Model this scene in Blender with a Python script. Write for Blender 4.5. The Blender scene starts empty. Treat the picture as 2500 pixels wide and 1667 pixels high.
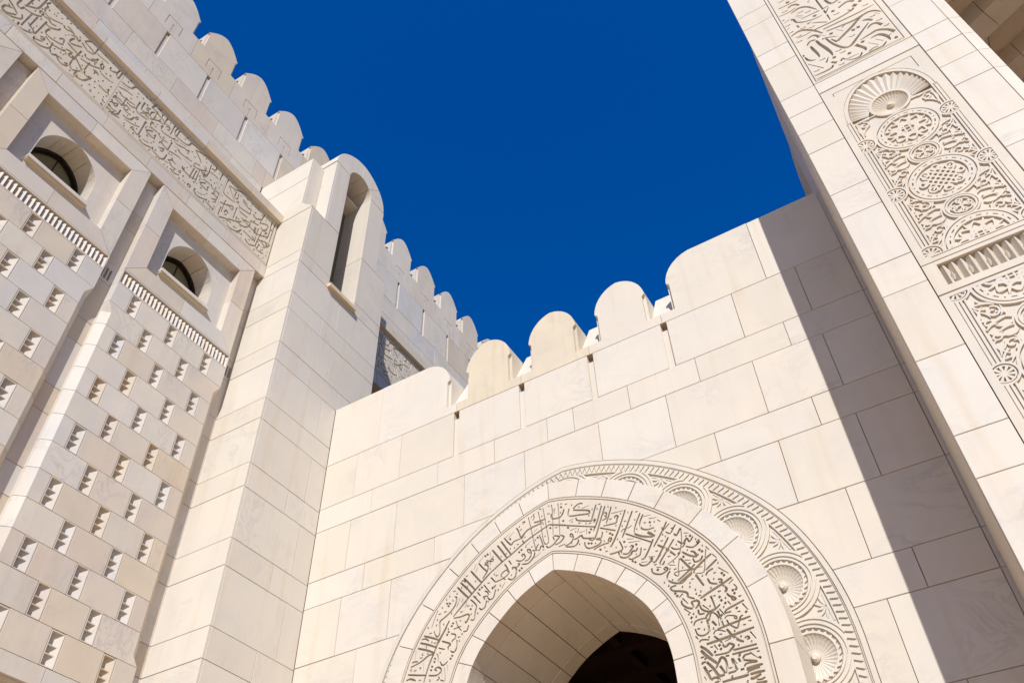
import bpy, math, random
from math import sin, cos, pi, radians, sqrt, atan2, hypot
from mathutils import Vector, Matrix
from mathutils.geometry import delaunay_2d_cdt

SC = bpy.context.scene
COL = SC.collection
rnd = random.Random(7)

# ------------------------------------------------------------------ camera
cam_data = bpy.data.cameras.new('camera')
cam = bpy.data.objects.new('camera', cam_data)
COL.objects.link(cam)
right = Vector((0.85684, 0.51488, -0.02684))
up = Vector((0.38561, -0.60542, 0.69626))
back = Vector((0.34224, -0.60693, -0.71729))
cam.matrix_world = Matrix((right, up, back)).transposed().to_4x4()
cam_data.sensor_width = 36.0
cam_data.lens = 2071.0 / 2500 * 36
cam_data.clip_start = 0.1
cam_data.clip_end = 2000
SC.camera = cam

# ------------------------------------------------------------------ light
SUN = Vector((0.556, -1.0, 0.87)).normalized()          # towards the sun
SUN_EL = math.asin(SUN.z)
SUN_ROT = atan2(SUN.x, SUN.y)
world = bpy.data.worlds.new('World')
SC.world = world
world.use_nodes = True
wn = world.node_tree.nodes
wl = world.node_tree.links
sky = wn.new('ShaderNodeTexSky')
sky.sky_type = 'NISHITA'
sky.sun_disc = False
sky.sun_elevation = SUN_EL
sky.sun_rotation = SUN_ROT
sky.air_density = 2.5
sky.dust_density = 0.0
sky.ozone_density = 8.0
tint = wn.new('ShaderNodeMix')
tint.data_type = 'RGBA'
tint.blend_type = 'MULTIPLY'
tint.inputs['Factor'].default_value = 1.0
tint.inputs['B'].default_value = (0.0, 0.34, 0.93, 1)
bg = wn['Background']
wl.new(sky.outputs['Color'], tint.inputs['A'])
wl.new(tint.outputs['Result'], bg.inputs['Color'])
bg.inputs['Strength'].default_value = 0.084

sun_data = bpy.data.lights.new('sun', 'SUN')
sun_data.energy = 3.85
sun_data.angle = radians(0.5)
sun_data.color = (1.0, 0.98, 0.95)
sun = bpy.data.objects.new('sun', sun_data)
COL.objects.link(sun)
sun.rotation_euler = SUN.to_track_quat('Z', 'Y').to_euler()
sun.location = SUN * 60

SC.view_settings.view_transform = 'Standard'
SC.view_settings.look = 'None'
SC.view_settings.gamma = 1
SC.view_settings.exposure = 0.44

# ------------------------------------------------------------------ materials
def stone(name, tints, rough=0.55, vein=0.5, scale=1.0, bump=0.12, cloud=1.0, stain=0.35):
    m = bpy.data.materials.new(name)
    m.use_nodes = True
    n = m.node_tree.nodes
    l = m.node_tree.links
    bsdf = n['Principled BSDF']
    bsdf.inputs['Roughness'].default_value = rough
    bsdf.inputs['Specular IOR Level'].default_value = 0.15
    tc = n.new('ShaderNodeTexCoord')
    oi = n.new('ShaderNodeObjectInfo')
    off = n.new('ShaderNodeVectorMath')
    off.operation = 'SCALE'
    off.inputs[0].default_value = (37.0, 91.0, 53.0)
    l.new(oi.outputs['Random'], off.inputs['Scale'])
    add = n.new('ShaderNodeVectorMath')
    add.operation = 'ADD'
    l.new(tc.outputs['Object'], add.inputs[0])
    l.new(off.outputs['Vector'], add.inputs[1])
    ramp = n.new('ShaderNodeValToRGB')
    ramp.color_ramp.interpolation = 'LINEAR'
    els = ramp.color_ramp.elements
    while len(els) < len(tints):
        els.new(0.5)
    for i, t in enumerate(tints):
        els[i].position = i / (len(tints) - 1)
        els[i].color = (t[0], t[1] * .968, t[2] * .895, 1)
    l.new(oi.outputs['Random'], ramp.inputs['Fac'])
    # broad clouding
    n1 = n.new('ShaderNodeTexNoise')
    n1.inputs['Scale'].default_value = 1.3 * scale
    n1.inputs['Detail'].default_value = 6
    n1.inputs['Roughness'].default_value = 0.6
    n1.inputs['Distortion'].default_value = 0.6
    l.new(add.outputs['Vector'], n1.inputs['Vector'])
    r1 = n.new('ShaderNodeValToRGB')
    r1.color_ramp.elements[0].position = 0.3
    r1.color_ramp.elements[0].color = (1 - .10 * cloud, 1 - .09 * cloud, 1 - .07 * cloud, 1)
    r1.color_ramp.elements[1].position = 0.75
    r1.color_ramp.elements[1].color = (1 + .04 * cloud, 1 + .02 * cloud, 1 - .02 * cloud, 1)
    l.new(n1.outputs['Fac'], r1.inputs['Fac'])
    mul = n.new('ShaderNodeMix')
    mul.data_type = 'RGBA'
    mul.blend_type = 'MULTIPLY'
    mul.inputs['Factor'].default_value = 1
    l.new(ramp.outputs['Color'], mul.inputs['A'])
    l.new(r1.outputs['Color'], mul.inputs['B'])
    # stretched veins
    mp = n.new('ShaderNodeMapping')
    mp.inputs['Rotation'].default_value = (0.5, 0.9, 0.4)
    mp.inputs['Scale'].default_value = (0.7, 2.6, 1.2)
    l.new(add.outputs['Vector'], mp.inputs['Vector'])
    n2 = n.new('ShaderNodeTexNoise')
    n2.inputs['Scale'].default_value = 1.1 * scale
    n2.inputs['Detail'].default_value = 9
    n2.inputs['Roughness'].default_value = 0.62
    n2.inputs['Distortion'].default_value = 1.6
    l.new(mp.outputs['Vector'], n2.inputs['Vector'])
    r2 = n.new('ShaderNodeValToRGB')
    e = r2.color_ramp.elements
    e[0].position = 0.485
    e[0].color = (0, 0, 0, 1)
    e[1].position = 0.5
    e[1].color = (1, 1, 1, 1)
    e3 = e.new(0.56)
    e3.color = (0, 0, 0, 1)
    l.new(n2.outputs['Fac'], r2.inputs['Fac'])
    # veins only in patches
    n3 = n.new('ShaderNodeTexNoise')
    n3.inputs['Scale'].default_value = 0.8
    l.new(add.outputs['Vector'], n3.inputs['Vector'])
    r3 = n.new('ShaderNodeMapRange')
    r3.inputs['From Min'].default_value = 0.5
    r3.inputs['From Max'].default_value = 0.72
    r3.inputs['To Max'].default_value = vein
    l.new(n3.outputs['Fac'], r3.inputs['Value'])
    vm = n.new('ShaderNodeMath')
    vm.operation = 'MULTIPLY'
    l.new(r2.outputs['Color'], vm.inputs[0])
    l.new(r3.outputs['Result'], vm.inputs[1])
    mix = n.new('ShaderNodeMix')
    mix.data_type = 'RGBA'
    mix.inputs['B'].default_value = (0.30, 0.29, 0.30, 1)
    l.new(vm.outputs['Value'], mix.inputs['Factor'])
    l.new(mul.outputs['Result'], mix.inputs['A'])
    # faint ochre run-off streaks, long in the vertical
    ms_ = n.new('ShaderNodeMapping')
    ms_.inputs['Scale'].default_value = (5.0, 5.0, 0.35)
    l.new(tc.outputs['Object'], ms_.inputs['Vector'])
    n5 = n.new('ShaderNodeTexNoise')
    n5.inputs['Scale'].default_value = 1.0
    n5.inputs['Detail'].default_value = 5
    l.new(ms_.outputs['Vector'], n5.inputs['Vector'])
    r5 = n.new('ShaderNodeMapRange')
    r5.inputs['From Min'].default_value = 0.54
    r5.inputs['From Max'].default_value = 0.8
    r5.inputs['To Max'].default_value = stain
    l.new(n5.outputs['Fac'], r5.inputs['Value'])
    st = n.new('ShaderNodeMix')
    st.data_type = 'RGBA'
    st.blend_type = 'MULTIPLY'
    st.inputs['B'].default_value = (0.86, 0.72, 0.52, 1)
    l.new(r5.outputs['Result'], st.inputs['Factor'])
    l.new(mix.outputs['Result'], st.inputs['A'])
    # sparse dark pits
    n6 = n.new('ShaderNodeTexVoronoi')
    n6.inputs['Scale'].default_value = 9
    l.new(add.outputs['Vector'], n6.inputs['Vector'])
    r6 = n.new('ShaderNodeMapRange')
    r6.inputs['From Min'].default_value = 0.05
    r6.inputs['From Max'].default_value = 0.09
    r6.inputs['To Min'].default_value = 0.45
    r6.inputs['To Max'].default_value = 0.0
    l.new(n6.outputs['Distance'], r6.inputs['Value'])
    pm = n.new('ShaderNodeMath')
    pm.operation = 'MULTIPLY'
    l.new(r6.outputs['Result'], pm.inputs[0])
    l.new(r3.outputs['Result'], pm.inputs[1])
    pt = n.new('ShaderNodeMix')
    pt.data_type = 'RGBA'
    pt.inputs['B'].default_value = (0.22, 0.17, 0.12, 1)
    l.new(pm.outputs['Value'], pt.inputs['Factor'])
    l.new(st.outputs['Result'], pt.inputs['A'])
    l.new(pt.outputs['Result'], bsdf.inputs['Base Color'])
    # fine sawn/pitted surface
    n4 = n.new('ShaderNodeTexNoise')
    n4.inputs['Scale'].default_value = 70
    n4.inputs['Detail'].default_value = 3
    l.new(tc.outputs['Object'], n4.inputs['Vector'])
    bp = n.new('ShaderNodeBump')
    bp.inputs['Strength'].default_value = bump
    bp.inputs['Distance'].default_value = 0.01
    l.new(n4.outputs['Fac'], bp.inputs['Height'])
    l.new(bp.outputs['Normal'], bsdf.inputs['Normal'])
    return m

def plain(name, col, rough=0.6, metal=0.0, spec=0.4, noise=0.0, nscale=3.0):
    m = bpy.data.materials.new(name)
    m.use_nodes = True
    n = m.node_tree.nodes
    l = m.node_tree.links
    b = n['Principled BSDF']
    b.inputs['Base Color'].default_value = (*col, 1)
    b.inputs['Roughness'].default_value = rough
    b.inputs['Metallic'].default_value = metal
    b.inputs['Specular IOR Level'].default_value = spec
    if noise:
        tc = n.new('ShaderNodeTexCoord')
        t = n.new('ShaderNodeTexNoise')
        t.inputs['Scale'].default_value = nscale
        t.inputs['Detail'].default_value = 6
        l.new(tc.outputs['Object'], t.inputs['Vector'])
        r = n.new('ShaderNodeMapRange')
        r.inputs['To Min'].default_value = 1 - noise
        r.inputs['To Max'].default_value = 1 + noise
        l.new(t.outputs['Fac'], r.inputs['Value'])
        mx = n.new('ShaderNodeVectorMath')
        mx.operation = 'SCALE'
        mx.inputs[0].default_value = col
        l.new(r.outputs['Result'], mx.inputs['Scale'])
        l.new(mx.outputs['Vector'], b.inputs['Base Color'])
    return m

WHITE = stone('white_marble', [(.61, .56, .505), (.625, .59, .55), (.62, .575, .525), (.60, .555, .495), (.625, .59, .545), (.61, .57, .53)], vein=0.3, cloud=.6)
STAINED = stone('ochre_stained_marble', [(.60, .535, .44), (.61, .55, .46)], vein=0.15, cloud=1.3, stain=0.9)
CREAM = stone('mixed_cream_marble', [(.60, .55, .50), (.575, .50, .41), (.60, .575, .56), (.59, .53, .475), (.56, .55, .55),
                                     (.57, .50, .45), (.62, .58, .54), (.58, .545, .50)], vein=0.55)
CARVE = stone('carved_limestone', [(.60, .55, .49), (.60, .56, .51), (.61, .555, .49)], vein=0.15)
BANDM = stone('inscription_limestone', [(.60, .55, .49), (.58, .53, .47), (.61, .55, .48)], vein=0.1)
BUFF = stone('buff_sill_stone', [(.60, .51, .39), (.62, .54, .42), (.58, .49, .37)], vein=0.1)
JOINT = plain('joint_sealant', (.36, .26, .17), 0.9, noise=0.25, nscale=6)
BRONZE = plain('bronze_window_frame', (.035, .025, .02), 0.35, 0.6)
GLASS = plain('dark_window_glass', (.15, .145, .09), 0.15, spec=0.6)
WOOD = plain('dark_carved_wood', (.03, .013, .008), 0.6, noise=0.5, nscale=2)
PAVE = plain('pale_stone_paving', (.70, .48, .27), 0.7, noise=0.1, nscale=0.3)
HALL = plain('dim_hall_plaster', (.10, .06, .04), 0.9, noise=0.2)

# ------------------------------------------------------------------ object helpers
def mk(name, verts, faces, mat, parent=None, smooth=False):
    me = bpy.data.meshes.new(name)
    me.from_pydata([tuple(v) for v in verts], [], faces)
    me.validate()
    me.update()
    if smooth:
        for p in me.polygons:
            p.use_smooth = True
    me.materials.append(mat)
    o = bpy.data.objects.new(name, me)
    COL.objects.link(o)
    if parent:
        o.parent = parent
    return o

def thing(name, label, cat, loc=(0, 0, 0), group=None):
    o = bpy.data.objects.new(name, None)
    COL.objects.link(o)
    o['label'] = label
    o['category'] = cat
    if group:
        o['group'] = group
    o.empty_display_size = 0.2
    return o

def copy_obj(src, parent, M=None):
    c = src.copy()
    COL.objects.link(c)
    c.parent = parent
    if M is not None:
        c.matrix_local = M
    for ch in src.children:
        d = ch.copy()
        COL.objects.link(d)
        d.parent = c
    return c

class Frame:
    """a wall plane: u along, v up, n out of the wall"""
    def __init__(s, o, u, v):
        s.o, s.u, s.v = Vector(o), Vector(u), Vector(v)
        s.n = s.u.cross(s.v)
    def __call__(s, a, b, c=0.0):
        return s.o + s.u * a + s.v * b + s.n * c

def FY(y):      # wall seen from -Y, (a, b) = (x, z)
    return Frame((0, y, 0), (1, 0, 0), (0, 0, 1))
def FX(x):      # wall seen from +X, (a, b) = (y, z)
    return Frame((x, 0, 0), (0, 1, 0), (0, 0, 1))
def FNX(x):     # wall seen from -X, (a, b) = (-y, z)
    return Frame((x, 0, 0), (0, -1, 0), (0, 0, 1))

def area2(p):
    return sum(p[i][0] * p[(i + 1) % len(p)][1] - p[(i + 1) % len(p)][0] * p[i][1] for i in range(len(p)))

def clean(p, eps=1e-4):
    q = []
    for a in p:
        if not q or hypot(a[0] - q[-1][0], a[1] - q[-1][1]) > eps:
            q.append(a)
    while len(q) > 1 and hypot(q[0][0] - q[-1][0], q[0][1] - q[-1][1]) <= eps:
        q.pop()
    return q

def inset(p, d):
    n = len(p)
    out = []
    for i in range(n):
        a, b, c = p[i - 1], p[i], p[(i + 1) % n]
        e1 = Vector((b[0] - a[0], b[1] - a[1])).normalized()
        e2 = Vector((c[0] - b[0], c[1] - b[1])).normalized()
        n1 = Vector((-e1.y, e1.x))
        n2 = Vector((-e2.y, e2.x))
        m = n1 + n2
        k = m.dot(n1)
        if k < 0.25:
            k = 0.25
        m = m / k
        out.append((b[0] + m.x * d, b[1] + m.y * d))
    return out

GAP = 0.0042
def block(parent, fr, poly, depth=0.12, c=0.0, mat=None, name='stone_block', gap=GAP, bev=0.004):
    p = clean(poly)
    if len(p) < 3 or abs(area2(p)) < 2e-3:
        return None
    if area2(p) < 0:
        p = p[::-1]
    c += rnd.uniform(-.0022, .0022)
    gap *= rnd.uniform(.8, 1.3)
    a = inset(p, gap)
    b = inset(p, gap + bev)
    n = len(p)
    V = [fr(*q, c) for q in b] + [fr(*q, c - bev) for q in a] + [fr(*q, c - depth) for q in a]
    F = [list(range(n))]
    for i in range(n):
        j = (i + 1) % n
        F.append([n + i, n + j, j, i])
        F.append([2 * n + i, 2 * n + j, n + j, n + i])
    F.append([3 * n - 1 - i for i in range(n)])
    return mk(name, V, F, mat or WHITE, parent)

def rect(x0, x1, z0, z1):
    return [(x0, z0), (x1, z0), (x1, z1), (x0, z1)]

def box(parent, name, lo, hi, mat):
    x0, y0, z0 = lo
    x1, y1, z1 = hi
    V = [(x0, y0, z0), (x1, y0, z0), (x1, y1, z0), (x0, y1, z0), (x0, y0, z1), (x1, y0, z1), (x1, y1, z1), (x0, y1, z1)]
    F = [(0, 3, 2, 1), (4, 5, 6, 7), (0, 1, 5, 4), (1, 2, 6, 5), (2, 3, 7, 6), (3, 0, 4, 7)]
    return mk(name, V, F, mat, parent)

def prism_z(parent, name, levels, mat):
    """loft of plan polygons: levels = [(z, [(x, y)...]), ...] bottom to top, CCW from above"""
    n = len(levels[0][1])
    V, F = [], []
    for z, p in levels:
        V += [(q[0], q[1], z) for q in p]
    for k in range(len(levels) - 1):
        for i in range(n):
            j = (i + 1) % n
            F.append([k * n + i, k * n + j, (k + 1) * n + j, (k + 1) * n + i])
    F.append([n - 1 - i for i in range(n)])
    F.append([(len(levels) - 1) * n + i for i in range(n)])
    return mk(name, V, F, mat, parent)

def bar(parent, name, fr, poly, c0, c1, mat, bev=0.0):
    """closed prism of poly between offsets c0 < c1 (c1 faces out)"""
    p = clean(poly)
    if area2(p) < 0:
        p = p[::-1]
    n = len(p)
    V = [fr(*q, c1) for q in p] + [fr(*q, c0) for q in p]
    F = [list(range(n)), [2 * n - 1 - i for i in range(n)]]
    for i in range(n):
        j = (i + 1) % n
        F.append([n + i, n + j, j, i])
    return mk(name, V, F, mat, parent)

# ---- relief: a slab whose face carries groups of outlines at their own levels
def relief_mesh(name, fr, outer, groups, mat, parent=None, c=0.0, thick=0.12, eps=2e-5):
    """groups = [(level, [contours])]; inside a group contours combine even-odd; later groups win"""
    if area2(outer) < 0:
        outer = outer[::-1]
    V = [Vector(p) for p in outer]
    Fc = [list(range(len(V)))]
    own = [-1]
    for gi, (lev, cons) in enumerate(groups):
        for con in cons:
            con = clean(con, 4e-4)
            if len(con) < 3:
                continue
            if area2(con) < 0:
                con = con[::-1]
            k = len(V)
            V += [Vector(p) for p in con]
            Fc.append(list(range(k, k + len(con))))
            own.append(gi)
    bad = set()
    for attempt in (0, 1, 2):
        r = delaunay_2d_cdt(V, [], Fc, 1, eps, True)
        vs, tris, orig = r[0], r[2], r[5]
        fa = [0.0] * len(Fc)
        for t, og in zip(tris, orig):
            a, b, d = (vs[i] for i in t)
            ar = abs((b.x - a.x) * (d.y - a.y) - (b.y - a.y) * (d.x - a.x))
            for f in og:
                fa[f] += ar
        bad = set()
        for f in range(1, len(Fc)):
            P_ = [(V[i].x, V[i].y) for i in Fc[f]]
            xs_ = [p[0] for p in P_]
            ys_ = [p[1] for p in P_]
            if fa[f] > 2.02 * (max(xs_) - min(xs_)) * (max(ys_) - min(ys_)) + 1e-5:
                bad.add(f)
        if not bad:
            break
        if attempt == 0:
            for f in bad:
                Fc[f] = Fc[f][::-1]
        else:
            break
    T, L = [], []
    for t, og in zip(tris, orig):
        cnt = {}
        inside = False
        for f in og:
            if f in bad:
                continue
            g = own[f]
            if g < 0:
                inside = True
            else:
                cnt[g] = cnt.get(g, 0) + 1
        if not inside:
            continue
        lev = 0.0
        best = -1
        for g, k in cnt.items():
            if k % 2 and g > best:
                best = g
                lev = groups[g][0]
        if lev is None:
            continue
        a, b, d = (vs[i] for i in t)
        if (b.x - a.x) * (d.y - a.y) - (b.y - a.y) * (d.x - a.x) < 0:
            t = [t[0], t[2], t[1]]
        T.append(tuple(t))
        L.append(lev)
    idx = {}
    VV = []
    def vid(i, lev):
        k = (i, lev)
        if k not in idx:
            idx[k] = len(VV)
            VV.append(fr(vs[i].x, vs[i].y, c + lev))
        return idx[k]
    FF = []
    edge = {}
    for t, lev in zip(T, L):
        FF.append([vid(i, lev) for i in t])
        for i in range(3):
            edge[(t[i], t[(i + 1) % 3])] = lev
    for (a, b), lev in edge.items():
        o = edge.get((b, a))
        if o is None:
            FF.append([vid(b, lev), vid(a, lev), vid(a, -thick), vid(b, -thick)])
        elif lev > o:
            FF.append([vid(b, lev), vid(a, lev), vid(a, o), vid(b, o)])
    return mk(name, VV, FF, mat, parent)

def circ(cx, cy, r, n=24, a0=0.0, a1=2 * pi, ry=None):
    ry = ry or r
    full = abs(a1 - a0 - 2 * pi) < 1e-6
    m = n if full else n + 1
    return [(cx + r * cos(a0 + (a1 - a0) * i / n), cy + ry * sin(a0 + (a1 - a0) * i / n)) for i in range(m)]

def stroke(pts, w, w1=None, wm=None):
    """polygon round a polyline, width tapering w -> wm -> w1"""
    n = len(pts)
    L, R = [], []
    for i in range(n):
        a = pts[max(i - 1, 0)]
        b = pts[min(i + 1, n - 1)]
        d = Vector((b[0] - a[0], b[1] - a[1]))
        if d.length < 1e-9:
            continue
        d.normalize()
        t = i / (n - 1)
        we = w if w1 is None else w + (w1 - w) * t
        if wm is not None:
            we = we + (wm - we) * (1 - (2 * t - 1) ** 2)
        L.append((pts[i][0] - d.y * we / 2, pts[i][1] + d.x * we / 2))
        R.append((pts[i][0] + d.y * we / 2, pts[i][1] - d.x * we / 2))
    return L + R[::-1]

def bez(p0, p1, p2, p3, n=8):
    out = []
    for i in range(n + 1):
        t = i / n
        s = 1 - t
        out.append((s**3 * p0[0] + 3 * s * s * t * p1[0] + 3 * s * t * t * p2[0] + t**3 * p3[0],
                    s**3 * p0[1] + 3 * s * s * t * p1[1] + 3 * s * t * t * p2[1] + t**3 * p3[1]))
    return out

# ------------------------------------------------------------------ arabic lettering
FORMS = {  # isolated, final, initial, medial
    'ا': 'ﺍﺎﺍﺎ', 'ب': 'ﺏﺐﺑﺒ', 'ة': 'ﺓﺔﺓﺔ', 'ت': 'ﺕﺖﺗﺘ', 'ث': 'ﺙﺚﺛﺜ', 'ج': 'ﺝﺞﺟﺠ', 'ح': 'ﺡﺢﺣﺤ', 'خ': 'ﺥﺦﺧﺨ',
    'د': 'ﺩﺪﺩﺪ', 'ذ': 'ﺫﺬﺫﺬ', 'ر': 'ﺭﺮﺭﺮ', 'ز': 'ﺯﺰﺯﺰ', 'س': 'ﺱﺲﺳﺴ', 'ش': 'ﺵﺶﺷﺸ', 'ص': 'ﺹﺺﺻﺼ', 'ض': 'ﺽﺾﺿﻀ',
    'ط': 'ﻁﻂﻃﻄ', 'ع': 'ﻉﻊﻋﻌ', 'غ': 'ﻍﻎﻏﻐ', 'ف': 'ﻑﻒﻓﻔ', 'ق': 'ﻕﻖﻗﻘ', 'ك': 'ﻙﻚﻛﻜ', 'ل': 'ﻝﻞﻟﻠ', 'م': 'ﻡﻢﻣﻤ',
    'ن': 'ﻥﻦﻧﻨ', 'ه': 'ﻩﻪﻫﻬ', 'و': 'ﻭﻮﻭﻮ', 'ى': 'ﻯﻰﻯﻰ', 'ي': 'ﻱﻲﻳﻴ', 'ء': 'ﺀﺀﺀﺀ', 'إ': 'ﺇﺈﺇﺈ', 'أ': 'ﺃﺄﺃﺄ', 'ئ': 'ﺉﺊﺋﺌ',
}
RIGHT_ONLY = set('اةدذرزوىءإأ')
LAMALEF = {'ا': 'ﻻﻼ', 'أ': 'ﻷﻸ', 'إ': 'ﻹﻺ'}
def shape(word):
    out = []
    prev_joins = False
    i = 0
    while i < len(word):
        ch = word[i]
        nxt = word[i + 1] if i + 1 < len(word) else None
        if ch == 'ل' and nxt in LAMALEF:
            out.append(LAMALEF[nxt][1 if prev_joins else 0])
            prev_joins = False
            i += 2
            continue
        joins_next = ch not in RIGHT_ONLY and nxt is not None and nxt != 'ء'
        if ch == 'ء':
            k = 0
        else:
            k = (3 if joins_next else 1) if prev_joins else (2 if joins_next else 0)
        out.append(FORMS[ch][k])
        prev_joins = joins_next
        i += 1
    return ''.join(reversed(out))

_txt = bpy.data.curves.new('lettering', 'FONT')
_txto = bpy.data.objects.new('lettering', _txt)
COL.objects.link(_txto)
_cache = {}
def word_outlines(word):
    """list of characters, each a list of contours in em units; and the width"""
    if word in _cache:
        return _cache[word]
    _txt.body = shape(word)
    _txt.size = 1
    bpy.context.view_layer.update()
    cu = _txto.to_curve(bpy.context.evaluated_depsgraph_get())
    chars = {}
    for s in cu.splines:
        P = []
        bp = s.bezier_points
        n = len(bp)
        for i in range(n):
            a, b = bp[i], bp[(i + 1) % n]
            p0, p1, p2, p3 = a.co, a.handle_right, b.handle_left, b.co
            st = ((p1 - p0).cross(p3 - p0)).length < 1e-4 and ((p2 - p0).cross(p3 - p0)).length < 1e-4
            k = 1 if st else 2
            for j in range(k):
                t = j / k
                q = 1 - t
                v = p0 * q**3 + p1 * 3 * q * q * t + p2 * 3 * q * t * t + p3 * t**3
                P.append((v.x, v.y))
        chars.setdefault(s.character_index, []).append(P)
    _txto.to_curve_clear()
    xs = [p[0] for c in chars.values() for k in c for p in k]
    w = (min(xs), max(xs)) if xs else (0, 0)
    _cache[word] = (list(chars.values()), w)
    return _cache[word]

def put_word(word, xr, y, em, sx=1.0, asc=1.0, slant=0.0, bold=.0045):
    """word ending (its right edge) at xr, base line y -> (groups of contours, left edge)"""
    chars, (x0, x1) = word_outlines(word)
    out = []
    for c in chars:
        cons = []
        for k in c:
            q = []
            for (a, b) in k:
                if b > 0.38:
                    b = 0.38 + (b - 0.38) * asc
                q.append((xr + ((a - x1) * sx + slant * b) * em, y + b * em))
            q = clean(q, 1e-3)
            if bold and len(q) > 3:
                q = inset(q, bold)
            cons.append(q)
        out.append(cons)
    return out, xr - (x1 - x0) * em * sx

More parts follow.
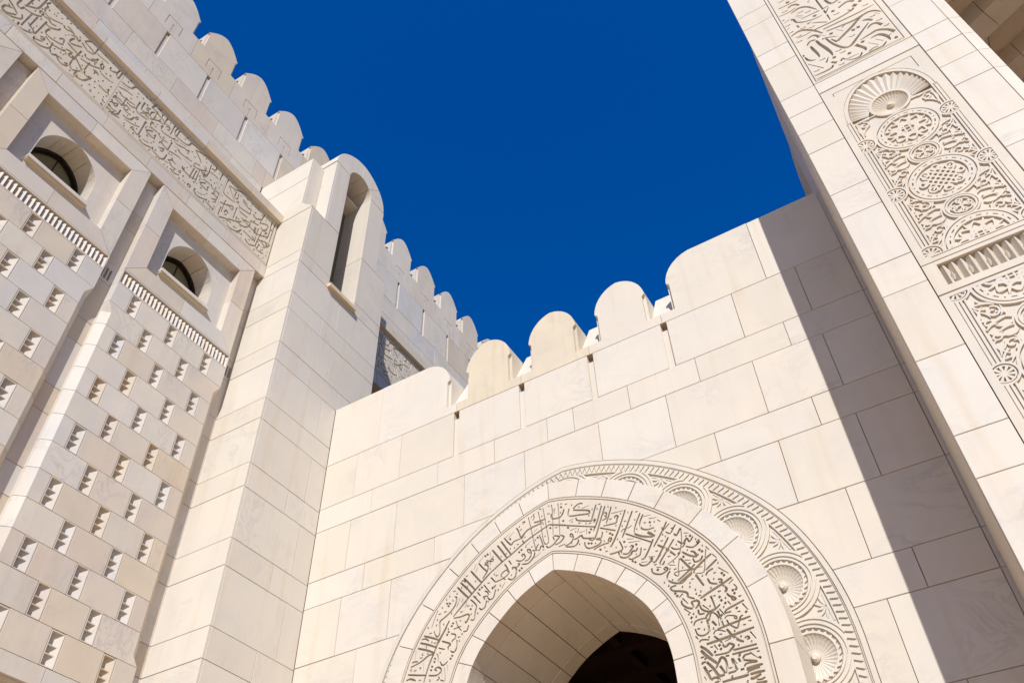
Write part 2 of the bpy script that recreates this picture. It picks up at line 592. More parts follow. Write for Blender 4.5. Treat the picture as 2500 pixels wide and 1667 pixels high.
# pen strokes measured on the two straight inscriptions: ([points], start width, end width, belly width)
CUTS_PORTAL = [
    ([(2.148,13.279),(2.22,13.241),(2.275,13.154)],0.006,0.033,0.033),
    ([(2.457,13.249),(2.39,13.373),(2.283,13.434),(2.061,13.405),(1.842,13.448),(1.631,13.499)],0.011,0.022,0.033),
    ([(2.435,13.561),(2.152,13.556),(1.814,13.583),(1.607,13.597)],0.007,0.024,0.026),
    ([(2.163,13.78),(2.118,13.722),(1.845,13.687),(1.499,13.715)],0.009,0.024,0.026),
    ([(2.239,13.428),(2.13,13.381),(1.971,13.255),(1.757,13.117),(1.683,13.068)],0.007,0.037,0.035),
    ([(1.678,13.054),(1.623,13.213)],0.028,0.011,0.022),
    ([(2.213,13.142),(2.057,12.997),(1.913,12.861),(1.8,12.766),(1.706,12.815),(1.61,13.056),(1.563,13.302)],0.011,0.02,0.033),
    ([(1.511,13.333),(1.576,13.316),(1.739,13.196)],0.037,0.004,0.018),
    ([(2.426,12.563),(2.368,12.697),(2.247,12.821),(2.147,12.816),(1.964,12.784)],0.042,0.011,0.033),
    ([(2.138,12.989),(2.224,13.05),(2.297,13.02),(2.345,12.905)],0.009,0.04,0.031),
    ([(2.306,12.4),(2.3,12.545),(2.22,12.692),(2.091,12.694)],0.011,0.009,0.037),
    ([(2.371,12.554),(2.317,12.525)],0.007,0.015,0.011),
    ([(2.249,12.42),(2.169,12.348),(2.047,12.342),(1.758,12.323),(1.43,12.324),(1.128,12.344)],0.009,0.009,0.037),
    ([(1.867,12.727),(1.917,12.615),(1.952,12.521),(1.945,12.448)],0.044,0.009,0.033),
    ([(1.972,12.382),(2.047,12.414),(2.123,12.401)],0.02,0.007,0.018),
    ([(1.885,12.451),(1.824,12.376),(1.73,12.389),(1.64,12.443)],0.018,0.006,0.02),
    ([(1.843,12.461),(1.723,12.469),(1.636,12.483),(1.608,12.55),(1.566,12.496)],0.006,0.024,0.015),
    ([(1.422,13.387),(1.445,13.225),(1.489,13.023),(1.513,12.846),(1.504,12.746)],0.022,0.013,0.037),
    ([(1.305,13.305),(1.32,13.156),(1.335,12.969),(1.331,12.881)],0.02,0.011,0.035),
    ([(1.266,13.369),(1.333,13.449),(1.406,13.425),(1.423,13.424)],0.013,0.013,0.026),
    ([(1.322,13.551),(1.407,13.582),(1.464,13.535),(1.489,13.437)],0.009,0.035,0.029),
    ([(1.113,13.862),(1.187,13.898),(1.282,13.909),(1.375,13.851),(1.49,13.685),(1.567,13.494)],0.011,0.015,0.035),
    ([(1.195,13.727),(1.316,13.707),(1.428,13.718)],0.007,0.011,0.015),
    ([(1.1,13.142),(1.157,13.124)],0.044,0.037,0.042),
    ([(1.149,13.08),(1.164,12.979),(1.211,12.9),(1.272,12.871)],0.013,0.007,0.026),
    ([(1.137,12.852),(1.303,12.539)],0.009,0.013,0.018),
    ([(1.439,12.599),(1.504,12.51)],0.022,0.037,0.035),
    ([(1.443,12.504),(1.4,12.444),(1.256,12.438),(1.102,12.459)],0.009,0.009,0.029),
    ([(1.45,12.777),(1.377,12.647)],0.004,0.022,0.013),
    ([(1.403,14.245),(1.555,14.229),(1.716,14.213)],0.007,0.026,0.018),
    ([(1.318,14.797),(1.393,14.826),(1.466,14.779),(1.501,14.701)],0.02,0.02,0.033),
    ([(1.115,14.683),(1.299,14.654),(1.432,14.688)],0.015,0.009,0.018),
    ([(1.316,14.578),(1.409,14.606),(1.495,14.609),(1.599,14.511),(1.698,14.278)],0.013,0.009,0.035),
    ([(1.261,14.374),(1.301,14.348),(1.321,14.217),(1.429,14.108),(1.592,14.037),(1.722,14.034)],0.042,0.007,0.022),
    ([(1.447,13.992),(1.527,14.0)],0.029,0.007,0.018),
    ([(1.513,13.954),(1.614,13.864),(1.715,13.752)],0.007,0.018,0.018),
    ([(1.181,14.935),(1.321,14.917),(1.517,14.895)],0.018,0.015,0.02),
    ([(1.235,15.141),(1.362,15.14)],0.015,0.015,0.018),
    ([(1.769,14.617),(1.773,14.346),(1.775,14.182)],0.018,0.02,0.02),
    ([(1.778,14.146),(1.777,14.02)],0.022,0.015,0.02),
    ([(1.781,13.973),(1.777,13.769)],0.018,0.011,0.015),
    ([(1.776,14.202),(1.879,14.212)],0.024,0.011,0.02),
    ([(1.865,14.166),(1.781,14.036)],0.009,0.015,0.013),
    ([(1.878,14.454),(1.931,14.234),(2.059,14.243)],0.022,0.018,0.031),
    ([(1.981,13.987),(2.063,14.023),(2.155,14.034),(2.235,13.953)],0.029,0.033,0.031),
    ([(2.178,13.856),(2.225,13.785)],0.044,0.044,0.046),
    ([(2.071,13.792),(2.121,13.729),(2.153,13.75)],0.011,0.022,0.018),
    ([(1.766,13.399),(1.84,13.273)],0.007,0.009,0.009),
    ([(1.848,13.371),(1.938,13.423),(2.012,13.384)],0.013,0.004,0.013),
    ([(2.032,12.616),(2.134,12.434)],0.007,0.009,0.011),
    ([(2.145,12.613),(2.22,12.475)],0.007,0.009,0.009),
    ([(1.376,14.45),(1.463,14.295)],0.006,0.006,0.008),
    ([(1.355,14.41),(1.425,14.292)],0.006,0.006,0.008),
    ([(1.295,14.122),(1.314,14.026)],0.015,0.022,0.022),
    ([(2.363,13.316),(2.416,13.226)],0.006,0.006,0.008),
    ([(1.509,13.506),(1.585,13.375)],0.006,0.006,0.008),
    ([(2.026,14.134),(2.066,14.148)],0.022,0.013,0.02),
    ([(1.86,13.995),(1.911,13.965)],0.037,0.037,0.037),
    ([(1.586,14.142),(1.639,14.111)],0.037,0.037,0.037),
    ([(1.644,13.379),(1.694,13.351)],0.037,0.037,0.037),
    ([(1.943,13.164),(1.992,13.138)],0.037,0.037,0.037),
    ([(2.026,13.173),(2.075,13.146)],0.037,0.037,0.037),
    ([(1.953,12.725),(2.001,12.7)],0.037,0.037,0.037),
    ([(2.365,12.408),(2.411,12.385)],0.037,0.037,0.037),
    ([(1.703,12.602),(1.752,12.577)],0.037,0.037,0.037),
    ([(1.489,12.693),(1.538,12.668)],0.037,0.037,0.037),
    ([(2.278,13.88),(2.328,13.851)],0.037,0.037,0.037),
    ([(1.339,15.013),(1.395,14.978)],0.037,0.037,0.037),
    ([(1.854,13.866),(1.895,13.836),(1.95,13.843)],0.003,0.022,0.015),
    ([(1.855,13.027),(1.895,13.0),(1.947,13.007)],0.003,0.022,0.015),
    ([(1.431,13.861),(1.473,13.83),(1.53,13.837)],0.003,0.022,0.015),
    ([(1.306,13.968),(1.349,13.937),(1.406,13.944)],0.003,0.022,0.015),
    ([(1.112,14.281),(1.157,14.249),(1.215,14.256)],0.003,0.022,0.015),
    ([(1.182,13.786),(1.226,13.755),(1.282,13.763)],0.003,0.022,0.015),
    ([(2.345,12.851),(2.383,12.825),(2.434,12.833)],0.003,0.022,0.015),
    ([(2.31,13.087),(2.348,13.061),(2.4,13.068)],0.003,0.022,0.015),
    ([(1.609,12.724),(1.649,12.698),(1.702,12.706)],0.003,0.022,0.015),
    ([(1.303,12.805),(1.344,12.778),(1.397,12.786)],0.003,0.022,0.015),
    ([(1.502,12.427),(1.541,12.402),(1.593,12.41)],0.003,0.022,0.015),
    ([(1.143,12.578),(1.184,12.553),(1.237,12.56)],0.003,0.022,0.015),
    ([(1.195,14.776),(1.241,14.742),(1.3,14.748)],0.003,0.022,0.015),
    ([(1.405,14.495),(1.449,14.462),(1.507,14.468)],0.003,0.022,0.015),
    ([(1.071,14.522),(1.117,14.489),(1.176,14.496)],0.003,0.022,0.015),
    ([(1.1,14.024),(1.144,13.993),(1.201,14.0)],0.003,0.022,0.015),
    ([(1.147,13.626),(1.191,13.596),(1.247,13.603)],0.003,0.022,0.015),
    ([(1.505,14.382),(1.548,14.35),(1.606,14.356)],0.003,0.022,0.015),
    ([(2.265,13.28),(2.304,13.253),(2.356,13.26)],0.003,0.022,0.015),
    ([(2.279,13.69),(2.319,13.661),(2.373,13.668)],0.003,0.022,0.015),
    ([(1.572,12.822),(1.612,12.795),(1.665,12.803)],0.003,0.022,0.015)]
CUTS_BAND = [
    ([(3.606,16.337),(3.632,16.412),(3.702,16.41),(3.766,16.388)],0.023,0.023,0.031),
    ([(3.605,16.303),(3.709,16.246),(3.819,16.284)],0.026,0.026,0.031),
    ([(3.674,16.085),(3.78,16.095),(3.861,16.173),(3.889,16.323)],0.026,0.02,0.034),
    ([(3.889,16.303),(3.95,16.308),(3.981,16.376),(3.954,16.412),(3.917,16.323)],0.02,0.02,0.02),
    ([(3.85,16.887),(3.842,16.716),(3.856,16.581),(3.896,16.531),(3.967,16.53),(4.081,16.571),(4.151,16.577)],0.031,0.023,0.031),
    ([(3.618,16.522),(3.731,16.52),(3.829,16.596)],0.029,0.023,0.031),
    ([(3.938,17.002),(3.935,16.815),(3.957,16.714),(4.05,16.735),(4.104,16.828)],0.031,0.026,0.034),
    ([(4.024,16.886),(4.059,16.951),(4.088,16.893),(4.048,16.843),(4.022,16.872)],0.02,0.02,0.023),
    ([(3.963,16.58),(4.016,16.671),(4.098,16.684),(4.172,16.64)],0.026,0.023,0.031),
    ([(4.113,17.046),(4.19,17.322),(4.299,17.195),(4.31,17.322)],0.029,0.023,0.031),
    ([(4.135,17.068),(4.242,17.061),(4.427,17.002)],0.026,0.02,0.029),
    ([(4.256,17.105),(4.269,16.943),(4.248,16.754),(4.194,16.74),(4.153,16.813),(4.158,16.922),(4.218,17.002)],0.026,0.02,0.029),
    ([(4.382,17.173),(4.422,16.994)],0.029,0.023,0.026),
    ([(4.146,16.513),(4.135,15.941)],0.037,0.029,0.034),
    ([(4.135,15.941),(4.079,15.923),(4.036,15.945),(3.976,15.94),(3.92,15.942)],0.029,0.02,0.026),
    ([(3.925,15.929),(3.959,16.021),(4.003,15.98),(3.967,15.927)],0.017,0.017,0.02),
    ([(4.259,16.682),(4.256,16.547),(4.316,16.482),(4.423,16.508),(4.463,16.479)],0.029,0.023,0.031),
    ([(4.257,16.769),(4.381,16.877),(4.439,16.884),(4.509,16.898)],0.026,0.02,0.026),
    ([(4.516,17.226),(4.499,16.883)],0.031,0.023,0.029),
    ([(4.644,17.031),(4.498,16.972),(4.442,17.046)],0.02,0.017,0.02),
    ([(4.731,17.227),(4.724,16.801)],0.026,0.02,0.023),
    ([(4.879,17.205),(4.865,16.926),(4.824,16.956),(4.793,17.046),(4.814,17.213)],0.029,0.02,0.029),
    ([(4.865,16.926),(4.999,16.941),(5.114,16.97),(5.202,17.038),(5.228,17.153),(5.325,17.2),(5.405,17.2)],0.023,0.023,0.031),
    ([(4.465,16.767),(4.494,16.854),(4.501,16.708),(4.601,16.678),(4.813,16.764),(4.849,16.837)],0.02,0.02,0.029),
    ([(4.549,16.913),(4.609,16.957),(4.655,16.979),(4.65,16.883),(4.6,16.853)],0.02,0.017,0.026),
    ([(4.497,16.55),(4.522,16.478),(4.602,16.462),(4.752,16.503)],0.023,0.02,0.029),
    ([(4.833,16.639),(4.817,16.315),(4.772,16.316),(4.712,16.318),(4.603,16.334),(4.598,16.264)],0.029,0.02,0.029),
    ([(4.181,15.987),(4.174,15.893),(4.251,15.836),(4.355,15.859),(4.517,15.961)],0.026,0.023,0.034),
    ([(4.517,16.003),(4.537,15.906),(4.644,15.889),(4.732,15.885),(4.816,15.937),(4.846,16.061),(4.841,16.159)],0.026,0.023,0.034),
    ([(4.223,16.26),(4.28,16.342),(4.366,16.424)],0.026,0.023,0.029),
    ([(4.243,16.245),(4.456,16.254),(4.444,16.409)],0.026,0.023,0.031),
    ([(4.609,16.152),(4.663,16.164),(4.737,16.246),(4.732,16.134),(4.673,16.094)],0.023,0.02,0.026),
    ([(4.854,16.822),(4.905,16.719),(5.002,16.747),(5.133,16.82),(5.222,16.835),(5.28,16.849)],0.023,0.02,0.031),
    ([(4.847,16.315),(4.938,16.355),(5.086,16.41),(5.168,16.394)],0.023,0.02,0.029),
    ([(5.017,16.614),(5.093,16.569),(5.239,16.597),(5.423,16.653)],0.026,0.02,0.031),
    ([(5.381,17.077),(5.529,17.17),(5.745,17.265),(5.968,17.298)],0.029,0.026,0.031),
    ([(5.397,17.077),(5.617,16.893),(5.613,16.756),(5.483,16.712)],0.023,0.017,0.029),
    ([(5.528,16.526),(5.508,16.112)],0.031,0.026,0.029),
    ([(5.6,16.525),(5.588,16.152)],0.029,0.023,0.026),
    ([(5.668,16.658),(5.674,16.222),(5.728,16.151)],0.023,0.02,0.026),
    ([(4.915,16.031),(4.997,16.141),(5.108,16.123)],0.026,0.02,0.029),
    ([(4.96,16.029),(5.055,15.97),(5.177,16.008)],0.026,0.02,0.029),
    ([(5.039,15.888),(5.129,15.843),(5.282,15.921)],0.026,0.02,0.031),
    ([(5.222,16.007),(5.272,16.083),(5.281,16.012),(5.24,15.978)],0.02,0.017,0.02),
    ([(5.258,16.262),(5.298,16.189),(5.395,16.172),(5.531,16.183),(5.665,16.252)],0.026,0.02,0.034),
    ([(5.711,16.65),(5.783,16.574),(5.857,16.648),(5.888,16.861),(5.872,17.124)],0.023,0.023,0.031),
    ([(5.724,16.862),(5.79,16.884),(5.79,16.808),(5.738,16.793)],0.02,0.017,0.02),
    ([(5.871,16.861),(6.039,16.906),(6.155,16.906)],0.023,0.02,0.029),
    ([(5.999,17.25),(6.026,17.109),(5.905,17.015)],0.026,0.023,0.029),
    ([(6.216,17.204),(6.206,16.905)],0.031,0.026,0.029),
    ([(5.469,16.564),(5.652,16.636),(5.837,16.815)],0.023,0.02,0.031),
    ([(4.826,15.992),(4.86,15.936),(4.94,15.961)],0.023,0.02,0.026),
    ([(5.195,16.797),(5.252,16.887),(5.276,16.789),(5.221,16.745)],0.02,0.02,0.023),
    ([(3.733,16.002),(3.925,16.077),(4.079,16.188)],0.011,0.017,0.023),
    ([(4.983,16.851),(5.166,16.91)],0.01,0.01,0.013),
    ([(4.899,16.602),(5.06,16.621)],0.01,0.01,0.013),
    ([(5.226,16.494),(5.407,16.513)],0.01,0.01,0.013),
    ([(4.235,15.938),(4.391,15.993)],0.011,0.02,0.02),
    ([(4.187,16.4),(4.321,16.468)],0.011,0.011,0.014),
    ([(4.107,16.77),(4.143,16.767)],0.026,0.026,0.029),
    ([(4.078,16.973),(4.114,16.97)],0.026,0.026,0.029),
    ([(3.746,16.177),(3.781,16.173)],0.026,0.026,0.029),
    ([(3.951,16.184),(3.986,16.181)],0.026,0.026,0.029),
    ([(4.03,16.066),(4.065,16.063)],0.026,0.026,0.029),
    ([(4.062,16.656),(4.098,16.653)],0.026,0.026,0.029),
    ([(4.476,16.898),(4.513,16.895)],0.026,0.026,0.029),
    ([(4.35,16.624),(4.387,16.62)],0.026,0.026,0.029),
    ([(4.358,16.724),(4.395,16.721)],0.026,0.026,0.029),
    ([(4.459,16.156),(4.495,16.152)],0.026,0.026,0.029),
    ([(4.421,16.061),(4.457,16.057)],0.026,0.026,0.029),
    ([(4.651,15.82),(4.687,15.816)],0.026,0.026,0.029),
    ([(4.719,15.831),(4.756,15.827)],0.026,0.026,0.029),
    ([(4.867,15.825),(4.903,15.821)],0.026,0.026,0.029),
    ([(4.951,15.836),(4.988,15.832)],0.026,0.026,0.029),
    ([(5.385,15.875),(5.423,15.871)],0.026,0.026,0.029),
    ([(5.446,15.873),(5.484,15.868)],0.026,0.026,0.029),
    ([(5.311,16.94),(5.35,16.936)],0.026,0.026,0.029),
    ([(5.415,16.863),(5.454,16.86)],0.026,0.026,0.029),
    ([(5.268,16.641),(5.306,16.637)],0.026,0.026,0.029),
    ([(5.05,17.107),(5.089,17.104)],0.026,0.026,0.029),
    ([(4.919,16.27),(4.956,16.266)],0.026,0.026,0.029),
    ([(4.854,16.243),(4.891,16.24)],0.026,0.026,0.029),
    ([(5.985,17.015),(6.026,17.012)],0.026,0.026,0.029),
    ([(6.111,17.093),(6.153,17.09)],0.026,0.026,0.029),
    ([(4.408,16.339),(4.444,16.335)],0.026,0.026,0.029),
    ([(4.784,16.661),(4.822,16.658)],0.026,0.026,0.029),
    ([(5.591,17.17),(5.631,17.167)],0.026,0.026,0.029),
    ([(5.682,17.139),(5.722,17.136)],0.026,0.026,0.029),
    ([(3.706,16.363),(3.69,16.317),(3.703,16.298),(3.725,16.322)],0.009,0.007,0.017),
    ([(3.836,16.464),(3.82,16.417),(3.833,16.398),(3.854,16.422)],0.009,0.007,0.017),
    ([(4.205,16.749),(4.188,16.7),(4.201,16.68),(4.224,16.706)],0.009,0.007,0.017),
    ([(4.3,16.69),(4.282,16.642),(4.295,16.622),(4.318,16.647)],0.009,0.007,0.017),
    ([(4.208,16.38),(4.191,16.333),(4.204,16.313),(4.227,16.337)],0.009,0.007,0.017),
    ([(4.395,16.966),(4.376,16.916),(4.39,16.896),(4.413,16.922)],0.009,0.007,0.017),
    ([(4.928,16.875),(4.908,16.825),(4.922,16.804),(4.946,16.831)],0.009,0.007,0.017),
    ([(4.633,16.585),(4.614,16.536),(4.628,16.516),(4.651,16.542)],0.009,0.007,0.017),
    ([(4.477,15.876),(4.459,15.83),(4.472,15.811),(4.494,15.834)],0.009,0.007,0.017),
    ([(5.506,16.691),(5.484,16.641),(5.498,16.62),(5.524,16.646)],0.009,0.007,0.017),
    ([(4.597,16.022),(4.578,15.976),(4.591,15.956),(4.614,15.98)],0.009,0.007,0.017),
    ([(5.311,15.879),(5.291,15.832),(5.303,15.812),(5.328,15.836)],0.009,0.007,0.017),
    ([(5.328,16.283),(5.307,16.235),(5.32,16.214),(5.345,16.239)],0.009,0.007,0.017),
    ([(5.791,16.703),(5.768,16.652),(5.781,16.631),(5.808,16.658)],0.009,0.007,0.017),
    ([(5.133,15.962),(5.113,15.915),(5.125,15.896),(5.15,15.92)],0.009,0.007,0.017),
    ([(4.857,16.995),(4.837,16.944),(4.85,16.923),(4.875,16.95)],0.009,0.007,0.017),
    ([(4.997,16.536),(4.977,16.487),(4.991,16.466),(5.015,16.492)],0.009,0.007,0.017),
    ([(4.634,16.435),(4.615,16.387),(4.628,16.366),(4.652,16.391)],0.009,0.007,0.017),
    ([(4.994,16.234),(4.975,16.186),(4.988,16.166),(5.012,16.191)],0.009,0.007,0.017),
    ([(5.449,16.529),(5.427,16.479),(5.44,16.458),(5.466,16.484)],0.009,0.007,0.017),
    ([(5.115,17.254),(5.094,17.202),(5.108,17.18),(5.133,17.208)],0.009,0.007,0.017),
    ([(4.035,15.893),(4.019,15.848),(4.031,15.829),(4.053,15.852)],0.009,0.007,0.017),
    ([(4.012,17.04),(3.995,16.991),(4.009,16.97),(4.031,16.996)],0.009,0.007,0.017),
    ([(4.304,16.197),(4.286,16.15),(4.299,16.13),(4.322,16.155)],0.009,0.007,0.017),
    ([(5.653,16.166),(5.631,16.118),(5.644,16.097),(5.67,16.123)],0.009,0.007,0.017),
    ([(5.729,16.494),(5.707,16.444),(5.72,16.423),(5.746,16.45)],0.009,0.007,0.017),
    ([(0.936,15.843),(0.947,15.988),(1.062,16.079)],0.025,0.022,0.031),
    ([(0.936,15.843),(1.045,15.859),(1.172,16.011)],0.025,0.022,0.031),
    ([(0.928,16.201),(1.058,16.132),(1.178,16.043)],0.025,0.022,0.031),
    ([(0.95,15.79),(1.124,15.855),(1.279,16.039),(1.23,16.148)],0.025,0.022,0.031),
    ([(1.072,16.501),(1.07,16.283),(1.156,16.269),(1.183,16.389)],0.025,0.022,0.031),
    ([(1.211,16.791),(1.189,16.421)],0.025,0.022,0.031),
    ([(1.378,17.138),(1.367,16.721),(1.312,16.608),(1.164,16.433)],0.025,0.022,0.031),
    ([(1.198,16.355),(1.371,16.428),(1.495,16.571)],0.025,0.022,0.031),
    ([(1.441,16.72),(1.418,16.652),(1.464,16.595),(1.493,16.673),(1.457,16.708)],0.025,0.022,0.031),
    ([(1.349,16.407),(1.336,15.867)],0.025,0.022,0.031),
    ([(1.45,16.46),(1.443,16.033)],0.025,0.022,0.031),
    ([(1.612,16.569),(1.591,15.974)],0.025,0.022,0.031),
    ([(1.286,15.911),(1.294,15.785),(1.416,15.821),(1.532,15.923),(1.556,16.008),(1.393,16.1)],0.025,0.022,0.031),
    ([(1.459,17.15),(1.417,16.997),(1.47,16.973),(1.46,16.823),(1.58,16.718),(1.848,16.902)],0.025,0.022,0.031),
    ([(1.87,16.902),(1.934,16.854),(2.038,16.924),(2.128,16.924)],0.025,0.022,0.031),
    ([(2.128,16.924),(2.018,16.972),(1.929,16.972)],0.025,0.022,0.031),
    ([(2.077,16.83),(2.173,16.924),(2.225,16.852),(2.26,16.959)],0.025,0.022,0.031),
    ([(1.615,16.49),(1.733,16.511),(1.859,16.669),(1.846,16.727)],0.025,0.022,0.031),
    ([(1.513,16.628),(1.621,16.672),(1.684,16.625),(1.784,16.693)],0.025,0.022,0.031),
    ([(1.731,16.465),(1.705,16.331),(1.744,16.242),(1.917,16.281),(2.064,16.39),(2.018,16.551),(1.957,16.438)],0.025,0.022,0.031),
    ([(1.751,16.175),(1.898,16.126)],0.025,0.022,0.031),
    ([(1.615,15.919),(1.642,15.812),(1.778,15.827),(1.923,15.972),(1.912,16.192)],0.025,0.022,0.031),
    ([(1.623,15.855),(1.775,15.978)],0.025,0.022,0.031),
    ([(1.683,16.046),(1.759,16.109),(1.755,16.022),(1.702,16.002)],0.025,0.022,0.031),
    ([(2.162,16.841),(2.12,16.7),(2.166,16.618),(2.358,16.804)],0.025,0.022,0.031),
    ([(2.309,16.923),(2.475,16.85),(2.608,16.922)],0.025,0.022,0.031),
    ([(2.333,17.031),(2.43,17.19),(2.523,17.191)],0.025,0.022,0.031),
    ([(2.338,17.019),(2.509,16.995),(2.621,16.946)],0.025,0.022,0.031),
    ([(2.106,16.549),(2.249,16.524),(2.428,16.521)],0.025,0.022,0.031),
    ([(2.39,16.697),(2.358,16.156),(2.393,16.021),(2.468,15.996),(2.581,16.149)],0.025,0.022,0.031),
    ([(1.944,15.971),(2.003,15.882),(2.094,15.966),(2.205,16.005)],0.025,0.022,0.031),
    ([(2.063,15.989),(2.197,15.874),(2.32,15.935),(2.327,16.023),(2.267,15.959)],0.025,0.022,0.031),
    ([(1.92,16.126),(2.11,16.231),(2.163,16.308)],0.025,0.022,0.031),
    ([(2.149,16.343),(2.275,16.408),(2.244,16.272),(2.328,16.281),(2.316,16.362)],0.025,0.022,0.031),
    ([(2.383,16.36),(2.575,16.218),(2.654,16.079)],0.025,0.022,0.031),
    ([(2.634,16.599),(2.624,16.262)],0.025,0.022,0.031),
    ([(2.471,16.719),(2.539,16.636),(2.749,16.8)],0.025,0.022,0.031),
    ([(2.616,16.73),(2.72,16.873),(2.701,16.921)],0.025,0.022,0.031),
    ([(2.448,16.474),(2.683,16.563),(2.886,16.751)],0.025,0.022,0.031),
    ([(2.538,16.038),(2.528,15.905),(2.701,15.965),(2.771,16.121),(2.806,16.257),(2.743,16.19)],0.025,0.022,0.031),
    ([(2.646,16.262),(2.684,16.169),(2.825,16.211)],0.025,0.022,0.031),
    ([(2.748,16.515),(2.897,16.488)],0.025,0.022,0.031),
    ([(2.897,16.488),(2.808,16.537),(2.819,16.396)],0.025,0.022,0.031),
    ([(2.612,17.203),(2.611,16.97)],0.025,0.022,0.031),
    ([(2.639,17.019),(2.927,17.068)],0.025,0.022,0.031),
    ([(2.842,16.921),(2.82,16.8),(2.9,16.775),(2.875,16.896)],0.025,0.022,0.031),
    ([(2.872,16.727),(2.919,16.607),(3.143,16.637)],0.025,0.022,0.031),
    ([(3.008,17.043),(3.023,16.945),(3.177,17.043),(3.09,17.019)],0.025,0.022,0.031),
    ([(2.374,15.758),(2.556,15.837)],0.025,0.022,0.031),
    ([(0.969,16.078),(0.995,16.086)],0.026,0.026,0.029),
    ([(0.995,16.151),(1.021,16.16)],0.026,0.026,0.029),
    ([(1.617,16.944),(1.646,16.955)],0.026,0.026,0.029),
    ([(1.66,16.944),(1.689,16.954)],0.026,0.026,0.029),
    ([(1.648,17.05),(1.677,17.061)],0.026,0.026,0.029),
    ([(2.213,17.002),(2.244,17.013)],0.026,0.026,0.029),
    ([(2.105,16.126),(2.135,16.135)],0.026,0.026,0.029),
    ([(2.161,16.146),(2.19,16.155)],0.026,0.026,0.029),
    ([(1.988,16.685),(2.018,16.695)],0.026,0.026,0.029),
    ([(2.027,16.778),(2.056,16.788)],0.026,0.026,0.029),
    ([(2.071,16.283),(2.1,16.293)],0.026,0.026,0.029),
    ([(2.793,16.94),(2.825,16.951)],0.026,0.026,0.029),
    ([(2.982,17.187),(3.015,17.199)],0.026,0.026,0.029),
    ([(2.535,16.328),(2.565,16.338)],0.026,0.026,0.029),
    ([(2.486,16.125),(2.516,16.134)],0.026,0.026,0.029),
    ([(1.873,16.345),(1.902,16.354)],0.026,0.026,0.029),
    ([(0.994,16.066),(1.02,16.074)],0.026,0.026,0.029),
    ([(1.517,16.199),(1.545,16.208)],0.026,0.026,0.029),
    ([(1.503,16.091),(1.531,16.1)],0.026,0.026,0.029),
    ([(1.246,16.698),(1.236,16.658),(1.247,16.641),(1.261,16.659)],0.008,0.008,0.017),
    ([(1.288,16.938),(1.277,16.896),(1.288,16.88),(1.303,16.898)],0.008,0.008,0.017),
    ([(1.202,15.844),(1.193,15.807),(1.203,15.792),(1.217,15.808)],0.008,0.008,0.017),
    ([(1.52,16.525),(1.51,16.484),(1.521,16.468),(1.535,16.486)],0.008,0.008,0.017),
    ([(1.359,16.584),(1.348,16.543),(1.359,16.527),(1.374,16.545)],0.008,0.008,0.017),
    ([(1.428,16.81),(1.417,16.769),(1.428,16.752),(1.443,16.771)],0.008,0.008,0.017),
    ([(1.528,16.948),(1.517,16.907),(1.529,16.89),(1.544,16.909)],0.008,0.008,0.017),
    ([(1.668,16.209),(1.657,16.17),(1.668,16.154),(1.683,16.171)],0.008,0.008,0.017),
    ([(1.858,16.06),(1.846,16.022),(1.857,16.005),(1.872,16.023)],0.008,0.008,0.017),
    ([(1.587,17.244),(1.576,17.201),(1.587,17.184),(1.602,17.203)],0.008,0.008,0.017),
    ([(1.85,17.198),(1.839,17.154),(1.85,17.137),(1.866,17.157)],0.008,0.008,0.017),
    ([(2.088,17.223),(2.075,17.18),(2.087,17.162),(2.103,17.182)],0.008,0.008,0.017),
    ([(1.493,15.976),(1.482,15.938),(1.493,15.923),(1.507,15.939)],0.008,0.008,0.017),
    ([(2.005,16.11),(1.993,16.071),(2.004,16.055),(2.019,16.072)],0.008,0.008,0.017),
    ([(2.199,16.261),(2.187,16.221),(2.197,16.204),(2.213,16.222)],0.008,0.008,0.017),
    ([(2.463,16.612),(2.45,16.57),(2.461,16.553),(2.478,16.572)],0.008,0.008,0.017),
    ([(2.431,15.94),(2.418,15.901),(2.429,15.885),(2.445,15.902)],0.008,0.008,0.017),
    ([(2.585,15.99),(2.572,15.951),(2.582,15.934),(2.599,15.952)],0.008,0.008,0.017),
    ([(2.8,17.253),(2.785,17.208),(2.796,17.19),(2.814,17.21)],0.008,0.008,0.017),
    ([(1.955,17.162),(1.943,17.119),(1.954,17.102),(1.97,17.121)],0.008,0.008,0.017),
    ([(2.726,16.727),(2.712,16.684),(2.723,16.667),(2.74,16.686)],0.008,0.008,0.017),
    ([(6.403,17.219),(6.375,16.765),(6.426,16.643),(6.585,16.655),(6.757,16.68)],0.025,0.022,0.031),
    ([(6.472,17.038),(6.757,16.68)],0.025,0.022,0.031),
    ([(6.472,17.038),(6.689,17.122),(6.949,17.293),(7.176,17.266)],0.025,0.022,0.031),
    ([(6.301,16.525),(6.307,16.133)],0.025,0.022,0.031),
    ([(6.464,16.18),(6.464,15.897),(6.509,15.845),(6.672,15.967),(6.841,15.987)],0.025,0.022,0.031),
    ([(6.289,16.005),(6.362,15.951),(6.393,16.13)],0.025,0.022,0.031),
    ([(6.515,16.495),(6.511,16.023)],0.025,0.022,0.031),
    ([(6.403,16.286),(6.576,16.387),(6.744,16.518),(6.754,16.384),(6.59,16.44)],0.025,0.022,0.031),
    ([(6.575,16.099),(6.623,16.228),(6.684,16.122),(6.591,16.047)],0.025,0.022,0.031),
    ([(6.852,16.611),(6.846,16.17)],0.025,0.022,0.031),
    ([(6.715,16.017),(6.935,16.168),(7.074,16.31)],0.025,0.022,0.031),
    ([(6.702,15.966),(6.806,15.808),(7.042,15.903),(7.139,16.083)],0.025,0.022,0.031),
    ([(6.83,16.844),(6.9,16.706),(7.13,16.759),(7.238,16.813),(7.223,16.982)],0.025,0.022,0.031),
    ([(6.928,17.038),(7.09,17.01)],0.025,0.022,0.031),
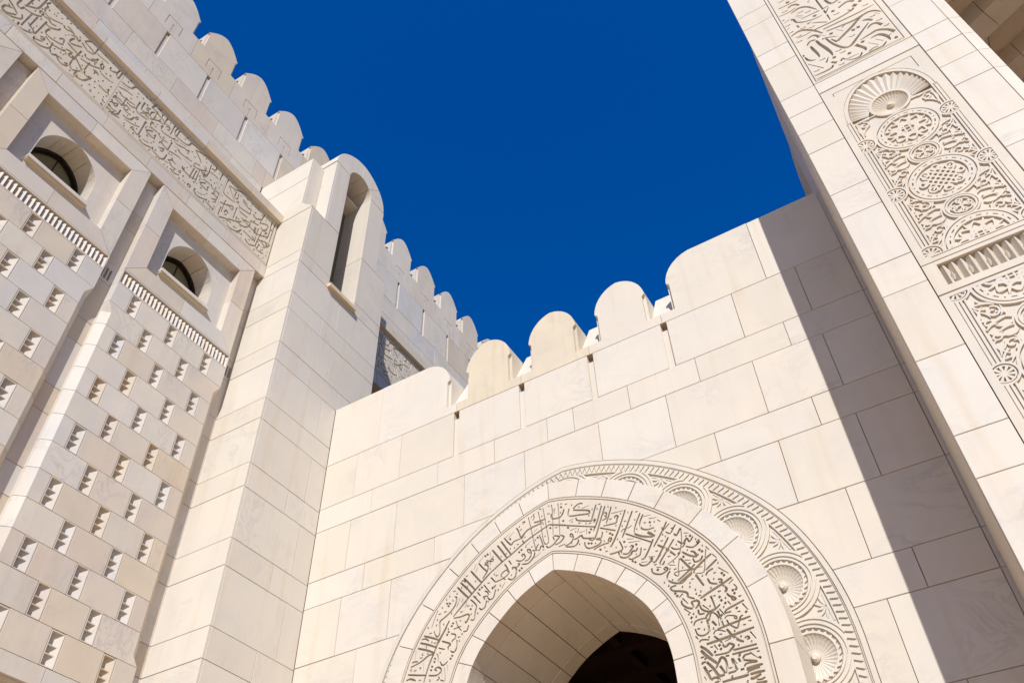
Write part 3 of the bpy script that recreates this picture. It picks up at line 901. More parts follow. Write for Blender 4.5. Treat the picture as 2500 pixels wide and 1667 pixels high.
    ([(6.944,16.982),(7.145,16.926),(7.192,16.982)],0.025,0.022,0.031),
    ([(6.705,17.066),(6.709,16.845),(6.806,16.927),(6.766,17.066)],0.025,0.022,0.031),
    ([(6.939,16.569),(7.115,16.594),(7.199,16.62)],0.025,0.022,0.031),
    ([(6.919,16.327),(6.958,16.193),(7.184,16.241),(7.338,16.454)],0.025,0.022,0.031),
    ([(7.123,16.457),(7.323,16.509),(7.276,16.346)],0.025,0.022,0.031),
    ([(7.039,16.432),(7.446,16.397),(7.525,16.45)],0.025,0.022,0.031),
    ([(7.44,16.534),(7.502,16.533),(7.446,16.397)],0.025,0.022,0.031),
    ([(7.263,17.181),(7.454,17.181)],0.025,0.022,0.031),
    ([(7.309,16.897),(7.419,16.84),(7.571,16.981)],0.025,0.022,0.031),
    ([(7.627,17.255),(7.573,16.853)],0.025,0.022,0.031),
    ([(7.292,16.619),(7.464,16.672),(7.544,16.727)],0.025,0.022,0.031),
    ([(7.553,16.811),(7.764,16.981),(7.819,16.895),(7.71,16.697),(7.607,16.726)],0.025,0.022,0.031),
    ([(7.686,16.67),(7.831,16.724),(7.764,16.613)],0.025,0.022,0.031),
    ([(7.889,17.256),(7.893,16.611),(7.747,16.557)],0.025,0.022,0.031),
    ([(7.987,17.257),(7.97,16.498)],0.025,0.022,0.031),
    ([(7.574,16.615),(7.574,16.044)],0.025,0.022,0.031),
    ([(7.703,16.726),(7.628,16.069),(7.677,15.947)],0.025,0.022,0.031),
    ([(7.461,16.342),(7.706,16.475),(7.885,16.639)],0.025,0.022,0.031),
    ([(7.191,16.108),(7.436,16.101),(7.559,16.097),(7.467,16.207)],0.025,0.022,0.031),
    ([(7.305,15.92),(7.441,15.863),(7.643,16.015)],0.025,0.022,0.031),
    ([(7.687,16.31),(7.707,16.12),(7.696,15.933),(7.897,15.991)],0.025,0.022,0.031),
    ([(7.687,16.31),(7.867,16.225),(7.847,16.062)],0.025,0.022,0.031),
    ([(7.691,16.297),(7.968,16.443),(7.965,16.332),(7.801,16.118)],0.025,0.022,0.031),
    ([(7.87,16.334),(7.926,16.36),(7.891,16.251)],0.025,0.022,0.031),
    ([(6.631,17.032),(6.674,17.044)],0.026,0.026,0.029),
    ([(6.832,17.074),(6.876,17.087)],0.026,0.026,0.029),
    ([(6.356,16.177),(6.397,16.187)],0.026,0.026,0.029),
    ([(6.368,16.518),(6.41,16.529)],0.026,0.026,0.029),
    ([(6.628,15.847),(6.67,15.857)],0.026,0.026,0.029),
    ([(6.701,15.845),(6.743,15.854)],0.026,0.026,0.029),
    ([(6.962,16.307),(7.005,16.318)],0.026,0.026,0.029),
    ([(7.018,16.266),(7.061,16.276)],0.026,0.026,0.029),
    ([(6.968,15.977),(7.01,15.988)],0.026,0.026,0.029),
    ([(7.282,16.572),(7.326,16.583)],0.026,0.026,0.029),
    ([(7.094,16.371),(7.137,16.382)],0.026,0.026,0.029),
    ([(7.091,15.908),(7.134,15.918)],0.026,0.026,0.029),
    ([(7.032,15.859),(7.074,15.868)],0.026,0.026,0.029),
    ([(7.383,17.232),(7.429,17.245)],0.026,0.026,0.029),
    ([(7.542,17.118),(7.588,17.131)],0.026,0.026,0.029),
    ([(6.815,16.815),(6.788,16.765),(6.799,16.746),(6.826,16.768)],0.008,0.008,0.017),
    ([(6.927,16.69),(6.9,16.641),(6.911,16.621),(6.937,16.643)],0.008,0.008,0.017),
    ([(7.187,15.988),(7.16,15.941),(7.171,15.922),(7.197,15.943)],0.008,0.008,0.017),
    ([(7.223,17.236),(7.195,17.184),(7.206,17.164),(7.234,17.187)],0.008,0.008,0.017),
    ([(7.418,16.754),(7.389,16.705),(7.4,16.684),(7.428,16.707)],0.008,0.008,0.017),
    ([(7.947,16.993),(7.916,16.941),(7.927,16.921),(7.956,16.944)],0.008,0.008,0.017),
    ([(7.743,16.185),(7.714,16.137),(7.725,16.118),(7.753,16.139)],0.008,0.008,0.017),
    ([(7.823,16.062),(7.794,16.014),(7.805,15.994),(7.833,16.015)],0.008,0.008,0.017),
    ([(7.637,15.894),(7.608,15.847),(7.619,15.828),(7.646,15.849)],0.008,0.008,0.017),
    ([(6.948,15.995),(6.921,15.949),(6.932,15.93),(6.958,15.95)],0.008,0.008,0.017),
    ([(7.054,17.221),(7.026,17.17),(7.038,17.149),(7.065,17.172)],0.008,0.008,0.017),
    ([(7.697,16.241),(7.668,16.192),(7.679,16.173),(7.707,16.194)],0.008,0.008,0.017),
    ([(7.096,16.202),(7.069,16.154),(7.08,16.135),(7.107,16.156)],0.008,0.008,0.017),
    ([(7.617,17.137),(7.587,17.085),(7.599,17.064),(7.627,17.088)],0.008,0.008,0.017)]
CUTS_ARCH = [
    ([(-4.804,7.016),(-4.548,6.915)],0.015,0.013,0.019),
    ([(-4.804,7.016),(-4.945,6.97),(-5.103,6.917),(-5.261,6.849),(-5.452,6.746),(-5.626,6.668),(-5.864,6.536),(-5.975,6.459)],0.014,0.012,0.018),
    ([(-4.98,7.309),(-4.946,7.08),(-4.929,6.855),(-4.906,6.74),(-4.87,6.712),(-4.835,6.738),(-4.84,6.823),(-4.868,7.099),(-4.895,7.334)],0.01,0.009,0.012),
    ([(-4.751,7.344),(-4.739,7.178),(-4.756,6.824)],0.01,0.009,0.012),
    ([(-4.64,7.326),(-4.64,7.062),(-4.648,6.77)],0.01,0.009,0.012),
    ([(-5.148,7.267),(-5.124,7.114),(-5.094,6.93),(-5.059,6.717),(-5.039,6.672)],0.01,0.009,0.012),
    ([(-5.06,7.146),(-4.982,7.133),(-4.858,7.135)],0.015,0.013,0.019),
    ([(-5.102,7.074),(-5.063,7.076),(-4.969,7.086),(-4.907,7.097)],0.015,0.013,0.019),
    ([(-4.762,7.187),(-4.766,7.125),(-4.738,7.09),(-4.616,7.077),(-4.557,7.158),(-4.554,7.189)],0.014,0.012,0.018),
    ([(-5.222,7.023),(-5.256,6.972),(-5.288,6.952),(-5.33,7.093),(-5.362,7.161)],0.014,0.012,0.018),
    ([(-5.288,6.952),(-5.414,6.942),(-5.455,6.902),(-5.516,6.97),(-5.578,7.063)],0.014,0.012,0.018),
    ([(-5.287,6.967),(-5.174,7.053),(-5.079,7.066)],0.015,0.013,0.019),
    ([(-5.634,7.027),(-5.543,6.87),(-5.46,6.734)],0.016,0.014,0.021),
    ([(-5.7,6.979),(-5.607,6.83),(-5.531,6.697)],0.016,0.014,0.021),
    ([(-5.789,6.932),(-5.703,6.801),(-5.611,6.663)],0.016,0.014,0.021),
    ([(-5.266,6.913),(-5.238,6.841)],0.016,0.014,0.021),
    ([(-6.031,6.789),(-5.959,6.688),(-5.88,6.601)],0.014,0.012,0.018),
    ([(-5.863,6.717),(-5.879,6.753),(-5.927,6.739),(-5.863,6.687),(-5.88,6.601),(-5.959,6.507)],0.014,0.012,0.018),
    ([(-5.894,6.789),(-5.799,6.742),(-5.767,6.746),(-5.798,6.788),(-5.831,6.722),(-5.807,6.683)],0.012,0.011,0.015),
    ([(-6.168,6.704),(-6.087,6.594),(-5.991,6.464)],0.016,0.014,0.021),
    ([(-6.289,6.621),(-6.231,6.541)],0.016,0.014,0.021),
    ([(-5.817,6.484),(-5.741,6.383)],0.015,0.013,0.019),
    ([(-5.741,6.383),(-5.647,6.392),(-5.554,6.42),(-5.507,6.464),(-5.552,6.516),(-5.606,6.497),(-5.646,6.45),(-5.571,6.367)],0.013,0.012,0.016),
    ([(-5.58,6.623),(-5.528,6.515),(-5.523,6.439)],0.014,0.012,0.018),
    ([(-5.509,6.659),(-5.465,6.577)],0.015,0.013,0.019),
    ([(-5.444,6.488),(-5.451,6.52),(-5.413,6.514),(-5.384,6.468),(-5.402,6.371),(-5.465,6.333),(-5.532,6.376)],0.014,0.012,0.018),
    ([(-5.398,6.502),(-5.351,6.516),(-5.319,6.55),(-5.365,6.551)],0.013,0.012,0.016),
    ([(-5.386,6.618),(-5.303,6.582),(-5.232,6.611),(-5.253,6.678),(-5.287,6.675),(-5.27,6.638)],0.013,0.012,0.016),
    ([(-5.242,6.562),(-5.181,6.563),(-5.133,6.622),(-5.144,6.709),(-5.189,6.732),(-5.176,6.674),(-5.123,6.664)],0.013,0.012,0.016),
    ([(-5.29,6.525),(-5.184,6.505),(-5.089,6.577),(-5.071,6.646)],0.014,0.012,0.018),
    ([(-5.106,6.696),(-5.069,6.668),(-5.037,6.71),(-5.003,6.759)],0.011,0.01,0.014),
    ([(-5.054,6.678),(-4.994,6.65),(-4.96,6.713),(-4.918,6.668)],0.012,0.011,0.015),
    ([(-4.918,6.668),(-4.949,6.785),(-4.98,6.904)],0.011,0.01,0.014),
    ([(-4.879,6.685),(-4.844,6.643),(-4.76,6.666),(-4.704,6.714),(-4.656,6.758),(-4.721,6.796),(-4.758,6.794),(-4.741,6.727)],0.013,0.012,0.016),
    ([(-4.739,6.651),(-4.648,6.664),(-4.583,6.732),(-4.64,6.775)],0.013,0.012,0.016),
    ([(-4.683,6.602),(-4.573,6.608)],0.011,0.01,0.014),
    ([(-5.206,7.224),(-5.261,7.22),(-5.206,7.208),(-5.255,7.181)],0.009,0.008,0.011),
    ([(-5.036,7.29),(-5.068,7.278),(-5.047,7.229),(-5.081,7.186)],0.009,0.008,0.011),
    ([(-4.687,7.255),(-4.712,7.232),(-4.702,7.164)],0.009,0.008,0.011),
    ([(-5.554,7.054),(-5.472,7.112)],0.007,0.004,0.007),
    ([(-5.507,7.03),(-5.409,7.106)],0.007,0.004,0.007),
    ([(-5.216,6.803),(-5.122,6.846)],0.007,0.004,0.007),
    ([(-5.075,6.557),(-4.967,6.61)],0.007,0.004,0.007),
    ([(-6.023,6.802),(-5.942,6.867)],0.007,0.004,0.007),
    ([(-6.112,6.701),(-6.072,6.787)],0.007,0.004,0.007),
    ([(-6.079,6.652),(-6.039,6.73)],0.007,0.004,0.007),
    ([(-5.821,6.904),(-5.83,6.783)],0.007,0.004,0.007),
    ([(-5.068,6.983),(-5.004,7.022)],0.007,0.004,0.007),
    ([(-5.486,7.02),(-5.458,6.99)],0.018,0.018,0.02),
    ([(-5.301,6.773),(-5.274,6.744)],0.018,0.018,0.02),
    ([(-5.341,6.749),(-5.314,6.72)],0.018,0.018,0.02),
    ([(-5.884,6.897),(-5.855,6.866)],0.018,0.018,0.02),
    ([(-5.925,6.884),(-5.895,6.854)],0.018,0.018,0.02),
    ([(-5.021,6.883),(-4.995,6.853)],0.018,0.018,0.02),
    ([(-4.604,7.253),(-4.579,7.223)],0.018,0.018,0.02),
    ([(-4.806,6.968),(-4.78,6.939)],0.018,0.018,0.02),
    ([(-5.345,6.45),(-5.318,6.422)],0.018,0.018,0.02),
    ([(-5.309,6.475),(-5.282,6.447)],0.018,0.018,0.02),
    ([(-4.587,7.009),(-4.562,6.979)],0.018,0.018,0.02),
    ([(-5.302,7.113),(-5.287,7.089),(-5.279,7.103),(-5.259,7.093)],0.005,0.005,0.01),
    ([(-5.366,6.884),(-5.351,6.861),(-5.343,6.875),(-5.323,6.865)],0.005,0.005,0.01),
    ([(-4.826,7.218),(-4.812,7.193),(-4.804,7.207),(-4.784,7.197)],0.005,0.005,0.01),
    ([(-4.827,7.082),(-4.814,7.058),(-4.805,7.073),(-4.786,7.062)],0.005,0.005,0.01),
    ([(-4.715,6.939),(-4.701,6.916),(-4.693,6.93),(-4.674,6.92)],0.005,0.005,0.01),
    ([(-5.736,6.493),(-5.721,6.47),(-5.713,6.484),(-5.692,6.474)],0.005,0.005,0.01),
    ([(-6.254,6.654),(-6.237,6.63),(-6.229,6.645),(-6.208,6.635)],0.005,0.005,0.01),
    ([(-4.959,7.349),(-4.945,7.324),(-4.936,7.338),(-4.916,7.328)],0.005,0.005,0.01),
    ([(-5.293,7.17),(-5.312,7.17),(-5.31,7.157),(-5.295,7.147)],0.004,0.004,0.009),
    ([(-5.083,7.261),(-5.102,7.262),(-5.1,7.248),(-5.085,7.239)],0.004,0.004,0.009),
    ([(-4.905,7.211),(-4.924,7.211),(-4.922,7.198),(-4.908,7.189)],0.004,0.004,0.009),
    ([(-4.891,7.07),(-4.909,7.07),(-4.908,7.057),(-4.893,7.048)],0.004,0.004,0.009),
    ([(-4.874,6.853),(-4.892,6.853),(-4.89,6.841),(-4.876,6.832)],0.004,0.004,0.009),
    ([(-5.035,6.849),(-5.053,6.849),(-5.051,6.836),(-5.037,6.827)],0.004,0.004,0.009),
    ([(-5.101,6.757),(-5.119,6.757),(-5.117,6.744),(-5.103,6.736)],0.004,0.004,0.009),
    ([(-5.207,6.957),(-5.226,6.957),(-5.224,6.944),(-5.209,6.935)],0.004,0.004,0.009),
    ([(-5.462,6.852),(-5.481,6.852),(-5.479,6.839),(-5.464,6.83)],0.004,0.004,0.009),
    ([(-5.392,6.843),(-5.41,6.843),(-5.408,6.83),(-5.394,6.821)],0.004,0.004,0.009),
    ([(-5.622,6.776),(-5.641,6.776),(-5.638,6.763),(-5.623,6.754)],0.004,0.004,0.009),
    ([(-5.534,6.792),(-5.553,6.792),(-5.551,6.779),(-5.536,6.771)],0.004,0.004,0.009),
    ([(-5.731,6.867),(-5.75,6.868),(-5.748,6.854),(-5.733,6.846)],0.004,0.004,0.009),
    ([(-5.46,6.414),(-5.478,6.414),(-5.476,6.401),(-5.462,6.393)],0.004,0.004,0.009),
    ([(-4.91,6.645),(-4.928,6.645),(-4.926,6.633),(-4.912,6.624)],0.004,0.004,0.009),
    ([(-5.744,6.521),(-5.763,6.522),(-5.761,6.509),(-5.746,6.5)],0.004,0.004,0.009),
    ([(-4.574,7.303),(-4.592,7.303),(-4.591,7.29),(-4.577,7.281)],0.004,0.004,0.009),
    ([(-4.593,7.157),(-4.611,7.158),(-4.61,7.145),(-4.596,7.136)],0.004,0.004,0.009),
    ([(-4.78,7.341),(-4.799,7.342),(-4.797,7.328),(-4.783,7.319)],0.004,0.004,0.009),
    ([(-5.764,6.817),(-5.783,6.817),(-5.781,6.804),(-5.765,6.795)],0.004,0.004,0.009),
    ([(-5.814,6.635),(-5.833,6.635),(-5.83,6.622),(-5.815,6.613)],0.004,0.004,0.009),
    ([(-5.199,6.791),(-5.218,6.792),(-5.216,6.779),(-5.201,6.77)],0.004,0.004,0.009),
    ([(-5.837,6.548),(-5.972,6.45),(-6.09,6.362),(-6.2,6.279),(-6.326,6.172),(-6.466,6.057)],0.015,0.013,0.019),
    ([(-6.528,6.018),(-6.634,5.852),(-6.724,5.739),(-6.78,5.59)],0.014,0.012,0.018),
    ([(-6.132,6.644),(-5.972,6.45)],0.015,0.013,0.019),
    ([(-6.285,6.618),(-6.187,6.496),(-6.082,6.359)],0.016,0.014,0.021),
    ([(-6.349,6.571),(-6.234,6.437),(-6.137,6.31)],0.016,0.014,0.021),
    ([(-6.405,6.513),(-6.298,6.383),(-6.2,6.276)],0.016,0.014,0.021),
    ([(-5.94,6.403),(-5.832,6.244)],0.014,0.012,0.018),
    ([(-6.051,6.32),(-5.996,6.244)],0.014,0.012,0.018),
    ([(-6.121,6.284),(-5.996,6.129)],0.014,0.012,0.018),
    ([(-6.168,6.24),(-6.066,6.115),(-6.088,6.015),(-6.103,5.908),(-6.165,5.926)],0.013,0.012,0.016),
    ([(-5.785,6.28),(-5.8,6.314),(-5.762,6.309),(-5.738,6.338)],0.014,0.012,0.018),
    ([(-5.739,6.266),(-5.779,6.149),(-5.841,6.139),(-5.879,6.187)],0.013,0.012,0.016),
    ([(-5.925,6.302),(-5.878,6.266),(-5.871,6.206),(-5.949,6.215),(-5.918,6.163)],0.013,0.012,0.016),
    ([(-5.895,6.141),(-5.918,6.049),(-5.98,6.025),(-6.019,6.065)],0.013,0.012,0.016),
    ([(-6.457,6.033),(-6.338,6.019),(-6.213,6.024),(-6.189,5.982),(-6.227,5.916),(-6.258,5.925),(-6.235,5.89)],0.014,0.012,0.018),
    ([(-6.195,5.851),(-6.225,5.777),(-6.287,5.781)],0.013,0.012,0.016),
    ([(-6.45,6.364),(-6.409,6.344),(-6.438,6.221),(-6.548,6.124),(-6.658,6.07),(-6.697,6.039),(-6.69,5.882),(-6.728,5.823),(-6.778,5.879),(-6.788,5.931)],0.014,0.012,0.018),
    ([(-6.416,5.985),(-6.383,5.891),(-6.319,5.803)],0.01,0.009,0.012),
    ([(-6.453,5.863),(-6.32,5.873)],0.014,0.012,0.018),
    ([(-6.498,5.806),(-6.427,5.779),(-6.418,5.722),(-6.471,5.696),(-6.471,5.668)],0.013,0.012,0.016),
    ([(-6.394,5.688),(-6.391,5.579),(-6.436,5.517),(-6.498,5.554)],0.013,0.012,0.016),
    ([(-6.972,5.906),(-6.824,5.836),(-6.693,5.765)],0.016,0.014,0.021),
    ([(-6.653,5.74),(-6.501,5.656),(-6.539,5.619),(-6.529,5.563)],0.015,0.013,0.019),
    ([(-7.032,5.817),(-6.883,5.748),(-6.737,5.667)],0.016,0.014,0.021),
    ([(-6.704,5.651),(-6.593,5.6)],0.014,0.012,0.018),
    ([(-7.068,5.744),(-6.911,5.674),(-6.765,5.593)],0.016,0.014,0.021),
    ([(-7.01,5.86),(-6.937,5.854),(-6.878,5.802)],0.013,0.012,0.016),
    ([(-6.334,6.588),(-6.285,6.58),(-6.26,6.534)],0.011,0.01,0.014),
    ([(-6.738,6.239),(-6.789,6.123),(-6.839,5.988)],0.008,0.005,0.008),
    ([(-6.406,6.189),(-6.345,6.324)],0.008,0.005,0.008),
    ([(-6.254,6.143),(-6.224,6.228)],0.008,0.005,0.008),
    ([(-5.639,6.249),(-5.576,6.33)],0.008,0.005,0.008),
    ([(-6.319,6.243),(-6.296,6.294)],0.008,0.005,0.008),
    ([(-6.476,6.475),(-6.458,6.449),(-6.449,6.465),(-6.426,6.454)],0.006,0.006,0.011),
    ([(-6.629,6.191),(-6.61,6.166),(-6.602,6.181),(-6.579,6.171)],0.006,0.006,0.011),
    ([(-6.876,5.927),(-6.857,5.903),(-6.848,5.917),(-6.825,5.908)],0.006,0.006,0.011),
    ([(-6.795,5.758),(-6.776,5.734),(-6.768,5.749),(-6.745,5.739)],0.006,0.006,0.011),
    ([(-6.378,5.73),(-6.36,5.707),(-6.352,5.721),(-6.33,5.712)],0.006,0.006,0.011),
    ([(-5.876,6.418),(-5.859,6.393),(-5.851,6.408),(-5.828,6.398)],0.006,0.006,0.011),
    ([(-6.229,6.164),(-6.212,6.14),(-6.203,6.154),(-6.181,6.144)],0.006,0.006,0.011),
    ([(-6.726,6.183),(-6.707,6.159),(-6.699,6.174),(-6.675,6.163)],0.006,0.006,0.011),
    ([(-6.347,6.106),(-6.329,6.082),(-6.321,6.097),(-6.298,6.087)],0.006,0.006,0.011),
    ([(-6.391,6.415),(-6.413,6.415),(-6.41,6.401),(-6.392,6.391)],0.004,0.004,0.01),
    ([(-6.312,6.487),(-6.334,6.487),(-6.331,6.473),(-6.313,6.463)],0.004,0.004,0.01),
    ([(-6.207,6.476),(-6.229,6.476),(-6.226,6.462),(-6.208,6.452)],0.004,0.004,0.01),
    ([(-6.576,6.376),(-6.598,6.376),(-6.595,6.362),(-6.577,6.353)],0.004,0.004,0.01),
    ([(-6.462,6.326),(-6.483,6.326),(-6.48,6.312),(-6.462,6.303)],0.004,0.004,0.01),
    ([(-6.646,6.265),(-6.668,6.265),(-6.664,6.251),(-6.646,6.242)],0.004,0.004,0.01),
    ([(-6.48,6.128),(-6.502,6.128),(-6.498,6.114),(-6.481,6.105)],0.004,0.004,0.01),
    ([(-6.728,6.101),(-6.75,6.101),(-6.746,6.087),(-6.729,6.078)],0.004,0.004,0.01),
    ([(-6.125,6.143),(-6.146,6.143),(-6.143,6.129),(-6.126,6.12)],0.004,0.004,0.01),
    ([(-6.139,6.012),(-6.16,6.012),(-6.157,5.999),(-6.141,5.99)],0.004,0.004,0.01),
    ([(-5.642,6.311),(-5.663,6.311),(-5.661,6.297),(-5.644,6.288)],0.004,0.004,0.01),
    ([(-5.682,6.251),(-5.703,6.251),(-5.7,6.237),(-5.684,6.228)],0.004,0.004,0.01),
    ([(-6.031,5.994),(-6.052,5.994),(-6.049,5.981),(-6.032,5.972)],0.004,0.004,0.01),
    ([(-5.853,6.124),(-5.874,6.124),(-5.871,6.111),(-5.855,6.102)],0.004,0.004,0.01),
    ([(-6.529,5.902),(-6.55,5.902),(-6.547,5.888),(-6.53,5.879)],0.004,0.004,0.01),
    ([(-6.336,5.668),(-6.356,5.667),(-6.353,5.654),(-6.337,5.646)],0.004,0.004,0.01),
    ([(-6.291,5.757),(-6.312,5.757),(-6.309,5.744),(-6.292,5.735)],0.004,0.004,0.01),
    ([(-6.903,5.729),(-6.924,5.729),(-6.921,5.716),(-6.903,5.707)],0.004,0.004,0.01),
    ([(-6.873,5.625),(-6.895,5.625),(-6.891,5.612),(-6.874,5.603)],0.004,0.004,0.01),
    ([(-6.81,5.779),(-6.831,5.779),(-6.828,5.766),(-6.81,5.757)],0.004,0.004,0.01),
    ([(-6.521,6.411),(-6.543,6.411),(-6.539,6.397),(-6.521,6.387)],0.004,0.004,0.01),
    ([(-6.067,6.513),(-6.088,6.513),(-6.085,6.499),(-6.068,6.489)],0.004,0.004,0.01),
    ([(-6.741,6.019),(-6.762,6.019),(-6.759,6.005),(-6.741,5.996)],0.004,0.004,0.01),
    ([(-6.659,5.581),(-6.68,5.58),(-6.677,5.567),(-6.659,5.559)],0.004,0.004,0.01),
    ([(-6.886,6.019),(-6.908,6.019),(-6.904,6.005),(-6.886,5.996)],0.004,0.004,0.01),
    ([(-6.612,5.996),(-6.633,5.996),(-6.63,5.982),(-6.612,5.973)],0.004,0.004,0.01),
    ([(-6.063,6.261),(-6.084,6.261),(-6.081,6.247),(-6.064,6.238)],0.004,0.004,0.01),
    ([(-6.326,5.969),(-6.347,5.969),(-6.344,5.955),(-6.327,5.947)],0.004,0.004,0.01),
    ([(-6.593,6.314),(-6.562,6.286)],0.018,0.018,0.02),
    ([(-6.544,6.299),(-6.513,6.271)],0.018,0.018,0.02),
    ([(-6.567,6.267),(-6.537,6.238)],0.018,0.018,0.02),
    ([(-5.986,6.385),(-5.958,6.357)],0.018,0.018,0.02),
    ([(-6.026,6.363),(-5.997,6.335)],0.018,0.018,0.02),
    ([(-6.177,6.101),(-6.148,6.074)],0.018,0.018,0.02),
    ([(-6.478,5.97),(-6.448,5.943)],0.018,0.018,0.02),
    ([(-6.5,5.935),(-6.471,5.908)],0.018,0.018,0.02),
    ([(-6.55,5.858),(-6.521,5.831)],0.018,0.018,0.02),
    ([(-6.576,5.823),(-6.546,5.797)],0.018,0.018,0.02),
    ([(-4.789,7.008),(-4.077,6.711)],0.016,0.014,0.02),
    ([(-4.016,6.671),(-3.787,6.546)],0.016,0.014,0.02),
    ([(-3.649,6.446),(-3.292,6.184)],0.016,0.014,0.02),
    ([(-4.033,7.073),(-4.107,6.896),(-4.13,6.839)],0.014,0.012,0.017),
    ([(-3.951,7.023),(-4.043,6.794),(-4.12,6.654)],0.014,0.012,0.017),
    ([(-3.9,6.995),(-4.005,6.762),(-4.113,6.528),(-4.201,6.551)],0.014,0.012,0.017),
    ([(-3.806,6.95),(-3.859,6.821),(-3.913,6.707)],0.012,0.011,0.016),
    ([(-3.602,6.82),(-3.75,6.524),(-3.869,6.342),(-3.901,6.337)],0.014,0.012,0.017),
    ([(-3.501,6.764),(-3.641,6.51),(-3.707,6.4)],0.014,0.012,0.017),
    ([(-3.393,6.689),(-3.489,6.521),(-3.524,6.41)],0.011,0.01,0.014),
    ([(-3.356,6.65),(-3.424,6.531),(-3.406,6.441),(-3.328,6.396),(-3.228,6.393)],0.014,0.012,0.017),
    ([(-4.24,7.17),(-4.307,7.187),(-4.388,7.145),(-4.399,7.118),(-4.333,7.088),(-4.169,7.022),(-4.148,6.982),(-4.175,6.966),(-4.307,6.998),(-4.458,7.032),(-4.489,7.075),(-4.464,7.165)],0.015,0.013,0.019),
    ([(-4.369,6.976),(-4.364,6.934),(-4.316,6.903),(-4.187,6.851),(-4.106,6.826),(-4.079,6.842),(-4.074,6.818),(-4.102,6.789)],0.014,0.012,0.017),
    ([(-3.937,6.85),(-3.925,6.885),(-3.893,6.877),(-3.898,6.836),(-3.931,6.839)],0.012,0.011,0.016),
    ([(-3.899,6.827),(-3.912,6.788),(-3.971,6.776)],0.012,0.011,0.016),
    ([(-3.786,6.75),(-3.749,6.78),(-3.722,6.744),(-3.757,6.722)],0.014,0.012,0.017),
    ([(-3.741,6.717),(-3.764,6.665),(-3.845,6.669),(-3.965,6.683)],0.012,0.011,0.016),
    ([(-3.816,6.835),(-3.631,6.818)],0.009,0.008,0.011),
    ([(-3.334,6.358),(-3.294,6.319),(-3.242,6.259)],0.022,0.02,0.028),
    ([(-3.522,6.4),(-3.417,6.322),(-3.272,6.262)],0.017,0.015,0.022),
    ([(-4.566,6.56),(-4.435,6.523),(-4.374,6.561),(-4.361,6.607)],0.014,0.012,0.017),
    ([(-4.434,6.633),(-4.384,6.632),(-4.306,6.656),(-4.294,6.609),(-4.215,6.573),(-4.119,6.547)],0.015,0.013,0.019),
    ([(-4.581,6.582),(-4.514,6.584),(-4.451,6.631),(-4.444,6.706),(-4.475,6.742),(-4.487,6.703),(-4.455,6.683)],0.012,0.011,0.016),
    ([(-4.269,6.532),(-4.267,6.465),(-4.2,6.408),(-4.052,6.423),(-4.021,6.479),(-4.091,6.512),(-4.058,6.517),(-4.009,6.516),(-3.983,6.6)],0.014,0.012,0.017),
    ([(-4.147,6.365),(-4.056,6.391),(-3.958,6.398),(-3.902,6.395),(-3.865,6.44),(-3.877,6.469),(-3.914,6.432),(-3.896,6.384)],0.014,0.012,0.017),
    ([(-3.916,6.22),(-3.869,6.212),(-3.743,6.217),(-3.722,6.258),(-3.755,6.368)],0.014,0.012,0.017),
    ([(-3.75,6.219),(-3.734,6.165),(-3.652,6.137),(-3.599,6.183),(-3.563,6.219),(-3.599,6.24),(-3.61,6.219)],0.014,0.012,0.017),
    ([(-3.784,6.199),(-3.77,6.13),(-3.698,6.089),(-3.618,6.109),(-3.581,6.153),(-3.537,6.137),(-3.508,6.176)],0.015,0.013,0.019),
    ([(-3.655,6.066),(-3.613,6.036),(-3.534,6.049),(-3.486,6.064),(-3.456,6.165)],0.012,0.011,0.016),
    ([(-3.27,6.229),(-3.342,6.11),(-3.428,5.997),(-3.482,5.992)],0.014,0.012,0.017),
    ([(-3.519,5.942),(-3.481,5.898),(-3.407,5.889),(-3.339,5.936),(-3.32,5.961),(-3.365,5.96)],0.014,0.012,0.017),
    ([(-3.707,6.492),(-3.678,6.523),(-3.599,6.52),(-3.541,6.541)],0.009,0.008,0.011),
    ([(-4.482,6.956),(-4.404,6.971)],0.009,0.005,0.009),
    ([(-4.264,7.089),(-4.145,7.098)],0.009,0.005,0.009),
    ([(-4.479,6.796),(-4.368,6.8)],0.009,0.005,0.009),
    ([(-4.335,6.709),(-4.239,6.709)],0.009,0.005,0.009),
    ([(-3.623,6.297),(-3.449,6.264)],0.009,0.005,0.009),
    ([(-3.488,5.947),(-3.4,5.933)],0.009,0.005,0.009),
    ([(-3.349,6.613),(-3.246,6.6)],0.009,0.005,0.009),
    ([(-3.638,6.355),(-3.54,6.329)],0.009,0.005,0.009),
    ([(-4.215,6.735),(-4.233,6.639)],0.009,0.005,0.009),
    ([(-4.341,6.781),(-4.369,6.704)],0.009,0.005,0.009),
    ([(-4.224,6.505),(-4.199,6.477)],0.019,0.019,0.021),
    ([(-4.18,6.49),(-4.156,6.462)],0.019,0.019,0.021),
    ([(-4.165,6.714),(-4.14,6.685)],0.019,0.019,0.021),
    ([(-4.194,6.673),(-4.169,6.644)],0.019,0.019,0.021),
    ([(-4.521,6.87),(-4.495,6.839)],0.019,0.019,0.021),
    ([(-3.886,6.545),(-3.862,6.517)],0.019,0.019,0.021),
    ([(-3.853,6.513),(-3.83,6.484)],0.019,0.019,0.021),
    ([(-4.058,6.348),(-4.034,6.32)],0.019,0.019,0.021),
    ([(-3.696,6.345),(-3.673,6.317)],0.019,0.019,0.021),
    ([(-3.53,6.245),(-3.508,6.218)],0.019,0.019,0.021),
    ([(-3.613,6.018),(-3.591,5.992)],0.019,0.019,0.021),
    ([(-3.578,5.991),(-3.556,5.965)],0.019,0.019,0.021),
    ([(-3.289,6.508),(-3.267,6.48)],0.019,0.019,0.021),
    ([(-4.528,7.274),(-4.514,7.249),(-4.505,7.263),(-4.485,7.253)],0.006,0.006,0.01),
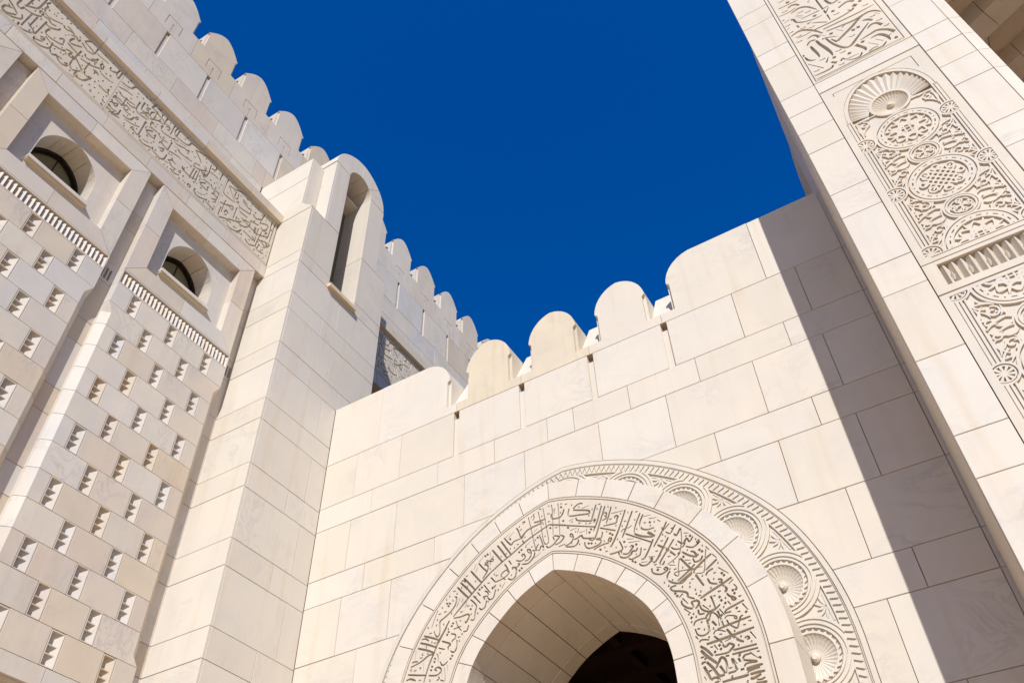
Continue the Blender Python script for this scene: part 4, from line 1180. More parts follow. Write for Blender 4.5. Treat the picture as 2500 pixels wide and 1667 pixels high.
    ([(-4.338,6.878),(-4.325,6.854),(-4.317,6.869),(-4.298,6.859)],0.006,0.006,0.01),
    ([(-4.177,6.814),(-4.164,6.791),(-4.155,6.805),(-4.137,6.795)],0.006,0.006,0.01),
    ([(-3.856,6.765),(-3.844,6.742),(-3.835,6.756),(-3.817,6.746)],0.006,0.006,0.01),
    ([(-3.648,6.654),(-3.636,6.631),(-3.627,6.645),(-3.61,6.635)],0.006,0.006,0.01),
    ([(-3.689,6.261),(-3.678,6.239),(-3.669,6.252),(-3.652,6.243)],0.006,0.006,0.01),
    ([(-3.365,6.524),(-3.355,6.502),(-3.346,6.515),(-3.329,6.506)],0.006,0.006,0.01),
    ([(-3.425,6.129),(-3.415,6.108),(-3.406,6.121),(-3.39,6.112)],0.006,0.006,0.01),
    ([(-3.974,6.29),(-3.962,6.268),(-3.953,6.281),(-3.936,6.272)],0.006,0.006,0.01),
    ([(-3.998,7.07),(-3.986,7.046),(-3.977,7.061),(-3.958,7.05)],0.006,0.006,0.01),
    ([(-3.46,6.738),(-3.449,6.715),(-3.44,6.729),(-3.423,6.719)],0.006,0.006,0.01),
    ([(-4.406,7.218),(-4.425,7.218),(-4.424,7.204),(-4.409,7.194)],0.004,0.004,0.009),
    ([(-4.292,7.138),(-4.312,7.138),(-4.31,7.124),(-4.296,7.115)],0.004,0.004,0.009),
    ([(-4.087,7.024),(-4.106,7.024),(-4.105,7.01),(-4.091,7.001)],0.004,0.004,0.009),
    ([(-3.839,6.973),(-3.857,6.974),(-3.856,6.96),(-3.843,6.951)],0.004,0.004,0.009),
    ([(-3.665,6.793),(-3.683,6.794),(-3.682,6.78),(-3.669,6.771)],0.004,0.004,0.009),
    ([(-3.555,6.769),(-3.573,6.77),(-3.573,6.756),(-3.56,6.748)],0.004,0.004,0.009),
    ([(-3.473,6.619),(-3.491,6.619),(-3.49,6.606),(-3.477,6.597)],0.004,0.004,0.009),
    ([(-4.151,6.941),(-4.17,6.941),(-4.168,6.927),(-4.154,6.918)],0.004,0.004,0.009),
    ([(-4.422,6.935),(-4.441,6.936),(-4.44,6.922),(-4.425,6.913)],0.004,0.004,0.009),
    ([(-4.204,6.829),(-4.223,6.829),(-4.222,6.815),(-4.208,6.806)],0.004,0.004,0.009),
    ([(-3.668,6.589),(-3.686,6.589),(-3.685,6.576),(-3.672,6.567)],0.004,0.004,0.009),
    ([(-4.379,6.753),(-4.398,6.753),(-4.397,6.74),(-4.383,6.731)],0.004,0.004,0.009),
    ([(-3.91,6.584),(-3.928,6.584),(-3.927,6.571),(-3.914,6.562)],0.004,0.004,0.009),
    ([(-3.962,6.451),(-3.98,6.451),(-3.979,6.438),(-3.966,6.43)],0.004,0.004,0.009),
    ([(-4.094,6.464),(-4.113,6.464),(-4.112,6.451),(-4.098,6.443)],0.004,0.004,0.009),
    ([(-4.457,6.592),(-4.476,6.592),(-4.474,6.579),(-4.46,6.57)],0.004,0.004,0.009),
    ([(-4.337,6.533),(-4.356,6.533),(-4.355,6.52),(-4.341,6.511)],0.004,0.004,0.009),
    ([(-3.962,6.351),(-3.98,6.352),(-3.979,6.339),(-3.966,6.331)],0.004,0.004,0.009),
    ([(-3.798,6.294),(-3.816,6.294),(-3.815,6.282),(-3.802,6.274)],0.004,0.004,0.009),
    ([(-3.464,6.464),(-3.482,6.464),(-3.481,6.452),(-3.468,6.443)],0.004,0.004,0.009),
    ([(-3.763,6.41),(-3.781,6.41),(-3.781,6.397),(-3.767,6.389)],0.004,0.004,0.009),
    ([(-3.526,6.095),(-3.543,6.095),(-3.542,6.083),(-3.53,6.075)],0.004,0.004,0.009),
    ([(-3.264,6.449),(-3.281,6.449),(-3.281,6.437),(-3.268,6.428)],0.004,0.004,0.009),
    ([(-3.723,6.911),(-3.741,6.912),(-3.74,6.898),(-3.727,6.889)],0.004,0.004,0.009),
    ([(-3.759,6.631),(-3.777,6.631),(-3.776,6.618),(-3.763,6.609)],0.004,0.004,0.009),
    ([(-4.01,7.003),(-4.029,7.004),(-4.028,6.99),(-4.014,6.98)],0.004,0.004,0.009),
    ([(-3.227,6.122),(-3.147,6.053),(-3.097,6.001),(-3.007,5.889)],0.018,0.015,0.022),
    ([(-2.954,5.83),(-2.84,5.634),(-2.805,5.558),(-2.721,5.365)],0.018,0.015,0.022),
    ([(-3.045,6.419),(-3.133,6.293),(-3.249,6.151),(-3.283,6.107)],0.013,0.012,0.016),
    ([(-3.059,6.182),(-3.16,6.051),(-3.291,5.891),(-3.355,5.939)],0.014,0.012,0.018),
    ([(-2.99,6.129),(-3.103,6.003),(-3.232,5.857),(-3.199,5.819),(-3.166,5.862)],0.013,0.012,0.016),
    ([(-3.386,6.298),(-3.244,6.262)],0.015,0.013,0.019),
    ([(-3.121,6.36),(-3.118,6.302),(-3.012,6.378)],0.01,0.009,0.012),
    ([(-3.083,6.275),(-3.025,6.226),(-2.96,6.301),(-2.928,6.332)],0.011,0.01,0.014),
    ([(-2.976,6.208),(-2.944,6.169),(-2.876,6.257)],0.014,0.012,0.018),
    ([(-2.87,6.254),(-2.886,6.093),(-2.92,5.981),(-2.971,5.876),(-3.138,5.799)],0.009,0.008,0.011),
    ([(-2.946,6.086),(-2.88,6.022),(-2.818,6.082),(-2.791,6.018),(-2.729,6.078)],0.014,0.012,0.018),
    ([(-3.047,6.025),(-3.003,5.982),(-2.916,5.966),(-2.842,6.022)],0.013,0.012,0.016),
    ([(-2.851,5.971),(-2.759,5.925),(-2.675,5.963),(-2.657,5.991),(-2.694,5.997),(-2.686,5.94)],0.014,0.012,0.018),
    ([(-2.914,5.911),(-2.828,5.828),(-2.736,5.783),(-2.759,5.857),(-2.805,5.88)],0.016,0.014,0.021),
    ([(-2.788,5.774),(-2.774,5.717),(-2.699,5.718),(-2.658,5.769)],0.014,0.012,0.018),
    ([(-2.543,5.757),(-2.653,5.702),(-2.793,5.618),(-2.931,5.547),(-3.052,5.496)],0.016,0.014,0.021),
    ([(-2.599,5.842),(-2.643,5.686),(-2.685,5.544),(-2.78,5.556)],0.009,0.008,0.011),
    ([(-2.489,5.66),(-2.573,5.61),(-2.657,5.56)],0.015,0.013,0.019),
    ([(-2.966,5.834),(-3.003,5.701),(-3.015,5.6),(-3.066,5.63),(-3.036,5.659),(-2.851,5.638),(-2.693,5.624)],0.009,0.008,0.011),
    ([(-2.78,5.686),(-2.922,5.596),(-3.046,5.533)],0.014,0.012,0.018),
    ([(-3.117,5.699),(-3.164,5.649),(-3.163,5.583),(-3.097,5.524),(-2.991,5.49),(-2.907,5.54),(-2.8,5.582)],0.014,0.012,0.018),
    ([(-3.355,5.818),(-3.353,5.75),(-3.246,5.695),(-3.151,5.724),(-3.157,5.765),(-3.195,5.765),(-3.175,5.732)],0.014,0.012,0.018),
    ([(-2.656,5.445),(-2.634,5.375),(-2.547,5.335)],0.014,0.012,0.018),
    ([(-2.56,5.554),(-2.639,5.529),(-2.671,5.488)],0.013,0.012,0.016),
    ([(-2.362,5.363),(-2.491,5.317)],0.016,0.014,0.021),
    ([(-2.534,5.393),(-2.489,5.379),(-2.497,5.344),(-2.53,5.355)],0.014,0.012,0.018),
    ([(-2.345,5.332),(-2.413,5.292)],0.01,0.009,0.012),
    ([(-2.496,5.546),(-2.384,5.426)],0.01,0.006,0.01),
    ([(-2.532,5.746),(-2.486,5.678)],0.01,0.006,0.01),
    ([(-2.597,5.882),(-2.555,5.814)],0.01,0.006,0.01),
    ([(-3.286,6.554),(-3.174,6.532)],0.01,0.006,0.01),
    ([(-2.841,6.167),(-2.774,6.143)],0.01,0.006,0.01),
    ([(-2.899,5.785),(-2.822,5.757)],0.01,0.006,0.01),
    ([(-3.115,5.785),(-3.031,5.753)],0.01,0.006,0.01),
    ([(-3.373,5.993),(-3.285,5.967)],0.01,0.006,0.01),
    ([(-3.167,6.493),(-3.127,6.449)],0.01,0.006,0.01),
    ([(-3.291,5.81),(-3.224,5.788)],0.01,0.006,0.01),
    ([(-2.777,6.112),(-2.755,6.084)],0.021,0.021,0.023),
    ([(-2.693,5.874),(-2.673,5.847)],0.021,0.021,0.023),
    ([(-2.665,5.842),(-2.644,5.815)],0.021,0.021,0.023),
    ([(-2.919,5.849),(-2.898,5.821)],0.021,0.021,0.023),
    ([(-2.971,5.916),(-2.949,5.888)],0.021,0.021,0.023),
    ([(-3.29,5.782),(-3.267,5.755)],0.021,0.021,0.023),
    ([(-2.476,5.47),(-2.457,5.444)],0.021,0.021,0.023),
    ([(-2.456,5.434),(-2.437,5.409)],0.021,0.021,0.023),
    ([(-3.172,6.172),(-3.161,6.15),(-3.152,6.163),(-3.134,6.154)],0.006,0.006,0.011),
    ([(-3.265,6.049),(-3.254,6.027),(-3.244,6.04),(-3.227,6.031)],0.006,0.006,0.011),
    ([(-3.113,5.917),(-3.103,5.896),(-3.093,5.909),(-3.076,5.9)],0.006,0.006,0.011),
    ([(-3.063,5.713),(-3.053,5.693),(-3.043,5.706),(-3.027,5.697)],0.006,0.006,0.011),
    ([(-2.863,5.508),(-2.853,5.488),(-2.844,5.5),(-2.828,5.492)],0.006,0.006,0.011),
    ([(-2.568,5.498),(-2.559,5.479),(-2.549,5.491),(-2.534,5.483)],0.006,0.006,0.011),
    ([(-3.314,5.864),(-3.303,5.842),(-3.294,5.856),(-3.277,5.847)],0.006,0.006,0.011),
    ([(-3.003,6.309),(-2.993,6.287),(-2.983,6.3),(-2.966,6.291)],0.006,0.006,0.011),
    ([(-2.858,5.731),(-2.848,5.71),(-2.839,5.723),(-2.822,5.715)],0.006,0.006,0.011),
    ([(-3.201,6.487),(-3.219,6.487),(-3.219,6.474),(-3.206,6.465)],0.004,0.004,0.01),
    ([(-3.214,6.347),(-3.232,6.347),(-3.232,6.334),(-3.219,6.325)],0.004,0.004,0.01),
    ([(-3.198,5.964),(-3.216,5.964),(-3.215,5.951),(-3.203,5.943)],0.004,0.004,0.01),
    ([(-3.037,5.815),(-3.054,5.814),(-3.054,5.802),(-3.041,5.795)],0.004,0.004,0.01),
    ([(-2.931,5.7),(-2.948,5.699),(-2.948,5.688),(-2.936,5.68)],0.004,0.004,0.01),
    ([(-3.101,5.737),(-3.119,5.736),(-3.119,5.724),(-3.106,5.717)],0.004,0.004,0.01),
    ([(-2.701,5.507),(-2.718,5.507),(-2.718,5.496),(-2.706,5.488)],0.004,0.004,0.01),
    ([(-2.568,5.42),(-2.584,5.419),(-2.585,5.408),(-2.573,5.401)],0.004,0.004,0.01),
    ([(-3.092,5.576),(-3.109,5.576),(-3.109,5.564),(-3.096,5.557)],0.004,0.004,0.01),
    ([(-3.206,5.574),(-3.223,5.574),(-3.223,5.562),(-3.21,5.555)],0.004,0.004,0.01),
    ([(-2.807,6.123),(-2.825,6.123),(-2.825,6.11),(-2.812,6.102)],0.004,0.004,0.01),
    ([(-2.69,6.033),(-2.707,6.033),(-2.708,6.021),(-2.695,6.013)],0.004,0.004,0.01),
    ([(-2.473,5.612),(-2.489,5.611),(-2.489,5.6),(-2.478,5.592)],0.004,0.004,0.01),
    ([(-2.827,5.918),(-2.844,5.917),(-2.844,5.905),(-2.832,5.897)],0.004,0.004,0.01),
    ([(-2.697,5.806),(-2.714,5.806),(-2.714,5.794),(-2.702,5.786)],0.004,0.004,0.01),
    ([(-3.116,6.255),(-3.134,6.255),(-3.134,6.242),(-3.121,6.234)],0.004,0.004,0.01),
    ([(-2.876,5.462),(-2.893,5.462),(-2.893,5.45),(-2.881,5.443)],0.004,0.004,0.01),
    ([(-3.084,6.215),(-3.101,6.215),(-3.101,6.202),(-3.088,6.194)],0.004,0.004,0.01),
    ([(-2.62,5.913),(-2.637,5.913),(-2.637,5.901),(-2.625,5.893)],0.004,0.004,0.01),
    ([(-2.957,6.045),(-2.974,6.045),(-2.974,6.032),(-2.962,6.024)],0.004,0.004,0.01),
    ([(-2.665,5.209),(-2.637,5.031)],0.018,0.015,0.022),
    ([(-2.62,5.002),(-2.583,4.769)],0.018,0.015,0.022),
    ([(-2.559,4.75),(-2.511,4.657),(-2.449,4.583),(-2.391,4.545)],0.018,0.015,0.022),
    ([(-3.07,5.481),(-3.146,5.473),(-3.13,5.423),(-3.013,5.38),(-2.948,5.335),(-2.951,5.286),(-2.913,5.262),(-2.869,5.236)],0.015,0.013,0.019),
    ([(-3.007,5.347),(-3.064,5.308)],0.012,0.011,0.015),
    ([(-3.035,5.262),(-3.044,5.215),(-2.983,5.148),(-2.916,5.121),(-2.908,5.162),(-2.924,5.203)],0.015,0.013,0.019),
    ([(-2.924,5.203),(-2.851,5.206),(-2.824,5.16),(-2.883,5.105)],0.016,0.014,0.021),
    ([(-2.358,5.365),(-2.493,5.316),(-2.672,5.261),(-2.801,5.215)],0.016,0.014,0.021),
    ([(-2.496,5.304),(-2.45,5.24),(-2.483,5.201)],0.018,0.015,0.022),
    ([(-2.463,5.183),(-2.438,5.139),(-2.397,5.114),(-2.369,5.081),(-2.406,5.075),(-2.42,5.115)],0.015,0.013,0.019),
    ([(-2.276,5.035),(-2.398,5.007),(-2.508,4.98),(-2.545,4.944)],0.014,0.012,0.018),
    ([(-2.539,4.943),(-2.459,4.942)],0.016,0.014,0.021),
    ([(-2.817,5.134),(-2.815,5.085),(-2.744,5.027),(-2.65,5.023),(-2.57,5.071)],0.014,0.012,0.018),
    ([(-2.851,5.084),(-2.851,5.024),(-2.782,5.015)],0.015,0.013,0.019),
    ([(-2.782,4.955),(-2.724,5.009),(-2.648,5.035)],0.014,0.012,0.018),
    ([(-2.947,4.897),(-2.914,4.947),(-2.829,4.957),(-2.761,4.943)],0.011,0.01,0.014),
    ([(-2.937,4.859),(-2.922,4.785),(-2.859,4.75),(-2.785,4.769),(-2.771,4.811),(-2.775,4.93)],0.012,0.011,0.015),
    ([(-2.742,4.92),(-2.704,4.992),(-2.66,4.978),(-2.628,4.91),(-2.638,4.808)],0.012,0.011,0.015),
    ([(-2.713,4.894),(-2.669,4.823)],0.019,0.016,0.023),
    ([(-2.668,4.776),(-2.538,4.791),(-2.363,4.809),(-2.248,4.821)],0.015,0.013,0.019),
    ([(-2.535,4.859),(-2.514,4.795),(-2.439,4.727),(-2.41,4.753),(-2.366,4.844),(-2.33,4.857)],0.013,0.012,0.016),
    ([(-2.554,4.876),(-2.513,4.905),(-2.417,4.871),(-2.414,4.835),(-2.444,4.856)],0.01,0.009,0.012),
    ([(-2.729,4.707),(-2.664,4.632),(-2.635,4.557),(-2.603,4.548),(-2.564,4.571),(-2.516,4.535),(-2.557,4.502),(-2.609,4.472),(-2.765,4.481)],0.015,0.013,0.019),
    ([(-2.729,4.73),(-2.693,4.766),(-2.638,4.756),(-2.576,4.721)],0.01,0.009,0.012),
    ([(-2.836,4.635),(-2.569,4.651),(-2.237,4.68)],0.019,0.016,0.023),
    ([(-2.919,4.681),(-2.88,4.704),(-2.792,4.679)],0.011,0.01,0.014),
    ([(-2.917,4.634),(-2.849,4.571),(-2.788,4.48)],0.019,0.016,0.023),
    ([(-2.917,4.578),(-2.852,4.498)],0.016,0.014,0.021),
    ([(-2.545,4.482),(-2.253,4.479)],0.018,0.015,0.022),
    ([(-2.561,4.437),(-2.248,4.433)],0.016,0.014,0.021),
    ([(-2.376,4.585),(-2.335,4.596),(-2.319,4.569),(-2.354,4.562)],0.012,0.011,0.015),
    ([(-2.307,5.003),(-2.256,4.905)],0.011,0.007,0.011),
    ([(-2.473,5.083),(-2.445,5.027)],0.011,0.007,0.011),
    ([(-2.593,5.018),(-2.544,4.92)],0.011,0.007,0.011),
    ([(-3.026,5.148),(-2.951,5.065)],0.011,0.007,0.011),
    ([(-2.76,4.89),(-2.761,4.774)],0.011,0.007,0.011),
    ([(-2.949,4.769),(-2.923,4.722)],0.011,0.007,0.011),
    ([(-2.295,4.646),(-2.243,4.542)],0.011,0.007,0.011),
    ([(-2.355,5.272),(-2.317,5.21)],0.011,0.007,0.011),
    ([(-2.745,4.604),(-2.714,4.534)],0.011,0.007,0.011),
    ([(-2.352,4.408),(-2.306,4.351)],0.011,0.007,0.011),
    ([(-2.789,5.125),(-2.717,5.043)],0.011,0.007,0.011),
    ([(-3.024,5.29),(-2.962,5.196)],0.011,0.007,0.011),
    ([(-2.529,4.628),(-2.613,4.607)],0.011,0.007,0.011),
    ([(-2.563,5.245),(-2.553,5.224),(-2.543,5.237),(-2.526,5.229)],0.007,0.007,0.012),
    ([(-2.329,5.111),(-2.319,5.09),(-2.309,5.103),(-2.293,5.095)],0.007,0.007,0.012),
    ([(-2.383,4.925),(-2.374,4.905),(-2.364,4.918),(-2.348,4.91)],0.007,0.007,0.012),
    ([(-2.355,4.749),(-2.346,4.73),(-2.337,4.742),(-2.321,4.735)],0.007,0.007,0.012),
    ([(-2.658,4.716),(-2.649,4.696),(-2.639,4.709),(-2.623,4.701)],0.007,0.007,0.012),
    ([(-2.272,4.402),(-2.264,4.384),(-2.254,4.396),(-2.239,4.389)],0.007,0.007,0.012),
    ([(-2.636,5.206),(-2.626,5.186),(-2.616,5.199),(-2.6,5.19)],0.007,0.007,0.012),
    ([(-2.909,4.857),(-2.898,4.837),(-2.889,4.849),(-2.872,4.842)],0.007,0.007,0.012),
    ([(-2.281,4.779),(-2.272,4.759),(-2.262,4.772),(-2.247,4.764)],0.007,0.007,0.012),
    ([(-2.815,5.268),(-2.805,5.247),(-2.795,5.26),(-2.778,5.252)],0.007,0.007,0.012),
    ([(-2.798,4.596),(-2.789,4.577),(-2.779,4.589),(-2.763,4.582)],0.007,0.007,0.012),
    ([(-2.626,5.318),(-2.644,5.318),(-2.645,5.305),(-2.632,5.298)],0.005,0.005,0.011),
    ([(-2.522,5.03),(-2.54,5.029),(-2.54,5.018),(-2.528,5.01)],0.005,0.005,0.011),
    ([(-2.88,5.012),(-2.898,5.011),(-2.898,4.999),(-2.885,4.992)],0.005,0.005,0.011),
    ([(-2.907,5.056),(-2.925,5.055),(-2.925,5.043),(-2.912,5.036)],0.005,0.005,0.011),
    ([(-2.826,4.925),(-2.844,4.924),(-2.844,4.912),(-2.831,4.905)],0.005,0.005,0.011),
    ([(-2.811,4.826),(-2.828,4.826),(-2.828,4.814),(-2.816,4.807)],0.005,0.005,0.011),
    ([(-2.699,4.806),(-2.716,4.805),(-2.716,4.793),(-2.704,4.786)],0.005,0.005,0.011),
    ([(-2.457,4.707),(-2.474,4.707),(-2.474,4.695),(-2.462,4.689)],0.005,0.005,0.011),
    ([(-2.775,4.718),(-2.792,4.717),(-2.792,4.706),(-2.78,4.699)],0.005,0.005,0.011),
    ([(-2.398,4.623),(-2.415,4.622),(-2.415,4.611),(-2.403,4.604)],0.005,0.005,0.011),
    ([(-2.292,4.531),(-2.308,4.531),(-2.309,4.52),(-2.297,4.513)],0.005,0.005,0.011),
    ([(-2.447,4.53),(-2.464,4.529),(-2.464,4.518),(-2.452,4.512)],0.005,0.005,0.011),
    ([(-2.457,4.417),(-2.473,4.416),(-2.474,4.406),(-2.462,4.399)],0.005,0.005,0.011),
    ([(-2.979,5.443),(-2.998,5.443),(-2.998,5.43),(-2.985,5.422)],0.005,0.005,0.011),
    ([(-2.824,5.356),(-2.842,5.355),(-2.842,5.343),(-2.829,5.335)],0.005,0.005,0.011),
    ([(-2.823,5.299),(-2.841,5.299),(-2.841,5.287),(-2.828,5.279)],0.005,0.005,0.011),
    ([(-3.154,5.512),(-3.173,5.511),(-3.173,5.498),(-3.159,5.49)],0.005,0.005,0.011),
    ([(-2.685,5.092),(-2.703,5.091),(-2.703,5.079),(-2.691,5.071)],0.005,0.005,0.011),
    ([(-2.42,4.87),(-2.437,4.869),(-2.438,4.857),(-2.425,4.85)],0.005,0.005,0.011),
    ([(-2.965,5.067),(-2.983,5.066),(-2.983,5.054),(-2.97,5.047)],0.005,0.005,0.011),
    ([(-2.949,4.961),(-2.967,4.96),(-2.967,4.948),(-2.954,4.941)],0.005,0.005,0.011),
    ([(-2.476,5.136),(-2.494,5.135),(-2.494,5.123),(-2.481,5.116)],0.005,0.005,0.011),
    ([(-2.886,5.413),(-2.905,5.413),(-2.905,5.4),(-2.892,5.392)],0.005,0.005,0.011),
    ([(-2.76,5.311),(-2.778,5.31),(-2.779,5.298),(-2.766,5.29)],0.005,0.005,0.011),
    ([(-3.114,5.39),(-3.092,5.364)],0.021,0.021,0.023),
    ([(-3.094,5.35),(-3.072,5.324)],0.021,0.021,0.023),
    ([(-2.758,5.196),(-2.737,5.171)],0.021,0.021,0.023),
    ([(-2.966,5.019),(-2.946,4.995)],0.021,0.021,0.023),
    ([(-2.569,5.174),(-2.55,5.15)],0.021,0.021,0.023),
    ([(-2.556,5.126),(-2.537,5.102)],0.021,0.021,0.023),
    ([(-2.516,5.078),(-2.497,5.054)],0.021,0.021,0.023),
    ([(-2.391,5.209),(-2.372,5.184)],0.021,0.021,0.023),
    ([(-2.35,5.211),(-2.331,5.187)],0.021,0.021,0.023),
    ([(-2.38,5.166),(-2.361,5.142)],0.021,0.021,0.023),
    ([(-2.394,4.976),(-2.375,4.953)],0.021,0.021,0.023),
    ([(-2.295,4.898),(-2.277,4.875)],0.021,0.021,0.023),
    ([(-2.694,4.593),(-2.675,4.57)],0.021,0.021,0.023),
    ([(-2.686,4.546),(-2.667,4.524)],0.021,0.021,0.023),
    ([(-2.763,4.531),(-2.744,4.509)],0.021,0.021,0.023),
    ([(-2.592,4.943),(-2.573,4.92)],0.021,0.021,0.023),
    ([(-2.764,4.93),(-2.745,4.906)],0.021,0.021,0.023),
    ([(-2.641,4.44),(-2.595,4.434)],0.016,0.014,0.02),
    ([(-2.918,4.584),(-2.859,4.497),(-2.749,4.376)],0.021,0.018,0.026),
    ([(-2.779,4.33),(-2.742,4.374),(-2.707,4.426),(-2.674,4.432),(-2.651,4.395),(-2.647,4.326),(-2.666,4.24)],0.018,0.015,0.022),
    ([(-2.876,4.432),(-2.812,4.339),(-2.763,4.239),(-2.694,4.236)],0.019,0.017,0.024),
    ([(-2.917,4.389),(-2.891,4.299),(-2.865,4.217)],0.021,0.018,0.026),
    ([(-2.728,4.347),(-2.684,4.245)],0.021,0.018,0.026),
    ([(-2.655,4.238),(-2.554,4.241)],0.018,0.015,0.022),
    ([(-2.572,4.397),(-2.565,4.327),(-2.538,4.245)],0.019,0.017,0.024),
    ([(-2.499,4.378),(-2.484,4.328)],0.019,0.017,0.024),
    ([(-2.504,4.24),(-2.458,4.243)],0.018,0.015,0.022),
    ([(-2.895,4.457),(-2.879,4.476),(-2.851,4.476)],0.013,0.012,0.017),
    ([(-2.936,4.41),(-2.924,4.433),(-2.884,4.434)],0.013,0.012,0.017),
    ([(-2.35,4.391),(-2.411,4.392),(-2.445,4.363),(-2.432,4.337),(-2.319,4.299),(-2.304,4.284),(-2.381,4.293),(-2.427,4.291),(-2.453,4.264)],0.013,0.012,0.017),
    ([(-2.433,4.236),(-2.333,4.24),(-2.239,4.241)],0.018,0.015,0.022),
    ([(-2.434,4.232),(-2.401,4.209),(-2.339,4.215),(-2.279,4.214)],0.016,0.014,0.02),
    ([(-2.408,4.163),(-2.321,4.166),(-2.233,4.162)],0.018,0.015,0.022),
    ([(-2.416,4.117),(-2.372,4.113),(-2.283,4.138)],0.018,0.015,0.022),
    ([(-2.394,4.207),(-2.431,4.18),(-2.45,4.163),(-2.603,4.161),(-2.741,4.159)],0.018,0.015,0.022),
    ([(-2.863,4.209),(-2.827,4.23),(-2.783,4.218),(-2.767,4.184),(-2.832,4.171)],0.016,0.014,0.02),
    ([(-2.348,4.089),(-2.298,4.08),(-2.246,4.092)],0.012,0.01,0.015),
    ([(-2.364,4.053),(-2.299,4.044),(-2.237,4.043)],0.018,0.015,0.022),
    ([(-2.275,4.325),(-2.245,4.324),(-2.257,4.305)],0.012,0.01,0.015),
    ([(-2.35,4.406),(-2.279,4.322)],0.008,0.005,0.008),
    ([(-2.559,4.39),(-2.525,4.316)],0.008,0.005,0.008),
    ([(-2.936,4.272),(-2.919,4.223)],0.008,0.005,0.008),
    ([(-2.464,4.414),(-2.486,4.412),(-2.486,4.399),(-2.471,4.391)],0.006,0.006,0.013),
    ([(-2.599,4.197),(-2.62,4.196),(-2.62,4.182),(-2.605,4.174)],0.006,0.006,0.013),
    ([(-2.439,4.101),(-2.459,4.1),(-2.46,4.087),(-2.445,4.079)],0.006,0.006,0.013),
    ([(-2.934,4.508),(-2.922,4.486),(-2.911,4.5),(-2.892,4.492)],0.007,0.007,0.013),
    ([(-2.87,4.33),(-2.859,4.308),(-2.848,4.322),(-2.829,4.314)],0.007,0.007,0.013),
    ([(-2.628,4.3),(-2.618,4.281),(-2.608,4.293),(-2.592,4.286)],0.007,0.007,0.012),
    ([(-6.572,5.928),(-6.677,5.773),(-6.739,5.674),(-6.79,5.574),(-6.86,5.433),(-6.907,5.298),(-6.934,5.205)],0.015,0.013,0.018),
    ([(-6.779,5.581),(-6.868,5.586),(-6.997,5.526),(-7.179,5.489)],0.015,0.013,0.018),
    ([(-7.161,5.55),(-7.111,5.556),(-7.054,5.541)],0.012,0.01,0.015),
    ([(-7.222,5.393),(-7.041,5.341),(-6.902,5.306)],0.015,0.013,0.018),
    ([(-6.857,5.29),(-6.721,5.259),(-6.647,5.295),(-6.66,5.344),(-6.704,5.369),(-6.757,5.351),(-6.718,5.322)],0.015,0.013,0.018),
    ([(-7.244,5.31),(-7.172,5.32),(-7.075,5.272)],0.016,0.014,0.02),
    ([(-6.669,5.443),(-6.64,5.385),(-6.586,5.38),(-6.539,5.413)],0.013,0.012,0.017),
    ([(-6.735,5.578),(-6.705,5.523),(-6.702,5.447)],0.009,0.008,0.011),
    ([(-6.631,5.173),(-6.599,5.147),(-6.573,5.167),(-6.589,5.335)],0.007,0.006,0.009),
    ([(-6.717,5.177),(-6.675,5.202),(-6.687,5.233)],0.012,0.01,0.015),
    ([(-6.653,5.179),(-6.62,5.152)],0.012,0.01,0.015),
    ([(-7.099,5.71),(-7.101,5.582)],0.006,0.003,0.006),
    ([(-6.951,5.495),(-6.946,5.368)],0.006,0.003,0.006),
    ([(-6.63,5.272),(-6.622,5.207)],0.006,0.003,0.006),
    ([(-6.537,5.358),(-6.539,5.267)],0.006,0.003,0.006),
    ([(-6.963,5.637),(-6.988,5.637),(-6.984,5.621),(-6.963,5.611)],0.005,0.005,0.011),
    ([(-6.99,5.446),(-7.015,5.446),(-7.011,5.431),(-6.99,5.421)],0.005,0.005,0.011),
    ([(-7.152,5.456),(-7.177,5.455),(-7.173,5.44),(-7.152,5.43)],0.005,0.005,0.011),
    ([(-6.814,5.221),(-6.838,5.221),(-6.834,5.206),(-6.814,5.197)],0.005,0.005,0.011),
    ([(-7.025,5.596),(-7.006,5.573),(-6.997,5.587),(-6.974,5.578)],0.006,0.006,0.01),
    ([(-7.12,5.433),(-7.101,5.41),(-7.093,5.424),(-7.069,5.415)],0.006,0.006,0.01),
    ([(-7.026,5.27),(-7.007,5.248),(-7.0,5.262),(-6.976,5.253)],0.006,0.006,0.01),
    ([(-6.479,5.485),(-6.451,5.46)],0.017,0.017,0.018),
    ([(-6.505,5.45),(-6.477,5.426)],0.017,0.017,0.018),
    ([(-6.77,5.521),(-6.742,5.496)],0.017,0.017,0.018),
    ([(-6.779,5.476),(-6.751,5.452)],0.017,0.017,0.018),
    ([(-6.816,5.416),(-6.787,5.392)],0.017,0.017,0.018),
    ([(-6.832,5.369),(-6.803,5.345)],0.017,0.017,0.018)]

